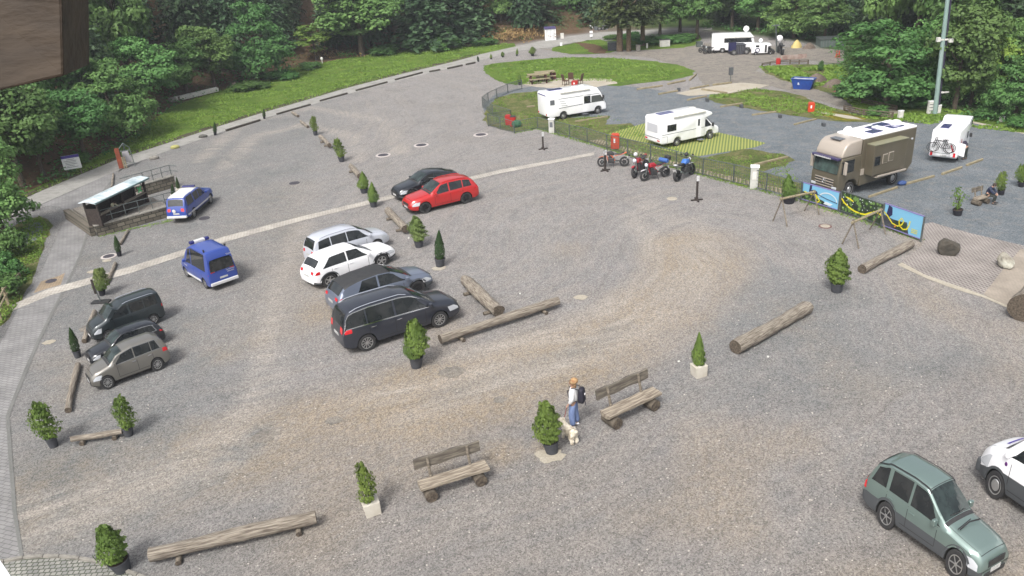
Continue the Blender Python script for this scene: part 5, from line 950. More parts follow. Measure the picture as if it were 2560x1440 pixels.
# ---------------------------------------------------------------- motorcycles
def motorbike(label, rear, front, side_lean, c1, c2, frame, lug=None, helmet=None, naked=True, wb=1.45):
    A, B_ = G(*rear), G(*front); d = B_-A; s_ = min(1.25, max(.9, d.length/wb)); hd = math.atan2(d.y, d.x); m_ = (A+B_)/2
    r0 = root('motorcycle', label, 'motorcycle', m_, hd, s_, 'motorcycles parked at the fence'); r0.rotation_euler = (side_lean*.13, 0, hd)
    for x, wd in ((-.72, .17), (.72, .12)):
        b = MB(); b.lathe([(.22, -wd/2), (.29, -wd/2), (.32, -wd*.25), (.32, wd*.25), (.29, wd/2), (.22, wd/2)], 22, ax='y'); w_ = b.build('wheel', TYRE, r0, smooth=40, loc=(x, 0, .32)); b = MB()
        b.lathe([(.225, -.04), (.205, -.04), (.205, .04), (.225, .04)], 20, ax='y'); [b.cyl((0, 0, 0), (.21*math.cos(k*PI*.4), 0, .21*math.sin(k*PI*.4)), .014, n=5) for k in range(5)]; b.lathe([(.05, -.06), (.05, .06)], 10, ax='y'); b.lathe([(.13, .05), (.13, .06), (.05, .06)], 16, ax='y'); b.build('rim', DRIM, w_)
    b = MB(); b.tube([(.72, .09, .32), (.46, .07, .98)], .026); b.tube([(.72, -.09, .32), (.46, -.07, .98)], .026); b.build('front_fork', STEEL, r0)
    b = MB(); b.tube([(-.72, .1, .32), (-.1, .1, .42)], .03); b.tube([(-.72, -.1, .32), (-.1, -.1, .42)], .03); b.build('swingarm', BLK, r0)
    b = MB(); b.tube([(.44, .05, .9), (.1, .12, .72), (-.12, .12, .42)], .026); b.tube([(.44, -.05, .9), (.1, -.12, .72), (-.12, -.12, .42)], .026); b.tube([(.42, 0, .72), (.3, 0, .3), (-.1, 0, .26)], .024); b.tube([(-.1, .1, .7), (-.75, .08, .86)], .02); b.tube([(-.1, -.1, .7), (-.75, -.08, .86)], .02); b.build('frame', frame, r0)
    b = MB(); b.box((.12, 0, .42), (.42, .34, .32)); b.box((.2, 0, .62), (.22, .26, .2), R=Matrix.Rotation(-.4, 3, 'Y')); b.build('engine', BLK, r0, bevel=.04)
    MB().prism([(.42, .74), (.38, .98), (.1, 1.02), (-.1, .84), (-.05, .74)], -.15, .15).build('fuel_tank', c1, r0, bevel=.06, seg=3, smooth=50)
    MB().prism([(-.08, .8), (-.1, .86), (-.45, .84), (-.72, .94), (-.72, .9), (-.4, .78)], -.13, .13).build('seat', BLK, r0, bevel=.03)
    MB().prism([(-.42, .72), (-.42, .82), (-.85, .96), (-.88, .88)], -.09, .09).build('tail_fairing', c2, r0, bevel=.03)
    MB().prism([(.95, .62), (.72, .69), (.5, .64), (.72, .66)], -.07, .07).build('front_mudguard', c2, r0)
    MB().tube([(.36, .38, 1.08), (.42, .16, 1.04), (.44, 0, 1.02), (.42, -.16, 1.04), (.36, -.38, 1.08)], .018).build('handlebar', BLK, r0)
    MB().ball((.56, 0, .92), (.1, .12, .12)).build('headlight', HEADL, r0, smooth=60)
    for s2 in (1, -1): MB().box((.4, s2*.36, 1.2), (.02, .13, .08)).build('mirror', BLK, r0, bevel=.02)
    b = MB(); b.tube([(.2, -.14, .3), (-.2, -.16, .28), (-.62, -.2, .5)], [.03, .035, .055]); b.build('exhaust', STEEL, r0, smooth=40)
    MB().prism([(-.9, .5), (-.96, .66), (-.93, .66), (-.87, .5)], -.09, .09).build('number_plate', PLATE, r0); MB().tube([(.0, .12, .3), (-.05, .3, .0)], .015).build('kickstand', BLK, r0)
    M4 = Matrix.LocRotScale(r0.location, r0.rotation_euler, r0.scale)
    if lug:
        p = M4@Vector((-.62, 0, 1.0)); b = MB(); b.cyl((-.05, -.34, 0), (-.05, .34, 0), .15, n=14); bo = b.build('luggage_roll', lug, None, bevel=.03, loc=p, rot=(0, 0, hd+.3)); tag(bo, 'blue luggage roll strapped on the seat of the white and red motorcycle', 'luggage')
        p = M4@Vector((-.95, 0, 1.12)); bo = MB().box((0, 0, 0), (.34, .42, .3)).build('top_case', BLK, None, bevel=.08, seg=3, loc=p, rot=(0, 0, hd)); tag(bo, 'black rounded bag behind the blue luggage roll', 'bag')
    if helmet: p = M4@Vector((.34, .0, 1.22)); bo = MB().ball((0, 0, 0), (.17, .14, .15), n=14, k=8).build('helmet', helmet[0], None, smooth=60, loc=p, rot=(0, 0, hd)); tag(bo, helmet[1], 'helmet')
    return r0
RDP = M('moto_red', lin((190, 24, 46)), .3, coat=.7); ORA = M('moto_orange', lin((240, 110, 40)), .35, coat=.5); BLM = M('moto_blue', lin((70, 130, 220)), .3, coat=.7); WHM = M('moto_white', lin((240, 240, 245)), .3, coat=.6); LUG = M('luggage_blue', lin((74, 116, 190)), .7)
motorbike('black and orange motorcycle standing behind the first sign post', (1561, 416), (1505, 417), 1, BLK, ORA, ORA)
motorbike('red naked motorcycle, left one of the close pair', (1618, 426), (1586, 446), 1, RDP, RDP, RDP, helmet=(WHM, 'white helmet on the handlebar of the red naked motorcycle'))
motorbike('white and red touring motorcycle with luggage, right one of the close pair', (1664, 442), (1612, 453), 1, RDP, WHM, RDP, lug=LUG)
motorbike('blue and white adventure motorcycle facing away beside the second sign post', (1689, 456), (1735, 434), -1, BLM, WHM, BLK, helmet=(BLK, 'black helmet resting on the blue adventure motorcycle'))
motorbike('dark motorcycle with a white helmet left of the far liner', (1768, 133), (1755, 132), 1, BLK, BLK, BLK)
motorbike('black motorcycle lying low beside the rear of the far liner', (1781, 134), (1770, 135), 1, BLK, BLK, BLK)
motorbike('dark motorcycle right of the far motorhomes by the lamp post', (1955, 138), (1943, 131), 1, BLK, DGREY, BLK)
# ============================================================ POTTED PLANTS
def thuja_mesh(name, pr, n, leaf, mat, seed, rough=.12, extra=()):
    r = np.random.default_rng(seed); z = r.random(n)**.9; R_ = np.interp(z, [p[0] for p in pr], [p[1] for p in pr]); a = r.uniform(0, 2*PI, n)
    lump = 1+rough*2.2*np.sin(a*3+z*11+seed)*np.sin(z*17+a*2); rr = R_*lump*np.sqrt(r.uniform(.45, 1.0, n))*1.04
    P = np.stack([rr*np.cos(a), rr*np.sin(a), z*(1+rough*.3*np.sin(a*2))], -1); Nn = np.stack([np.cos(a), np.sin(a), np.full(n, .25)], -1)
    for (x, y, z0, w, h, k) in extra:
        q = r.normal(0, 1, (k, 3)); q /= np.linalg.norm(q, axis=1)[:, None]; P = np.concatenate([P, np.array([x, y, z0])+q*np.array([w, w, h])]); Nn = np.concatenate([Nn, q])
    V, F = cards(P, Nn*1.3, r.uniform(.6, 1.35, len(P))*leaf, 1.7, r); me = fast_mesh(name, V, F); me.materials.append(mat); return me
TH = {'cone': thuja_mesh('foliage', [(0, .3), (.12, .42), (.35, .4), (.7, .22), (.92, .08), (1, .02)], 3200, .05, THUJ, 1, .12),
      'oval': thuja_mesh('foliage', [(0, .22), (.15, .4), (.4, .46), (.7, .36), (.92, .18), (1, .05)], 3800, .05, THUJ, 2, .16, ((.12, 0, .96, .08, .12, 120), (-.1, .08, .92, .09, .12, 120))),
      'pale': thuja_mesh('foliage', [(0, .2), (.2, .44), (.45, .44), (.7, .38), (.9, .2), (1, .06)], 3000, .055, THUJY, 3, .22, ((.2, 0, .9, .12, .2, 240), (-.2, .1, .82, .13, .2, 240))),
      'slim': thuja_mesh('foliage', [(0, .28), (.15, .4), (.5, .34), (.85, .14), (1, .02)], 2600, .045, THUJD, 4, .05),
      'gap': thuja_mesh('foliage', [(0, .2), (.2, .42), (.5, .4), (.8, .34), (1, .2)], 2000, .055, THUJ, 5, .3, ((.25, 0, .95, .12, .14, 160),)),
      'wisp': thuja_mesh('foliage', [(0, .1), (.3, .26), (.7, .42), (1, .34)], 190, .09, THUJ, 6, .3)}
NMAT = {'cone': 'thuja', 'oval': 'thuja', 'pale': 'thuja', 'slim': 'cypress', 'gap': 'thuja', 'wisp': 'shrub'}
def plant(base, top, wpx, kind, pot, label, potpx=None):
    g = G(*base); h = HZ(base, top[1]); m_ = PXM(*base); ph = h*(.24 if pot != 'box' else .27); rp = (potpx or wpx*.62)/m_/2
    r0 = root('potted_plant', label, 'potted plant', g, random.uniform(0, 6.3) if pot != 'box' else .35, 1, 'potted plants around the car park')
    dx = (top[0]-P2((g.x, g.y, h))[0])/m_; tl = max(-.17, min(.17, math.atan2(dx, h))); r0.rotation_mode = 'QUATERNION'
    r0.rotation_quaternion = Matrix.Rotation(tl, 3, 'Y').to_quaternion() @ Euler((0, 0, r0.rotation_euler.z)).to_quaternion()
    if pot == 'box': 
        MB().prism([(-rp, 0), (rp, 0), (rp*1.12, ph), (-rp*1.12, ph)], -rp, rp).build('planter_box', M('white_planter', lin((232, 226, 212)), .7, nz=3, col2=lin((214, 206, 190))), r0, bevel=.02)
    else:
        MB().lathe([(rp*.72, 0), (rp*.95, ph*.9), (rp*1.02, ph*.9), (rp*1.02, ph), (rp*.93, ph), (rp*.9, ph*.9), (.001, ph*.9)], 24).build('pot', POTB if pot == 'black' else POT, r0, smooth=40)
        MB().lathe([(.001, ph*.915), (rp*.9, ph*.9)], 16).build('soil', SOIL, r0)
    MB().tube([(0, 0, ph*.5), (0.01, 0, h*.6)], .02 if h > .8 else .01, 6).build('stem', BARK, r0)
    f = link('foliage', TH[kind], r0, (0, 0, ph*1.0)); hh = (h-ph*1.0)/1.0; w = wpx/m_/1.02; f.scale = (w, w, hh); f.rotation_euler = (0, 0, random.uniform(0, 6.3))
    if kind == 'wisp':
        b = MB(); [b.tube([(0, 0, ph*.5), (math.cos(a)*w*.15, math.sin(a)*w*.15, h*.6), (math.cos(a)*w*.36, math.sin(a)*w*.36, h*.92)], [.018, .012, .005], 5) for a in (0, 1.2, 2.3, 3.6, 5)]; b.build('branch', BARK, r0)
    return r0
for a in [
 ((308, 1424), (252, 1318), 76, 'oval', 'grey', 'rounded thuja in a big grey pot at the cobbles in the bottom left corner', 52),
 ((932, 1280), (903, 1168), 50, 'gap', 'box', 'dense dark conifer in a cream box between the long front log and the bench', 38),
 ((1380, 1130), (1360, 1008), 74, 'oval', 'grey', 'broad green thuja in a grey pot half hiding the white dog', 42),
 ((135, 1116), (92, 1012), 62, 'gap', 'grey', 'ragged thuja in a grey pot beside the honeycomb paving, outermost on the left', 28),
 ((323, 1088), (300, 996), 50, 'gap', 'grey', 'ragged thuja in a grey pot at the right end of the thin short log', 28),
 ((195, 893), (174, 820), 28, 'slim', 'grey', 'slim dark cypress in a grey pot left of the three parked cars', 20),
 ((1041, 917), (1035, 804), 66, 'oval', 'grey', 'bright green thuja in a grey pot in front of the dark people carrier', 36),
 ((1100, 666), (1097, 577), 34, 'slim', 'grey', 'dark pointed cypress in a grey pot standing on a sandy patch', 27),
 ((1048, 617), (1040, 546), 45, 'pale', 'grey', 'pale yellowish thuja with two tips right of the short leaning log', 25),
 ((934, 517), (929, 457), 33, 'cone', 'grey', 'bushy conifer in a pot standing right on the paver strip'),
 ((911, 482), (905, 430), 34, 'cone', 'grey', 'bushy conifer just above the paver strip at the foot of the gnarled log'),
 ((855, 404), (843, 349), 28, 'gap', 'grey', 'leaning conifer in a pot right of the pale far log'),
 ((789, 338), (782, 293), 20, 'gap', 'grey', 'small leaning conifer between the two far logs'),
 ((1747, 938), (1748, 834), 40, 'cone', 'box', 'pointed conifer in a white square planter right of the far bench', 30),
 ((2091, 729), (2100, 629), 62, 'oval', 'grey', 'large conifer in a grey pot in front of the trestles', 33),
 ((1972, 507), (1972, 437), 42, 'cone', 'black', 'round conifer in a black pot between the metal fence and a trestle', 34),
 ((2394, 538), (2397, 476), 38, 'wisp', 'black', 'sparse twiggy shrub in a black pot left of the seated man', 24),
 ((2503, 487), (2505, 431), 27, 'gap', 'black', 'brownish upright conifer behind the seated man', 17),
 ((2553, 467), (2553, 411), 26, 'gap', 'black', 'conifer in a black pot cut by the right edge', 17),
 ((256, 738), (246, 674), 40, 'pale', 'black', 'yellowish thuja beside the arrow sign, left part of the car park', 18),
 ((299, 640), (287, 589), 20, 'slim', 'black', 'slim dark cypress beside the ringed manhole below the kiosk', 13),
 ((84, 528), (81, 497), 12, 'slim', 'black', 'tiny dark cypress by the road left of the paved path'),
 ((538, 338), (536, 305), 13, 'slim', 'black', 'small dark conifer on the road edge, left one of two'),
 ((661, 297), (659, 274), 11, 'slim', 'black', 'small dark conifer on the road edge, right one of two'),
 ((434, 498), (430, 459), 13, 'slim', 'box', 'slim cypress in a white box behind the blue pickup, nearer one', 12),
 ((447, 481), (441, 443), 12, 'slim', 'box', 'slim cypress in a white box at the end of the stone wall, farther one', 11),
 ((1196, 154), (1194, 140), 8, 'slim', 'black', 'tiny potted shrub on the far road edge, first from the left of five'),
 ((1228, 148), (1227, 134), 8, 'cone', 'black', 'tiny potted shrub on the far road edge, second from the left of five'),
 ((1257, 143), (1256, 130), 10, 'oval', 'black', 'round tiny potted shrub on the far road edge, middle of five'),
 ((1292, 140), (1293, 121), 8, 'cone', 'black', 'curled taller potted shrub on the far road edge, fourth of five'),
 ((1331, 140), (1331, 118), 18, 'pale', 'black', 'pale wide potted shrub at the road fork, rightmost of five', 8),
 ((1299, 212), (1298, 184), 13, 'cone', 'black', 'dark conifer behind the far end of the round metal fence')]: plant(*a)
# ============================================================ LOGS
def logmesh(L, r, seed, gn=.06, square=False):
    R = np.random.default_rng(seed); n, k = 26, 16; b = MB(); vs = []
    off = np.cumsum(R.normal(0, .006, n)); ph = R.uniform(0, 6, 4)
    for i in range(n):
        x = -L/2+L*i/(n-1); rr = r*(1+.06*math.sin(i*.3+ph[0]))
        for j in range(k):
            a = 2*PI*j/k; q = rr*(1+gn*math.sin(3*a+i*.5+ph[1])*math.sin(i*.7+ph[2])+R.normal(0, gn*.35))
            if square: q = rr*min(1.25, 1/max(abs(math.cos(a)), abs(math.sin(a))))*.95
            vs.append((x, off[i]+q*math.cos(a), q*math.sin(a)))
    b.add(vs, [(i*k+j, i*k+(j+1) % k, (i+1)*k+(j+1) % k, (i+1)*k+j) for i in range(n-1) for j in range(k)], 0); b.add(vs, [tuple(range(k)), tuple(range((n-1)*k, n*k))], 1); return b
LOGM = M('silver_log', lin((186, 176, 160)), .9, nz=3, col2=lin((112, 100, 88)), bump=(5, .05), stretch=(.6, 9, 9))
def log(a, c, tpx_, label, sup=(), gn=.06, mat=LOGM, z0=0):
    m_ = PXM((a[0]+c[0])/2, (a[1]+c[1])/2); r = tpx_/m_/2; zs = .15 if sup else 0; A, B_ = G(a[0], a[1], r+zs+z0), G(c[0], c[1], r+zs+z0); d = B_-A
    r0 = root('log', label, 'log', ((A.x+B_.x)/2, (A.y+B_.y)/2, z0), math.atan2(d.y, d.x), 1, 'logs lying round the car park'); logmesh(d.length, r, int(a[0]), gn).build('trunk', [mat, LOGE], r0, smooth=50, loc=(0, 0, r+zs))
    for s_ in sup: MB().cyl((d.length*s_, -r*1.5, .085), (d.length*s_, r*1.5, .085), .09, n=12, mc=1).build('support', [WOOD, LOGE], r0, smooth=40)
    return r0
log((373, 1388), (790, 1290), 35, 'long thick split log on two blocks at the bottom left', (-.34, .38))
log((1100, 848), (1396, 752), 22, 'long straight log on two round blocks in the centre', (-.34, .36), .03)
log((1163, 700), (1247, 778), 30, 'short thick gnarled log with torn bark right of the people carrier', (-.3, .3), .14)
log((1838, 868), (2018, 768), 34, 'thick weathered log with split bark above the white planter', (), .09)
log((2155, 673), (2276, 609), 22, 'slim dark log beside the turf pavers', (), .06)
log((970, 526), (1011, 573), 18, 'short pale log between paver strip and pale thuja', (-.3, .3), .05)
log((877, 415), (899, 440), 13, 'short gnarled log behind the two bushy conifers', (-.3,), .1)
log((170, 1026), (197, 911), 15, 'slim mossy log left of the parked compact MPV', (), .03)
log((178, 1098), (306, 1077), 15, 'thin short log on blocks between two ragged thujas', (-.3, .33), .05)
log((210, 853), (235, 779), 12, 'thin birch log in front of the leisure van', (), .05)
log((268, 706), (290, 658), 9, 'thin crooked log crossing the end of the paver strip', (), .1)
log((300, 610), (318, 577), 7, 'thin straight log right of the slim cypress', (), .03)
log((801, 341), (824, 363), 10, 'far pale log between the leaning conifers', (-.2, .2), .03)
log((752, 303), (770, 317), 7, 'far small log in the weedy corner, lower of two', (), .05); log((731, 281), (746, 290), 7, 'far small log in the weedy corner, upper of two', (), .05)
log((279, 468), (282, 435), 5, 'short upright looking log behind the kiosk roof', (), .03)
g1 = 'dark edging logs along the road'
def kerblog(a, c, t, label, grp, mat, w=1.):
    m_ = PXM((a[0]+c[0])/2, (a[1]+c[1])/2); h = t/m_; A, B_ = G(*a, h/2), G(*c, h/2); d = B_-A
    o = MB().box((0, 0, h/2), (d.length, h*w, h)).build('edging_timber', mat, None, bevel=h*.15, loc=((A.x+B_.x)/2, (A.y+B_.y)/2, 0), rot=(0, 0, math.atan2(d.y, d.x))); tag(o, label, 'timber edging', grp)
EDL = M('dark_edging', lin((104, 98, 90)), .9, nz=6, col2=lin((74, 68, 62)))
for i, (a, c) in enumerate([((0, 549), (50, 535)), ((565, 326), (650, 300)), ((692, 285), (776, 261)), ((800, 252), (868, 233)), ((890, 226), (968, 205)), ((988, 199), (1056, 181)), ((1074, 179), (1100, 174)), ((1119, 171), (1156, 163)), ((1165, 161), (1188, 156))]):
    kerblog(a, c, 5 if i < 2 else 4, ['dark log edging at the far left end of the road', 'long dark edging log right of the first small conifer', 'long dark edging log right of the second small conifer', 'dark edging log above the weedy corner', 'dark edging log at the bend of the road', 'thin dark edging log past the road bend', 'shortest dark edging log by the road', 'dark edging log near the far potted shrubs', 'last dark edging log before the far potted shrubs'][i], g1, EDL)
for i, (a, c) in enumerate([((1985, 311), (2041, 297)), ((1880, 287), (1940, 279)), ((1801, 267), (1856, 258)), ((1718, 250), (1767, 240)), ((1725, 222), (1772, 213)), ((1782, 212), (1829, 206)), ((1754, 223), (1818, 232)), ((1724, 200), (1740, 186)), ((1885, 412), (1969, 392)), ((2263, 460), (2335, 440)), ((2355, 435), (2404, 418)), ((2417, 413), (2456, 398)), ((2172, 492), (2243, 468)), ((1438, 304), (1519, 291)), ((1592, 223), (1656, 214)), ((1669, 210), (1713, 201)), ((1646, 235), (1699, 226)), ((1317, 267), (1337, 265))]):
    lb = ['pitch divider beam nearest the truck roof on the grass edge', 'pitch divider beam left of the orange bin', 'pitch divider beam on the green slope above the motorhome cab', 'short pitch divider beam above the turf grid motorhome', 'thin beam bordering the pale pad, left part', 'thin beam bordering the pale pad under the dark box sign', 'thin slanting beam lying across the pale pad', 'short steep beam at the right tip of the oval lawn', 'pale beam on the grass patch left of the truck cab', 'pitch divider beam right of the truck rear wheel', 'pitch divider beam between the truck and the alcove motorhome', 'short pitch divider beam below the alcove motorhome door', 'yellowish beam hidden under the truck side', 'pale beam in front of the integrated motorhome', 'thin beam below the oval lawn, left of two', 'thin beam below the oval lawn, right of two', 'low beam beside the yellow turf strip', 'short pale beam left of the integrated motorhome'][i]
    kerblog(a, c, 5.5 if a[1] > 390 else 4, lb, 'timber dividers between the pitches', WOODL)
# ============================================================ BENCHES
def bench(A, B_, label, back=1, s_=None, grp='log benches'):
    """A, B_: pixel ends of the seat's middle line, left and right as seen"""
    z = .46; a, b_ = G(*A, z), G(*B_, z); d = b_-a; L = d.length; s = s_ or L/1.9; a, b_ = G(*A, z*s), G(*B_, z*s); d = b_-a; L = d.length
    r0 = root('wooden_bench', label, 'bench', ((a.x+b_.x)/2, (a.y+b_.y)/2, 0), math.atan2(d.y, d.x), s, grp); L = L/s
    b = MB(); n = 14; vs = []; R = random.Random(int(A[0]))
    for i in range(n):
        x = -L/2+L*i/(n-1); w = .2+R.uniform(-.012, .012)
        vs += [(x, -w, .46), (x, w, .47), (x, w*.93, .38), (x, w*.4, .33), (x, -w*.4, .33), (x, -w*.95, .38)]
    b.add(vs, [(i*6+j, i*6+(j+1) % 6, (i+1)*6+(j+1) % 6, (i+1)*6+j) for i in range(n-1) for j in range(6)]+[tuple(range(6)), tuple(range((n-1)*6, n*6))]); b.build('seat', M('bench_seat', lin((196, 184, 164)), .85, nz=8, col2=lin((120, 106, 92)), bump=(14, .01), stretch=(.3, 3, 3)), r0, smooth=35)
    b = MB(); vs = []; k = back
    for i in range(n):
        x = -L/2-.0+L*.97*i/(n-1); e = .02*math.sin(i); vs += [(x, k*.30, .72+e), (x, k*.36, .74+e), (x, k*.40, 1.0+e), (x, k*.33, 1.0+e)]
    b.add(vs, [(i*4+j, i*4+(j+1) % 4, (i+1)*4+(j+1) % 4, (i+1)*4+j) for i in range(n-1) for j in range(4)]+[tuple(range(4)), tuple(range((n-1)*4, n*4))]); b.build('backrest', M('bench_back', lin((140, 132, 118)), .9, nz=7, col2=lin((92, 84, 76)), bump=(14, .01), stretch=(.4, 3, 3)), r0, smooth=35)
    for x in (-L*.3, L*.28):
        MB().tube([(x, k*.16, .3), (x, k*.33, .98)], .04, 8).build('backrest_post', WOOD, r0, smooth=40)
        MB().cyl((x*1.25, -.26, .17), (x*1.25, .26, .17), .165, n=14, mc=1).build('leg', [M('bench_leg', lin((122, 112, 98)), .9, nz=6, col2=lin((88, 80, 70))), LOGE], r0, smooth=40)
    return r0
bench((1048, 1213), (1218, 1160), 'log bench nearer to the camera, between the cream box and the broad thuja')
bench((1512, 1035), (1643, 974), 'log bench right of the woman with the backpack')
SB = bench((2440, 496), (2468, 488), 'small wooden bench on the blue grey gravel with a man on it', 1, .95, 'small bench')
# ============================================================ FENCE, BANNERS, TRESTLES
def fence(name, label, px, tops, style='mesh', mat=STEEL, cat='fence', rails=2):
    P = [G(*p) for p in px]; Hs = [HZ(p, t) for p, t in zip(px, tops)]; r0 = root(name, label, cat, P[0])
    for p, h in zip(P, Hs): q = p-P[0]; MB().box((q.x, q.y, h/2), (.07 if style != 'wood' else .12, .07 if style != 'wood' else .12, h), rz=.3).build('post', mat, r0)
    for i in range(len(P)-1):
        a, c = P[i]-P[0], P[i+1]-P[0]; ha, hc = Hs[i], Hs[i+1]
        if style == 'mesh':
            for f, t_ in ((1, .028), (.1, .022)): MB().cyl((a.x, a.y, ha*f), (c.x, c.y, hc*f), t_, n=6).build('rail', mat, r0)
            b = MB(); d = (c-a).length; n = max(3, int(d/.16))
            for j in range(1, n): t = j/n; q = a.lerp(c, t); h = ha+(hc-ha)*t; b.cyl((q.x, q.y, h*.1), (q.x, q.y, h), .012, n=3, cap=False)
            for f in (.28, .46, .64, .82): b.cyl((a.x, a.y, ha*f), (c.x, c.y, hc*f), .011, n=3, cap=False)
            b.build('wire_panel', mat, r0)
        else:
            for f in ([.9, .55, .25][:rails]): MB().cyl((a.x, a.y, ha*f), (c.x, c.y, hc*f), .05 if style == 'wood' else .03, n=8).build('rail', mat, r0)
    return r0
fence('metal_fence', 'curved grey metal mesh fence left of the integrated motorhome', [(1305, 223), (1270, 233), (1242, 247), (1221, 256), (1207, 269), (1232, 288), (1278, 300)], [199, 210, 222, 232, 242, 261, 275])
fence('metal_fence', 'long straight grey metal mesh fence between car park and motorhome pitches', [(1278, 300), (1221, 316), (1251, 324), (1286, 333), (1344, 322), (1384, 332), (1424, 343), (1468, 356), (1517, 373), (1569, 388), (1626, 406), (1690, 422), (1757, 439), (1833, 458), (1915, 479), (2001, 501)], [275, 285, 293, 304, 293, 302, 312, 321, 336, 348, 361, 378, 396, 411, 432, 455])
SKYB = M('banner_sky', lin((140, 208, 244)), .5); DKG = M('banner_forest', lin((58, 84, 44)), .6, nz=4, col2=lin((24, 34, 26))); YEL = M('banner_yellow', lin((252, 240, 30)), .5); WHB = M('banner_white', lin((235, 245, 250)), .5); NVB = M('banner_navy', lin((40, 42, 90)), .5); GRB = M('banner_grey', lin((84, 88, 96)), .6, nz=5, col2=lin((60, 62, 70))); PFR = M('banner_frame', lin((150, 140, 200)), .5); PKB = M('banner_orange', lin((230, 140, 70)), .5); LGB = M('banner_leaf', lin((120, 158, 80)), .6)
def banner(label, a, c, ta, tc_, art):
    A, B_ = G(*a), G(*c); h = (HZ(a, ta)+HZ(c, tc_))/2; d = B_-A; L = d.length; r0 = root('banner', label, 'banner', A, math.atan2(d.y, d.x), 1, 'banners on the fence')
    z0 = .12*h; H = h-z0; b = MB()
    for x in (0, L): MB().box((x, 0, h/2), (.07, .07, h)).build('post', STEEL, r0)
    MB().box((L/2, 0, z0+H/2), (L-.1, .03, H)).build('panel', SKYB if art != 2 else DKG, r0)
    for z in (z0, h): MB().box((L/2, 0, z), (L, .06, .05)).build('frame_rail', PFR if art != 2 else STEEL, r0)
    lay = [0]
    def poly(pts, mat, nm): 
        lay[0] += 1; y0 = -.017-.003*lay[0]; MB().prism([(.05+p[0]*(L-.1), z0+p[1]*H) for p in pts], y0, -.012).build(nm, mat, r0)
    def ribbon(pts, w, mat, nm):
        lay[0] += 1; y = -.018-.003*lay[0]; q = [Vector((.05+p[0]*(L-.1), z0+p[1]*H)) for p in pts]; vs = []
        for i, p in enumerate(q):
            t = (q[min(i+1, len(q)-1)]-q[max(i-1, 0)]).normalized(); n = Vector((-t.y, t.x))*w/2; vs += [(p.x+n.x, y, p.y+n.y), (p.x-n.x, y, p.y-n.y)]
        m = MB(); m.add(vs, [(2*i, 2*i+1, 2*i+3, 2*i+2) for i in range(len(q)-1)]); m.build(nm, mat, r0)
    def blobs_(n, x0, x1, y0, y1, r_, mat, nm, sd_):
        lay[0] += 1; R = random.Random(sd_); m = MB(); y = -.018-.003*lay[0]
        for i in range(n):
            cx, cy = R.uniform(x0, x1), R.uniform(y0, y1); rr = R.uniform(.5, 1)*r_; o = [(.05+cx*(L-.1)+math.cos(k*PI/4)*rr*R.uniform(.6, 1), y-.0002*i, z0+cy*H+math.sin(k*PI/4)*rr*R.uniform(.6, 1)) for k in range(8)]; m.add(o, [tuple(range(8))])
        m.build(nm, mat, r0)
    lp = lambda cx, cy, rx, ry, a0, a1, n=14: [(cx+rx*math.cos(a0+(a1-a0)*i/n), cy+ry*math.sin(a0+(a1-a0)*i/n)) for i in range(n+1)]
    if art == 1:
        poly([(0, .0), (.75, 0), (.6, .25), (.45, .3), (.3, .48), (.12, .42), (0, .5)], DKG, 'forest_print'); blobs_(14, .02, .6, .03, .32, .09, LGB, 'leaf_print', 1)
        poly([(.18, .55), (.24, .55), (.26, 1), (.2, 1)], NVB, 'track_print'); poly(lp(.33, .55, .1, .2, 0, 2*PI), NVB, 'figure_print'); ribbon([(.05, .5), (.3, .44), (.38, .5), (.45, .35), (.5, .2), (.46, .08), (.4, .18), (.42, .32), (.36, .46)], .07, YEL, 'yellow_cord')
        ribbon(lp(.72, .35, .25, .42, .1, PI-.2), .07, WHB, 'arch_print'); ribbon([(.42, .55), (.7, .42), (.98, .34)], .04, NVB, 'rail_print'); poly([(.62, .1), (.8, .08), (.86, .2), (.66, .25)], WHB, 'cloud_print')
    if art == 2:
        blobs_(60, .02, .98, .05, .95, .12, LGB, 'leaf_print', 2); blobs_(22, .02, .98, .1, .95, .05, WHB, 'light_print', 5); ribbon([(0, .62), (.08, .45), (.2, .3), (.35, .2), (.5, .18), (.62, .22), (.72, .36), (.82, .5), (.9, .52), (1, .45)], .09, YEL, 'yellow_cord'); ribbon([(.08, .78), (.2, .74), (.3, .66)], .08, YEL, 'yellow_cord')
        ribbon([(.05, .6), (.4, .5), (.8, .48)], .03, GRB, 'cable_print')
    if art == 3:
        poly([(0, 0), (.7, 0), (.62, .5), (.45, .44), (.25, .42), (.0, .5)], GRB, 'rock_print'); poly([(.28, .42), (.62, .42), (.62, .02), (.3, .05)], DKG, 'forest_print'); poly([(.06, .5), (.1, .98), (.2, .92), (.22, .6), (.12, .4)], NVB, 'figure_print')
        ribbon([(0, .62), (.1, .5), (.25, .24), (.4, .2), (.5, .32), (.54, .5), (.48, .6), (.42, .45), (.44, .25), (.55, .14), (.64, .2), (.68, .36), (.7, .6)], .07, YEL, 'yellow_cord'); blobs_(3, .3, .55, .1, .3, .07, PKB, 'lamp_print', 3)
        for k in range(3): ribbon([(.76, .3-.07*k), (.92, .3-.07*k)], .035, YEL, 'text_line')
banner('sky blue banner with white arch and yellow cord, left of three on the fence', (2003, 502), (2095, 530), 456, 481, 1)
banner('dark leafy banner with a sagging yellow cord, middle of three', (2099, 531), (2202, 568), 478, 510, 2)
banner('light blue banner with grey rock and looping yellow cord, right of three', (2204, 569), (2301, 605), 509, 540, 3)
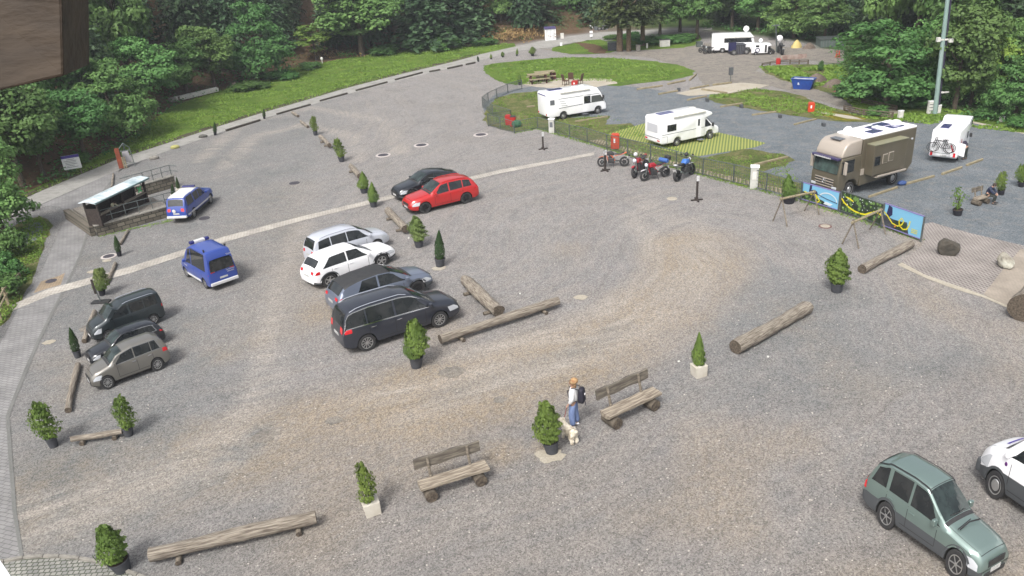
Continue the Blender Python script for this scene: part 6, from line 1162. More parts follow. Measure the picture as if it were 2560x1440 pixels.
def trestle(label, b0, b1, feet):
    F = [G(*f) for f in feet]; m0, m1 = (F[0]+F[1])/2, (F[2]+F[3])/2
    def top(m_, p):
        lo, hi = .2, 3
        for _ in range(30):
            q = (lo+hi)/2
            if P2((m_.x, m_.y, q))[1] > p[1]: lo = q
            else: hi = q
        return Vector((m_.x, m_.y, lo))
    T0, T1 = top(m0, b0), top(m1, b1); r0 = root('trestle', label, 'trestle', m0, 0, 1, 'timber trestles by the banners'); d = (T1-T0).normalized()
    MB().cyl(T0-d*.15-m0, T1+d*.1-m0, .07, n=10).build('beam', WOODL, r0)
    for f, t in zip(F, (T0, T0, T1, T1)): v = (t-f).normalized(); MB().cyl(f-m0, t+v*.12-m0, .04, n=8).build('leg', WOOD, r0)
trestle('timber trestle in front of the left banner', (1956, 497), (2030, 480), [(1932, 553), (1968, 567), (2011, 527), (2048, 537)])
trestle('timber trestle in front of the middle and right banners', (2135, 555), (2198, 525), [(2105, 610), (2147, 622), (2174, 574), (2214, 586)])
WD = M('brown_rail', lin((110, 98, 84)), .85)
fence('wooden_fence', 'low wooden fence with faded banner above the skip bank', [(1905, 167), (1925, 163), (1950, 160), (1975, 160), (1998, 160), (2020, 160)], [158, 154, 149, 149, 149, 149], 'wood', WD, rails=2)
fence('wooden_fence', 'brown wooden rail in front of the pale path pad', [(2110, 277), (2123, 281), (2158, 290), (2190, 293), (2230, 297)], [263, 266, 273, 276, 280], 'wood', WD, rails=3)
fence('wooden_fence', 'brown wooden rail behind the pale path pad', [(2155, 259), (2197, 270), (2240, 276)], [246, 255, 264], 'wood', WD, rails=3)
fence('wooden_fence', 'pale wooden rail at the bushes on the left edge', [(53, 700), (22, 762), (3, 800), (-30, 860)], [682, 720, 760, 810], 'wood', WOODL, rails=2)
# ============================================================ KIOSK AND STONE TERRACE
A_, B_ = G(246, 592), G(432, 540); dk = B_-A_; KL = dk.length; krz = math.atan2(dk.y, dk.x); ks = 1.0
STONE = pavermat('rubble_stone', lin((150, 142, 126)), lin((112, 104, 92)), lin((74, 72, 62)), .5, .26, 0, msz=.03)
STONE.node_tree.nodes['Mapping'].inputs['Rotation'].default_value = (PI/2, 0, 0)
t = root('stone_terrace', 'low rubble stone terrace wall under the kiosk', 'stone wall', A_, krz); hk = HZ((246, 592), 567)
MB().box((KL/2, .2, hk/2), (KL, .4, hk)).build('front_wall', STONE, t); MB().box((-.1, 3.1, hk/2-.02), (.4, 5.4, hk-.04)).build('side_wall', STONE, t); MB().box((KL/2, -.0+.2, hk+.04), (KL+.1, .5, .08)).build('coping', CONC, t, bevel=.01)
MB().box((KL/2+.2, 3.1, hk/2-.05), (KL-.2, 5.4, hk-.1)).build('terrace_floor', RG, t)
A2, B2 = G(262, 520), G(441, 467); d2 = B2-A2; L2_ = d2.length; r2 = math.atan2(d2.y, d2.x)
t2 = root('stone_wall', 'taller rubble stone wall with railing behind the kiosk', 'stone wall', A2, r2); H2 = HZ((441, 467), 441)
MB().box((L2_/2, .2, H2/2), (L2_, .4, H2)).build('wall', STONE, t2); MB().box((L2_/2, .2, H2+.04), (L2_+.1, .5, .08)).build('coping', CONC, t2)
for k in range(4): x = L2_*.6+k*L2_*.13; MB().cyl((x, .2, H2), (x, .2, H2+.85), .028).build('railing_post', STEEL, t2)
for z in (.45, .85): MB().tube([(L2_*.3, .2, H2+z), (L2_*.99, .2, H2+z), (L2_*1.06, -.1, H2+z-.12)], .025).build('railing', STEEL, t2)
t3 = root('metal_railing', 'grey metal railing on the front terrace wall', 'railing', A_+Vector((0, 0, hk+.08)), krz)
for k in range(6): MB().cyl((.3+k*(KL-.5)/5, .2, 0), (.3+k*(KL-.5)/5, .2, .8), .025).build('post', STEEL, t3)
for z in (.4, .8): MB().tube([(.3, 1.8, z), (.3, .2, z), (KL-.2, .2, z), (KL+.6, .5, z-.1)], .024).build('rail', STEEL, t3)
KH = 1.6; zr = hk+KH; E0, E1 = G(236, 509, zr), G(371, 444, zr); de = E1-E0; EL_ = de.length
kk = root('kiosk', 'small timber kiosk with shining white metal roof on the stone terrace', 'kiosk', (E0.x, E0.y, 0), math.atan2(de.y, de.x)); K0, K1 = .35, EL_-.4
for x in (K0, (K0+K1)/2, K1):
    for y in (.2, 1.1): MB().box((x, y, hk+KH/2), (.12, .12, KH)).build('post', WOODD, kk)
MB().box(((K0+K1)/2, .3, hk+.3), (K1-K0, .06, .6)).build('counter_wall', WOODD, kk); MB().box(((K0+K1)/2, .25, hk+.7), (K1-K0, .3, .05)).build('counter', WOOD, kk)
MB().box(((K0+K1)/2, 1.15, hk+KH*.4), (K1-K0, .05, KH*.8)).build('back_wall', WOODD, kk); MB().box((K0-.02, .65, hk+KH*.35), (.05, .9, KH*.7)).build('side_wall', WOODD, kk)
for x in (K0, K1): MB().tube([(x, .3, zr-.45), (x+(.4 if x == K0 else -.4), .3, zr-.02)], .035, 6).build('brace', WOODD, kk)
RF = M('metal_roof', lin((240, 246, 250), .8), .35, .1, nz=.8, col2=lin((176, 200, 206)))
MB().prism([(0, zr), (.65, zr+.12), (1.2, zr+.02), (1.2, zr-.04), (.65, zr+.06), (0, zr-.06)], 0, EL_, 0, 'x').build('roof', RF, kk); b = MB(); [b.box((EL_*k/14, .32, zr+.068), (.02, .62, .02), R=Matrix.Rotation(.18, 3, 'X')) for k in range(15)]; b.build('roof_seam', M('seam_pale', lin((190, 206, 212)), .4), kk)
MB().box((EL_/2, -.03, zr-.04), (EL_, .07, .1)).build('gutter', M('gutter_teal', lin((140, 164, 162)), .5), kk)
GX = M('green_cross', lin((90, 220, 130)), .5); MB().box((0, 0, 0), (.5, .03, .1), R=Matrix.Rotation(.8, 3, 'Y')).box((0, -.004, 0), (.5, .03, .1), R=Matrix.Rotation(-.8, 3, 'Y')).build('green_cross_sign', GX, kk, loc=(K1-.5, .2, hk+1.05))
# ============================================================ SIGNS, PILLARS, BINS, POSTS
def small(name, label, cat, px, z=0, rz=0, sc=1, group=None): g = G(*px); return root(name, label, cat, (g.x, g.y, z), rz, sc, group)
r0 = small('info_board', 'white information board with purple header at the forest edge', 'sign', (188, 437), rz=.45); h = HZ((188, 437), 390)
for x in (-.5, .5): MB().cyl((x, 0, 0), (x, 0, h+.1), .035).build('post', WOOD, r0)
bs = h*.36; MB().box((0, -.07, h*.33+bs), (1.3, .05, bs*2)).build('board', M('board_white', lin((240, 244, 240)), .5), r0); MB().box((0, -.10, h*.33+bs*1.8), (1.3, .03, bs*.4)).build('header', M('board_purple', lin((70, 56, 150)), .5), r0)
b = MB(); R = random.Random(1)
for k in range(6): w = R.uniform(.5, 1.05); b.box((-.05+R.uniform(-.05, .05), -.1, h*.33+bs*(1.4-.22*k)), (w, .01, .035))
b.build('printed_lines', M('print_grey', lin((90, 94, 100)), .6), r0)
r0 = small('steel_pillar', 'tall rusty orange steel pillar by the road above the kiosk', 'pillar', (304, 421), rz=.3); h = HZ((304, 421), 371)
MB().box((0, 0, h/2), (.34, .16, h)).build('pillar', M('rust', lin((170, 84, 52)), .85, nz=2, col2=lin((130, 66, 44))), r0); MB().box((.25, -.1, h*.28), (.1, .1, h*.56)).build('timber_post', WOODL, r0); MB().box((.42, -.1, h*.28), (.08, .1, h*.56)).build('timber_post', WOODL, r0)
r0 = small('cable_car_model', 'pale wire frame sculpture standing right of the rusty pillar', 'sculpture', (322, 415), rz=.4); b = MB()
for x in (-.4, .4): b.tube([(x*1.2, -.3, 0), (x, 0, 1.5), (0, .1, 1.9), (x*-.4, .3, .2)], .03, 6)
b.tube([(-.45, -.2, .3), (.45, -.2, .3), (.4, 0, 1.3), (-.4, 0, 1.3), (-.45, -.2, .3)], .03, 6); b.build('frame', STEEL, r0); MB().box((0, .05, .8), (.7, .2, .9), top=.7).build('cover', M('pale_cloth', lin((190, 186, 190)), .8), r0, bevel=.05)
for px, rz, lb in (((438, 371), .5, 'yellow marked flat stone on the road edge'), ((386, 398), .4, 'flat white stone on the road edge'), ((508, 344), .4, 'grey boulder on the road edge left of the small conifer')):
    g = G(*px); b = MB().ball((0, 0, .12), (.42, .22, .2), n=9, k=5); o = b.build('stone', {'y': M('pale_yellow_stone', lin((196, 192, 120)), .9), 'f': CONC, 'g': M('grey_stone', lin((120, 118, 112)), .9, nz=6, col2=lin((90, 88, 84)), bump=(6, .08))}[lb[0]], None, loc=g, rot=(0, 0, rz)); tag(o, lb, 'stone')
def post_sign(px, top, lb, plate, cross=True, dk=True):
    h = HZ(px, top); r0 = small('sign_post', lb, 'sign post', px, rz=random.uniform(0, 1)); MB().box((0, 0, h/2), (.11, .11, h)).build('post', WOODD if dk else WOOD, r0)
    if cross: b = MB(); b.box((0, 0, .04), (.75, .09, .08)); b.box((0, 0, .045), (.09, .75, .085)); b.build('base', WOODD, r0)
    MB().box((0, -.075, h-.16), (.17, .02, .34)).build('number_plate', M('plate_plain', lin((240, 240, 240)), .5), r0); b = MB(); b.lathe([(.045, 0), (.045, .008), (.025, .008), (.025, 0)], 10, ax='y', c=(0, -.093, h-.13)); b.build('digit', BLK, r0)
post_sign((1513, 427), 375, 'dark sign post with white plate in front of the orange motorcycle', 1); post_sign((1742, 501), 439, 'dark sign post with white plate right of the blue motorcycle', 1); post_sign((1358, 373), 330, 'dark sign post with white plate standing alone near the fence corner', 1)
r0 = small('arrow_sign', 'slanted dark pole sign with arrow board beside the yellowish thuja', 'sign', (253, 756)); h = HZ((253, 756), 700); MB().cyl((0, 0, 0), (-.15, 0, h), .03).build('pole', STEEL, r0); MB().box((-.12, -.04, h-.35), (.1, .05, .8)).build('sign_board', WOODD, r0); MB().box((0, 0, .04), (.9, .4, .08)).build('base', BLK, r0)
r0 = small('street_sign', 'round white traffic sign with two plates by the far road', 'sign', (1478, 96)); h = HZ((1478, 96), 62); MB().cyl((0, 0, 0), (0, 0, h), .05).build('pole', STEEL, r0)
MB().lathe([(.28, 0), (.28, .03)], 20, ax='y', cap=True, c=(0, -.1, h-.25)).build('round_plate', WHITE, r0); MB().box((0, -.08, h-1.0), (.45, .03, .32)).build('lower_plate', WHITE, r0); MB().box((0, -.08, h-1.5), (.4, .03, .35)).build('lowest_plate', WHITE, r0)
r0 = small('box_sign', 'dark box on a thin pole at the gravel track', 'sign', (1826, 207)); h = HZ((1826, 207), 169); MB().cyl((0, 0, 0), (0, 0, h), .04).build('pole', STEEL, r0); MB().box((0, 0, h-.35), (.42, .25, .75)).build('box', DGREY, r0, bevel=.02)
r0 = small('street_lamp', 'tall grey street lamp right of the far motorhomes', 'street lamp', (1942, 131)); h = HZ((1942, 131), 63); MB().cyl((0, 0, 0), (-.35, 0, h), .1, .06).build('pole', STEEL, r0, smooth=40); MB().box((-.4, 0, h), (.9, .25, .12)).build('lamp_head', STEEL, r0, bevel=.03)
r0 = small('round_mirror', 'white round traffic mirror on the pole beside the street lamp', 'mirror', (1946, 128)); MB().cyl((0, 0, 0), (0, 0, 1.3), .04).build('pole', STEEL, r0); MB().ball((0, 0, 1.5), (.45, .12, .4)).build('disc', WHITE, r0, smooth=60)
r0 = small('mast', 'very tall pale green steel mast in front of the right hand trees', 'mast', (2337, 284)); g = G(2337, 284); hm = HZ((2337, 284), 98)
MB().cyl((0, 0, 0), (-1.0, 0, 19), .19, .11, n=16).build('pole', M('mast_green', lin((166, 188, 182)), .5, nz=.3, col2=lin((150, 180, 172))), r0, smooth=40); MB().cyl((.28, 0, 0), (-.75, 0, 18.5), .07, n=6).build('cable_ladder', M('dark_ladder', lin((56, 50, 74)), .7), r0)
b = MB(); o_ = -hm*.05; b.box((o_, -.1, hm), (1.0, .12, .12)); b.box((o_-.5, -.2, hm+.05), (.25, .25, .32)); b.box((o_+.5, -.2, hm-.08), (.3, .25, .28)); b.build('floodlight_arm', OFFW, r0); MB().box((.5, 0, 1.7), (.7, .1, .12)).build('bracket', OFFW, r0)
for px, w, t, lb in (((2323, 284), 12, 252, 'stack of white striped canisters left of the mast foot'), ((2346, 283), 9, 262, 'white rounded cabinet right of the mast foot'), ((2250, 296), 12, 276, 'white cabinet behind the truck roof'), ((2503, 305), 11, 291, 'small white post cabinet at the far right verge')):
    m_ = PXM(*px); h = HZ(px, t); w = w/m_; r0 = small('white_cabinet', lb, 'cabinet', px, rz=.2); MB().box((0, 0, h/2), (w, w*.7, h)).build('housing', OFFW, r0, bevel=w*.12, seg=3); MB().box((0, 0, h-.02), (w*1.06, w*.76, .05)).build('lid', WHITE, r0, bevel=.01)
    if 'striped' in lb: b = MB(); [b.box((0, -w*.36, h*k/4), (w*.9, .02, .05)) for k in (1, 2, 3)]; b.build('stripe', DGREY, r0)
for px, w, t, lb in (((1380, 332), 14, 296, 'white supply pillar behind the fence under the integrated motorhome'), ((1884, 470), 19, 414, 'white supply pillar behind the fence right of the turf grid')):
    m_ = PXM(*px); h = HZ(px, t); w = w/m_; r0 = small('supply_pillar', lb, 'pillar', px, rz=-.3, group='white supply pillars'); MB().box((0, 0, h*.47), (w, w*.8, h*.94)).build('column', M('pillar_concrete', lin((222, 222, 214)), .7, nz=3, col2=lin((200, 200, 192))), r0, bevel=.02); MB().box((0, 0, h*.97), (w*1.15, w*.95, h*.07)).build('cap', WHITE, r0, bevel=.02); MB().box((0, -w*.41, h*.6), (w*.5, .02, h*.35)).build('panel', GREYT if 'integrated' in lb else OFFW, r0)
def bin_(px, t, w, mat, lb, lid=None, plate=True):
    m_ = PXM(*px); h = HZ(px, t); w = w/m_; r0 = small('litter_bin', lb, 'bin', px, rz=-.25, group='red and orange bins'); MB().box((0, 0, h*.5), (w, w*.75, h*.94), top=1.06).build('bin_body', mat, r0, bevel=.03); MB().prism([(-w*.5, h*.95), (w*.5, h*.95), (w*.4, h*1.05), (-w*.4, h*1.05)], -w*.42, w*.42).build('lid', lid or mat, r0, bevel=.02)
    if plate: MB().box((-w*.05, -w*.41, h*.62), (w*.22, .02, h*.3)).build('sticker', WHITE, r0)
bin_((1538, 372), 336, 20, ORP, 'orange bin behind the fence beside the turf grid'); bin_((2027, 280), 257, 15, ORP, 'orange bin in the yellow flowers above the truck'); bin_((1437, 216), 202, 15, REDP, 'red bin on the picnic patio behind the integrated motorhome'); bin_((1945, 161), 146, 10, REDP, 'red bin at the end of the far wooden fence', plate=False)
bin_((1271, 313), 288, 13, REDP, 'red bin with red lid in the fence corner, left of two', plate=False); bin_((1283, 316), 291, 14, REDP, 'red bin with black lid in the fence corner, right of two', lid=BLK, plate=False)
g = G(1292, 318); o = MB().ball((0, 0, .3), (.45, .35, .35), n=10).build('green_bag', M('green_bag', lin((40, 110, 70)), .6, bump=(4, .1)), None, loc=g); tag(o, 'green bag lying right of the two red bins', 'bag')
# manholes
for px, r_, ring, lb in (((958, 388), .42, 1, 'dark manhole cover with white ring, left of three in a row'), ((1053, 363), .42, 1, 'dark manhole cover with white ring, middle of three in a row'), ((1202, 337), .45, 1, 'dark manhole cover with white ring, right of three in a row'), ((736, 458), .42, 0, 'dark manhole cover in the open gravel left of the conifers'), ((511, 546), .42, 0, 'dark manhole cover beside the blue pickup'), ((272, 641), .42, 1, 'dark ringed manhole cover left of the slim cypress'), ((128, 703), .48, 0, 'dark manhole cover in the paved path'), ((2063, 566), .3, 2, 'pale manhole cover with dark red ring below the banners'), ((1680, 497), .3, 3, 'pale round cover between the motorcycles and the sign post')):
    wpx = {0: 27, 1: 37, 2: 32, 3: 25}[ring]; r_ = wpx/PXM(*px)/2; r0 = small('manhole_cover', lb, 'manhole cover', px, .004)
    DK = M('cast_iron', lin((84, 80, 88)), .7, nz=20, col2=lin((64, 60, 68)))
    MB().lathe([(.001, .028), (r_*(.72 if ring else .96), .026), (r_*(.74 if ring else 1), .0)], 28).build('cover', DK if ring < 2 else PATCH, r0)
    if ring: MB().lathe([(r_*.73, .01), (r_*.73, .022), (r_, .02), (r_*1.02, 0)], 28, cap=False).build('ring', {1: M('white_ring', lin((216, 206, 200)), .8), 2: M('rust_ring', lin((130, 96, 92)), .8), 3: PATCH}[ring], r0)
# boulders
def rock(px, w, t, lb, mat, seed, sp_=1.):
    m_ = PXM(*px); w = w/m_/2; h = HZ(px, t); R = random.Random(seed); bm = bmesh.new(); bmesh.ops.create_icosphere(bm, subdivisions=3, radius=1)
    cuts = [(Vector((R.gauss(0, 1), R.gauss(0, 1), R.gauss(.3, .8))).normalized(), R.uniform(.55, .85)) for _ in range(12)]
    for v in bm.verts:
        for n, d in cuts:
            k = v.co.dot(n)-d
            if k > 0: v.co -= n*k*.95
        v.co += Vector((R.gauss(0, .02), R.gauss(0, .02), R.gauss(0, .02))); v.co.x *= w*1.15; v.co.y *= w*.8*sp_; v.co.z = max(v.co.z*h*.62+h*.42, -.03)
    me = bpy.data.meshes.new('boulder'); bm.to_mesh(me); bm.free(); me.materials.append(mat); g = G(*px); tag(link('boulder', me, None, g, (0, 0, R.uniform(0, 3))), lb, 'boulder')
rock((2372, 636), 54, 593, 'dark jagged boulder on the turf pavers', M('dark_rock', lin((92, 86, 76)), .9, nz=2, col2=lin((62, 60, 54)), bump=(5, .1)), 4); rock((2508, 666), 50, 632, 'pale and brown boulder near the tan path', M('pale_rock', lin((205, 204, 190)), .9, nz=1.6, col2=lin((112, 98, 80)), bump=(5, .1)), 9, .8)
# stump at the right edge
g = G(2585, 775); o = logmesh(3.0, .62, 5, .04).build('giant_log', [LOGM, LOGE], None, smooth=50, loc=(g.x, g.y+.1, .6), rot=(0, 0, .75)); tag(o, 'huge pale cut log at the right edge with dark bark', 'log')
# picnic table, chairs, far things
def far_box(name, lb, cat, px, wpx, t, dep, mat, roofm=None, rz=0, extra=None):
    m_ = PXM(*px); w = wpx/m_; h = HZ(px, t); r0 = small(name, lb, cat, px, rz=rz); MB().box((0, dep/2, h*.48), (w, dep, h*.96)).build('body', mat, r0, bevel=.03); MB().box((0, dep/2, h*.98), (w*1.05, dep*1.08, h*.05)).build('roof', roofm or mat, r0)
    if extra: extra(r0, w, h)
    return r0
def ribs(r0, w, h):
    b = MB(); [b.box((w*k/8-w/2, -.02, h*.5), (.04, .04, h*.85)) for k in range(1, 8)]; b.build('ribs', GREYT, r0)
far_box('white_shed', 'small white shed with ribbed door at the forest edge', 'shed', (1377, 101), 27, 71, 2.2, WHITE, M('violet_roof', lin((90, 80, 130)), .6), extra=ribs)
far_box('cabinet', 'pale cabinet standing right of the white shed', 'cabinet', (1406, 97), 8, 84, .6, OFFW); far_box('marker_box', 'small white and blue box on the verge by the road fork', 'box', (1403, 115), 6, 107, .3, WHITE)
far_box('shed', 'dark grey cabinet shed at the foot of the three pines', 'shed', (1533, 127), 26, 106, 1.2, GRB, STEEL, rz=-.1); far_box('cabinet', 'grey cabinet on the bank right of the pines', 'cabinet', (1596, 128), 10, 113, .6, CONC); far_box('post', 'small pale post right of the pines', 'post', (1618, 121), 4, 109, .3, OFFW)
far_box('cabinet', 'white and blue machine cabinet on a slab above the track', 'cabinet', (1663, 117), 24, 99, 1.0, OFFW, BLK, extra=ribs); far_box('cabinet', 'grey mesh cage box left of the far motorcycles', 'box', (1750, 118), 14, 105, .8, STEEL)
far_box('container', 'long grey green container at the far side of the upper lot', 'container', (2080, 118), 56, 97, 2.4, M('container_grey', lin((104, 118, 112)), .7), STEEL, rz=-.12, extra=ribs)
r0 = far_box('cage_trailer', 'grey cage trailer standing by the far road', 'trailer', (1503, 76), 34, 55, 2.0, M('cage_grey', lin((110, 116, 118)), .6), extra=ribs); [wheel_parts(r0, x, -.2, .33, -1, 'steel') for x in (-.3, .3)]
r0 = far_box('cargo_trailer', 'black and grey cargo trailer in front of the far liner', 'trailer', (1846, 137), 34, 112, 1.6, M('trailer_black', lin((60, 58, 66)), .6), GRB, extra=ribs); [wheel_parts(r0, x, -.2, .33, -1, 'steel') for x in (-.6, .9)]
b = MB(); b.box((0, -.05, 1.0), (.9, .05, 1.0)); b.build('door_panel', NVB, r0, loc=(-.8, 0, 0))
r0 = small('skip_container', 'blue open skip with white contents on the scrubby bank edge', 'skip', (2007, 222), rz=-.62); h = HZ((2007, 222), 196); SK = M('skip_blue', lin((36, 84, 170)), .45, nz=2, col2=lin((30, 66, 150)))
b = MB(); a, c = .78, .5; b.add([(-a, -c*.8, 0), (a, -c*.8, 0), (a, c*.8, 0), (-a, c*.8, 0), (-a*1.35, -c, h), (a*1.35, -c, h), (a*1.35, c, h), (-a*1.35, c, h)], [(0, 1, 2, 3), (0, 1, 5, 4), (1, 2, 6, 5), (2, 3, 7, 6), (3, 0, 4, 7)]); b.build('hull', SK, r0)
MB().add([(-a*1.3, -c*.95, h-.1), (a*1.3, -c*.95, h-.1), (a*1.3, c*.95, h-.06), (-a*1.3, c*.95, h-.06)], [(0, 1, 2, 3)]).build('contents', M('skip_load', lin((220, 230, 240)), .7, nz=2, col2=lin((170, 180, 190)), bump=(3, .2)), r0); b = MB(); b.tube([(-a*1.35, -c, h), (a*1.35, -c, h), (a*1.35, c, h), (-a*1.35, c, h), (-a*1.35, -c, h)], .05, 6); b.build('rim', SK, r0); text_mesh('B.', .3, 'lettering', WHITE, r0, (-.3, -c*.93, h*.55), (PI/2, 0, 0))
def heap(px, w, h, mat, lb, nm='heap', cat='heap'):
    m_ = PXM(*px); w = w/m_/2; g = G(*px); b = MB(); R = random.Random(int(px[0])); n, k = 18, 7; vs = []
    for j in range(k+1):
        for i in range(n):
            t_ = j/k; rr = w*(1-t_)*(1+R.uniform(-.12, .12)); vs.append((rr*math.cos(2*PI*i/n), rr*.7*math.sin(2*PI*i/n), h*(1-(1-t_)**1.6)))
    b.add(vs, [(j*n+i, j*n+(i+1) % n, (j+1)*n+(i+1) % n, (j+1)*n+i) for j in range(k) for i in range(n)]); o = b.build(nm, mat, None, smooth=50, loc=g); tag(o, lb, cat)
HP = gravelmat('heap_soil', lin((140, 128, 116)), lin((120, 106, 96)), .3); HR = gravelmat('red_soil', lin((164, 122, 104)), lin((140, 104, 88)), .3)
heap((2040, 206), 60, .9, HP, 'grey gravel heap behind the blue skip', cat='gravel heap'); heap((2085, 216), 60, .75, HP, 'lower grey heap right of the blue skip', cat='gravel heap'); heap((2108, 229), 50, .6, HR, 'reddish soil heap at the tree foot right of the skip', cat='soil heap'); heap((2022, 121), 34, .7, HP, 'grey gravel heap in the upper lot', cat='gravel heap'); heap((1991, 119), 28, .95, M('yellow_sheet', lin((224, 204, 130)), .7), 'yellow covered heap in the upper lot', cat='heap')
# cones
for x, lb in ((2091, 'orange barrier cone in the upper lot, left of two'), (2097, 'orange barrier cone in the upper lot, right of two')):
    r0 = small('traffic_cone', lb, 'cone', (x, 143)); MB().lathe([(.13, 0), (.03, .75)], 12).build('cone_body', ORP, r0); MB().box((0, 0, .03), (.32, .32, .05)).build('base', ORP, r0)
# picnic set
def picnic(px, sc, lb, rz=0):
    r0 = small('picnic_table', lb, 'picnic table', px, rz=rz, sc=sc, group='picnic tables on the patio'); MB().box((0, 0, .76), (1.9, .75, .07)).build('table_top', WOODL, r0)
    for y in (-.72, .72): MB().box((0, y, .45), (1.9, .28, .06)).build('seat', WOODL, r0)
    for x in (-.65, .65): b = MB(); b.box((x, 0, .38), (.1, 1.6, .1)); b.tube([(x, -.6, 0), (x, -.2, .74)], .06, 6); b.tube([(x, .6, 0), (x, .2, .74)], .06, 6); b.build('leg', M('picnic_brown', lin((96, 56, 50)), .8), r0)
picnic((1346, 207), 1.25, 'picnic table on the sandy patio, nearer left one', .1); picnic((1362, 200), 1.2, 'picnic table on the sandy patio, farther one', .1)
far_box('wooden_barrel', 'dark red wooden barrel right of the picnic tables', 'barrel', (1385, 198), 11, 184, .7, M('barrel_red', lin((110, 54, 50)), .8))
for px, rz, lb in (((1414, 213), .4, 'brown garden chair left of the red patio bin'), ((1449, 212), 2.6, 'brown garden chair right of the red patio bin'), ((1428, 208), 1.4, 'dark garden chair behind the red patio bin')):
    r0 = small('garden_chair', lb, 'chair', px, rz=rz, sc=1.15, group='garden chairs on the patio'); CB = M('chair_brown', lin((104, 76, 60)), .7); MB().box((0, 0, .42), (.5, .5, .05)).build('seat', CB, r0); MB().box((-.27, 0, .75), (.05, .5, .6), R=Matrix.Rotation(-.25, 3, 'Y')).build('backrest', CB, r0)
    for x in (-.22, .22):
        for y in (-.22, .22): MB().cyl((x, y, 0), (x, y, .42), .025).build('leg', CB, r0)
# white beams stack and markers on the verge
g = G(425, 258); g2 = G(545, 229); d = g2-g
for k in range(9):
    p = g.lerp(g2, (k+.5)/9); o = MB().box((0, 0, .3), (d.length/9*.96, .5, .5)).build('white_block', OFFW if k else CONC, None, bevel=.04, loc=p, rot=(0, 0, math.atan2(d.y, d.x)+.02*math.sin(k*3))); tag(o, 'white concrete block in the row along the top of the verge' if k else 'grey stub block at the left end of the white row', 'concrete block', 'white blocks along the top of the verge')
for px, t, lb in (((586, 220), 207, 'small brown post on the crest of the verge'), ((446, 254), 242, 'grey post at the left end of the white blocks')): far_box('wooden_post', lb, 'post', px, 8, t, .3, WOOD)
for px, t, lb in (((806, 159), 144, 'small white marker post with round top on the verge'), ((1158, 114), 104, 'tiny white marker post below the spruces')):
    r0 = small('marker_post', lb, 'post', px); h = HZ(px, t); MB().cyl((0, 0, 0), (0, 0, h*.8), .05).build('pole', OFFW, r0); MB().ball((0, 0, h*.8), (.2, .12, .25)).build('head', OFFW, r0)
r0 = small('faded_banner', 'faded white banner with reddish letters on the far wooden fence', 'banner', (1950, 161)); L2 = (G(2018, 160)-G(1950, 161)).length; MB().box((L2/2, -.12, .75), (L2, .03, .5)).build('cloth', M('faded_cloth', lin((196, 180, 170)), .7, nz=1.5, col2=lin((150, 110, 100))), r0)
# small stones scattered on the gravel
rr = random.Random(12); spots = [(1920, 893, 'white pebble above the far bench'), (1022, 596, 'white pebble under the pale thuja'), (1300, 735, 'white pebble right of the gnarled log'), (1697, 905, 'white pebble near the white planter'), (2100, 560, 'small stone'), (2445, 780, 'small stone')]
for x, y, lb in spots[:4]: g = G(x, y); tag(MB().ball((0, 0, .03), (.06, .045, .035), n=7, k=4).build('pebble', OFFW, None, loc=g, rot=(0, 0, rr.random()*3)), lb, 'pebble')
b = MB()
for _ in range(900):
    x, y = rr.uniform(150, 2500), rr.uniform(620, 1440)**1.0; g = G(x, y); s_ = rr.uniform(.012, .03); b.ball((g.x, g.y, s_*.3), (s_*1.3, s_, s_*.7), n=5, k=3)
tag(b.build('loose_stones', M('loose_stone', lin((214, 206, 196)), .9)), 'loose pale stones scattered over the gravel', 'stones', kind='stuff')
# small things on the pitches
for px, lb in (((1698, 229), 'dark power box beside the low beam'), ((1769, 255), 'small dark power box by the green slope'), ((1855, 271), 'small dark power box above the third divider'), ((1952, 296), 'small dark power box left of the last divider'), ((2061, 317), 'small dark power box near the truck roof')): far_box('power_box', lb, 'power box', px, 7, px[1]-8, .4, DGREY)
g = G(2254, 463); tag(MB().ball((0, 0, .15), (.3, .2, .16)).build('blue_bag', M('blue_bag', lin((60, 90, 150)), .7), None, loc=g), 'small blue bag on the ground behind the truck rear wheel', 'bag')
# ============================================================ THE HOUSE THE CAMERA LOOKS OUT FROM
def rp(px, py, dist): d = ray(px, py); return Vector((0, 0, CAMH))+d*dist
BW = M('rafter_wood', lin((100, 82, 62), .38), .8, nz=6, col2=lin((66, 52, 38), .38), bump=(14, .01), stretch=(1, 1, 3))
F0 = [rp(-200, -150, 1.5), rp(220, -150, 1.5), rp(224, 163, 1.5), rp(-200, 172, 1.5)]; K0_ = [rp(-260, -200, 1.15), rp(150, -200, 1.15), rp(160, 190, 1.18), rp(-260, 285, 1.12)]
b = MB(); b.add(F0+K0_, [(0, 1, 2, 3), (4, 5, 6, 7), (0, 1, 5, 4), (1, 2, 6, 5), (2, 3, 7, 6), (3, 0, 4, 7)])
tag(b.build('roof_rafter', BW, None, bevel=.004), 'dark brown wooden rafter end hanging into the top left corner', 'rafter')
# white parasol edge at the bottom left: a real awning slat near the house
q0, q1 = G(-18, 1372, 5.0), G(42, 1462, 5.0); d = q1-q0; r0 = root('awning_edge', 'white sloping awning edge in the bottom left corner', 'awning', (q0.x, q0.y, 5.0), math.atan2(d.y, d.x))
MB().box((d.length/2-.2, -.12, 0), (d.length+1.0, .22, .12)).build('white_rail', WHITE, r0, bevel=.01); MB().box((d.length/2-.2, -.36, -.03), (d.length+1.0, .24, .06)).build('violet_cloth', M('violet_cloth', lin((96, 76, 190)), .7), r0)
MB().cyl((d.length/2, -.2, -5.0), (d.length/2, -.2, -.05), .04).build('post', STEEL, r0)
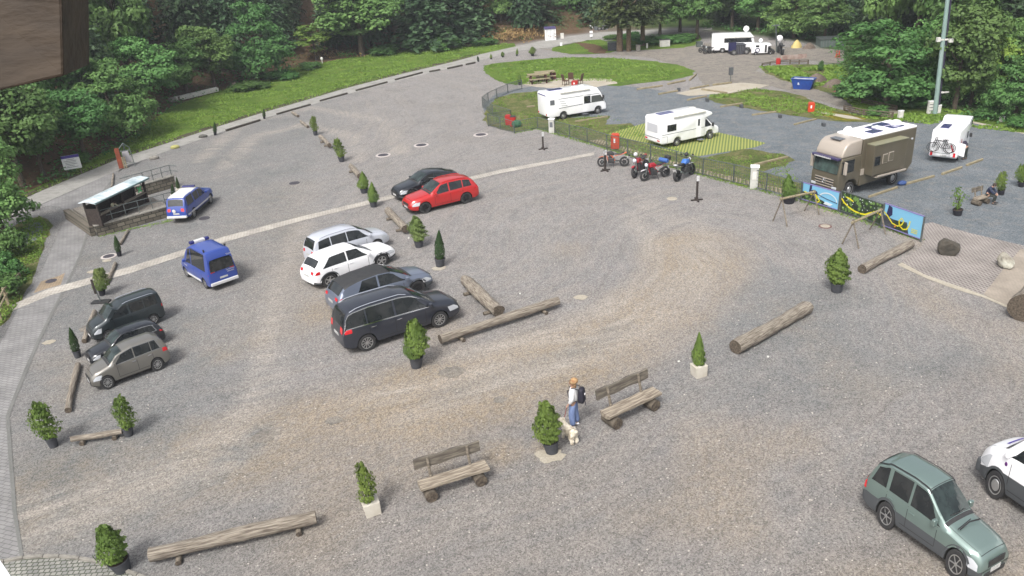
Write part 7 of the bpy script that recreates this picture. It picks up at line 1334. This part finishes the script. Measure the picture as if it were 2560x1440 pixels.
# ============================================================ PEOPLE AND DOG
SKIN = M('skin', lin((208, 166, 144)), .6)
def skin(name, nodes, edges, mat, parent, sub=2, rootn=0):
    keys = list(nodes); me = bpy.data.meshes.new(name); me.from_pydata([nodes[k][0] for k in keys], [(keys.index(a), keys.index(c)) for a, c in edges], []); o = link(name, me, parent)
    mo = o.modifiers.new('skin', 'SKIN'); mo.use_smooth_shade = True
    for i, k in enumerate(keys): r_ = nodes[k][1]; me.skin_vertices[0].data[i].radius = (r_, r_) if not hasattr(r_, '__len__') else r_; me.skin_vertices[0].data[i].use_root = (i == rootn)
    s_ = o.modifiers.new('sub', 'SUBSURF'); s_.levels = sub; s_.render_levels = sub
    dg = bpy.context.evaluated_depsgraph_get(); ev = o.evaluated_get(dg); m2 = bpy.data.meshes.new_from_object(ev); m2.materials.clear(); m2.materials.append(mat); o.modifiers.clear(); o.data = m2; bpy.data.meshes.remove(me); m2.shade_smooth(); return o
def person(px, rz, lb, J, cloth, sc=1., z=0, grp=None):
    """J: joint positions; builds one continuous body with five-fingered hands, then clothes over it"""
    g = G(*px) if not isinstance(px, Vector) else px; r0 = root('person', lb, 'person', (g.x, g.y, z), rz, sc, grp); V = Vector
    N_ = {'pelvis': (J['pelvis'], .115), 'belly': (V(J['pelvis']).lerp(V(J['chest']), .5), .11), 'chest': (J['chest'], (.12, .15)), 'neck': (J['neck'], .05), 'chin': (V(J['neck']).lerp(V(J['head']), .45), .062), 'head': (J['head'], .092), 'crown': (V(J['head'])+V((0, 0, .07)), .075)}; E_ = [('pelvis', 'belly'), ('belly', 'chest'), ('chest', 'neck'), ('neck', 'chin'), ('chin', 'head'), ('head', 'crown')]
    for s_ in 'LR':
        sy = 1 if s_ == 'L' else -1
        for n_, r_ in (('shoulder', .055), ('elbow', .042), ('wrist', .028), ('hip', .085), ('knee', .055), ('ankle', .038), ('toe', .034)): N_[n_+s_] = (J[n_+s_], r_)
        E_ += [('chest', 'shoulder'+s_), ('shoulder'+s_, 'elbow'+s_), ('elbow'+s_, 'wrist'+s_), ('pelvis', 'hip'+s_), ('hip'+s_, 'knee'+s_), ('knee'+s_, 'ankle'+s_), ('ankle'+s_, 'toe'+s_)]
        w, e = V(J['wrist'+s_]), V(J['elbow'+s_]); d = (w-e).normalized(); sd_ = d.cross(V((0, 0, 1))); sd_ = sd_.normalized() if sd_.length > .1 else V((0, 1, 0)); up = sd_.cross(d)
        N_['palm'+s_] = (w+d*.06, (.022, .034)); E_.append(('wrist'+s_, 'palm'+s_))
        for k, (o_, l) in enumerate(((-.03, .062), (-.01, .075), (.01, .072), (.028, .055))):
            a = w+d*.095+sd_*o_; N_['f%d%s' % (k, s_)] = (a, .0095); N_['g%d%s' % (k, s_)] = (a+d*l*.6-up*.02, .0085); N_['h%d%s' % (k, s_)] = (a+d*l*.8-up*.045, .0075); E_ += [('palm'+s_, 'f%d%s' % (k, s_)), ('f%d%s' % (k, s_), 'g%d%s' % (k, s_)), ('g%d%s' % (k, s_), 'h%d%s' % (k, s_))]
        N_['t0'+s_] = (w+d*.05+sd_*-.042*sy, .0105); N_['t1'+s_] = (w+d*.09+sd_*-.055*sy-up*.015, .009); E_ += [('palm'+s_, 't0'+s_), ('t0'+s_, 't1'+s_)]
    skin('body', N_, E_, SKIN, r0)
    f = V((1, 0, 0)) if 'face' not in J else V(J['face']).normalized(); hd_ = V(J['head']); sd2 = V((-f.y, f.x, 0)).normalized()
    b = MB(); b.ball(hd_+f*.098+V((0, 0, -.015)), (.014, .012, .02), n=6, k=4); b.build('nose', SKIN, r0); b = MB(); [b.ball(hd_+f*.085+sd2*k*.032+V((0, 0, .012)), .009, n=6, k=4) for k in (1, -1)]; b.build('eyes', BLK, r0); MB().box(hd_+f*.088+V((0, 0, -.05)), (.01, .04, .008)).build('mouth', M('lips', lin((170, 90, 84)), .6), r0); b = MB(); [b.ball(hd_+sd2*k*.09, (.02, .012, .03), n=6, k=4) for k in (1, -1)]; b.build('ears', SKIN, r0)
    top, bot, shoe, hair, slv, wide = cloth
    lo_ = 1.32 if 'woman' in lb else 1.; T = {k: (N_[k][0], r_) for k, r_ in (('pelvis', .14*lo_), ('belly', .14*lo_), ('chest', (.145*lo_, .175*lo_)))}; T['collar'] = (V(J['neck'])-V((0, 0, .03)), .07); TE = [('pelvis', 'belly'), ('belly', 'chest'), ('chest', 'collar')]
    for s_ in 'LR': T['shoulder'+s_] = (J['shoulder'+s_], .075*lo_); T['elbow'+s_] = (J['elbow'+s_], .066*lo_); T['cuff'+s_] = (V(J['elbow'+s_]).lerp(V(J['wrist'+s_]), slv), .052); TE += [('chest', 'shoulder'+s_), ('shoulder'+s_, 'elbow'+s_), ('elbow'+s_, 'cuff'+s_)]
    skin('shirt', T, TE, top, r0)
    T = {'pelvis': (V(J['pelvis'])+V((0, 0, .05)), .135), 'seat': (V(J['pelvis'])-V((0, 0, .02)), .14)}; TE = [('pelvis', 'seat')]
    for s_ in 'LR': T['hip'+s_] = (J['hip'+s_], .105); T['knee'+s_] = (J['knee'+s_], .075*wide); T['ankle'+s_] = (V(J['ankle'+s_])+V((0, 0, .02)), .062*wide); TE += [('seat', 'hip'+s_), ('hip'+s_, 'knee'+s_), ('knee'+s_, 'ankle'+s_)]
    skin('trousers', T, TE, bot, r0)
    for s_ in 'LR': a, c = V(J['ankle'+s_]), V(J['toe'+s_]); m_ = (a+c)/2; d = (c-a); an = math.atan2(d.y, d.x); MB().ball((0, 0, 0), (.15, .055, .05), n=12, k=6).build('shoe', shoe, r0, smooth=60, loc=(m_.x, m_.y, .05 if J.get('ground', 1) else m_.z), rot=(0, 0, an))
    MB().ball((0, 0, 0), (.112, .108, .115), n=14, k=8).build('hair', hair, r0, smooth=60, loc=hd_-f*.028+V((0, 0, .035)))
    return r0
STAND = dict(pelvis=(0, 0, .93), chest=(.0, 0, 1.28), neck=(.01, 0, 1.44), head=(.03, 0, 1.57), shoulderL=(0, .17, 1.37), elbowL=(-.03, .25, 1.12), wristL=(.1, .24, .92), shoulderR=(0, -.17, 1.37), elbowR=(-.04, -.25, 1.12), wristR=(.08, -.26, .9), hipL=(0, .09, .88), kneeL=(.04, .11, .48), ankleL=(0, .12, .08), toeL=(.15, .13, .04), hipR=(0, -.09, .88), kneeR=(0, -.11, .48), ankleR=(-.06, -.12, .08), toeR=(.09, -.14, .04))
hw = HZ((1436, 1066), 949); g = G(1436, 1066); ws_ = hw/1.69
JE = M('denim', lin((120, 142, 190)), .8, nz=9, col2=lin((140, 160, 204)), stretch=(3, 3, .6)); WT = M('white_top', lin((245, 245, 245)), .8)
W0 = person((1436, 1066), 2.75, 'woman in white top and wide blue jeans with a black backpack', STAND, (WT, JE, WHITE, M('auburn_hair', lin((140, 102, 74)), .8, nz=14, col2=lin((186, 154, 112))), .75, 1.5), sc=ws_)
MB().ball((0, 0, 0), (.125, .12, .1), n=14, k=8).build('hair_top', M('blond_streaks', lin((208, 172, 122)), .8, nz=14, col2=lin((170, 120, 80))), W0, smooth=60, loc=(-.03, -.02, 1.64))
b = MB().ball((-.03, 0, 1.48), (.08, .07, .12)); b.build('ponytail', MC['auburn_hair'], W0, smooth=60)
BKP = M('backpack_black', lin((40, 38, 56)), .7, nz=8, col2=lin((30, 28, 40)))
MB().box((-.26, 0, 1.2), (.22, .32, .5), top=.75).build('backpack', BKP, W0, bevel=.07, seg=4, smooth=50); b = MB(); [b.tube([(-.2, y, 1.42), (-.02, y, 1.46), (.15, y*1.1, 1.34), (.1, y*1.2, 1.1), (-.15, y*1.2, 1.0)], .014, 6) for y in (.11, -.11)]; b.build('backpack_strap', BKP, W0); MB().box((-.38, .05, 1.28), (.02, .05, .05)).build('backpack_badge', WHITE, W0); MB().tube([(-.37, .1, 1.2), (-.41, .12, 1.0), (-.4, .12, .92)], .012, 5).build('dangling_strap', BKP, W0)
# dog, standing with its rear to the camera
gd = G(1424, 1101); ds = ws_*1.0; D0 = root('dog', 'curly white dog on a leash beside the broad thuja, seen from behind', 'dog', (gd.x, gd.y, 0), 2.15, ds*1.0); FUR = M('white_fur', lin((255, 248, 232), .72), .95, nz=12, col2=lin((236, 222, 196)), bump=(22, .03))
n_ = {'rump': ((-.2, 0, .36), .135), 'belly': ((0, 0, .37), .13), 'chest': ((.2, 0, .38), .14), 'neck': ((.3, 0, .47), .095), 'head': ((.37, 0, .56), .095), 'muzzle': ((.47, 0, .53), .04), 'tail0': ((-.3, 0, .42), .03), 'tail1': ((-.34, 0, .52), .04)}; e_ = [('belly', 'rump'), ('belly', 'chest'), ('chest', 'neck'), ('neck', 'head'), ('head', 'muzzle'), ('rump', 'tail0'), ('tail0', 'tail1')]
for s_, y in (('L', .075), ('R', -.075)):
    n_['thigh'+s_] = ((-.2, y, .27), .075); n_['knee'+s_] = ((-.14, y*1.1, .2), .058); n_['hock'+s_] = ((-.25, y*1.1, .12), .042); n_['paw'+s_] = ((-.22, y*1.15, .03), .042); e_ += [('rump', 'thigh'+s_), ('thigh'+s_, 'knee'+s_), ('knee'+s_, 'hock'+s_), ('hock'+s_, 'paw'+s_)]
    n_['elbow'+s_] = ((.17, y, .22), .042); n_['wrist'+s_] = ((.2, y, .11), .032); n_['fpaw'+s_] = ((.22, y, .03), .034); e_ += [('chest', 'elbow'+s_), ('elbow'+s_, 'wrist'+s_), ('wrist'+s_, 'fpaw'+s_)]
skin('body', n_, e_, FUR, D0, 2, 1); r = np.random.default_rng(3); mv = np.array([v.co[:] for v in D0.children[0].data.vertices]); nv = np.array([v.normal[:] for v in D0.children[0].data.vertices]); V_, F_ = cards(mv+nv*.012, nv*2+r.normal(0, .5, nv.shape), r.uniform(.03, .055, len(mv)), .8, r); me = fast_mesh('curls', V_, F_); me.materials.append(FUR); link('curls', me, D0)
[MB().ball((0, 0, 0), (.035, .02, .07), n=8, k=5).build('ear', FUR, D0, smooth=60, loc=(.34, s_*.08, .55)) for s_ in (1, -1)]; MB().ball((.505, 0, .54), .015).build('nose', BLK, D0); MB().lathe([(.085, 0), (.085, .02)], 14, cap=False).build('collar', REDP, D0, loc=(.3, 0, .47))
a = W0.matrix_world; hand = Matrix.LocRotScale(W0.location, W0.rotation_euler, W0.scale)@Vector((.14, .24, .86)); col_ = Matrix.LocRotScale(D0.location, D0.rotation_euler, D0.scale)@Vector((.3, 0, .53)); o = MB().tube([hand, hand.lerp(col_, .5)-Vector((0, 0, .06)), col_], .014, 6).build('leash', M('leash_red', lin((130, 50, 46)), .7)); tag(o, 'dark red leash from the woman to the white dog', 'leash')
# man sitting on the small bench
SIT = dict(STAND, pelvis=(0, 0, .55), chest=(.12, 0, .87), neck=(.22, 0, 1.02), head=(.32, 0, 1.1), shoulderL=(.12, .18, .96), elbowL=(.3, .24, .74), wristL=(.45, .12, .62), shoulderR=(.12, -.18, .96), elbowR=(.3, -.24, .74), wristR=(.45, -.12, .62), hipL=(.05, .1, .53), kneeL=(.45, .14, .5), ankleL=(.42, .15, .08), toeL=(.57, .16, .04), hipR=(.05, -.1, .53), kneeR=(.45, -.14, .5), ankleR=(.42, -.15, .08), toeR=(.57, -.16, .04), face=(1, 0, -.35))
brz = SB.rotation_euler.z; bl = SB.location; person(Vector((bl.x+math.cos(brz)*.45, bl.y+math.sin(brz)*.45, 0)), brz-PI/2+.35, 'man in dark blue jacket sitting bent forward on the small bench', SIT, (M('navy_jacket', lin((44, 54, 84)), .8), M('dark_trousers', lin((54, 60, 56)), .8), BLK, M('dark_hair', lin((70, 58, 50)), .8), .95, 1.0), sc=.98)
BEND = dict(STAND, chest=(.2, 0, 1.18), neck=(.34, 0, 1.26), head=(.46, 0, 1.32), shoulderL=(.2, .17, 1.24), elbowL=(.38, .22, 1.02), wristL=(.55, .18, .98), shoulderR=(.2, -.17, 1.24), elbowR=(.38, -.22, 1.02), wristR=(.55, -.18, .98))
person((2411, 399), 2.2, 'person in dark clothes bending at the open garage hatch of the alcove motorhome', BEND, (M('dark_jacket', lin((56, 50, 70)), .8), M('dark_trousers', (0, 0, 0)), BLK, MC['dark_hair'], .95, 1.0), sc=.95)
kp = kk.location+Matrix.Rotation(kk.rotation_euler.z, 3, 'Z')@Vector((EL_*.38, .62, 0)); person(Vector((kp.x, kp.y, 0)), kk.rotation_euler.z-PI/2, 'person in a pale shirt leaning on the kiosk counter', BEND, (M('cream_shirt', lin((236, 232, 196)), .8), MC['dark_trousers'], BLK, MC['dark_hair'], .95, 1.0), z=hk, sc=.72)

# ============================================================ HAZE
HZM = bpy.data.materials.new('haze_air'); HZM.use_nodes = True; nt = HZM.node_tree; nt.nodes.remove(nt.nodes['Principled BSDF']); pv = nt.nodes.new('ShaderNodeVolumePrincipled'); pv.inputs['Density'].default_value = .00038; pv.inputs['Color'].default_value = (.86, .92, 1, 1); nt.links.new(pv.outputs[0], nt.nodes['Material Output'].inputs['Volume'])
o = MB().box((20, 120, 39.5), (560, 500, 83)).build('haze', HZM, None); tag(o, 'thin grey blue haze in the valley air', kind='stuff')
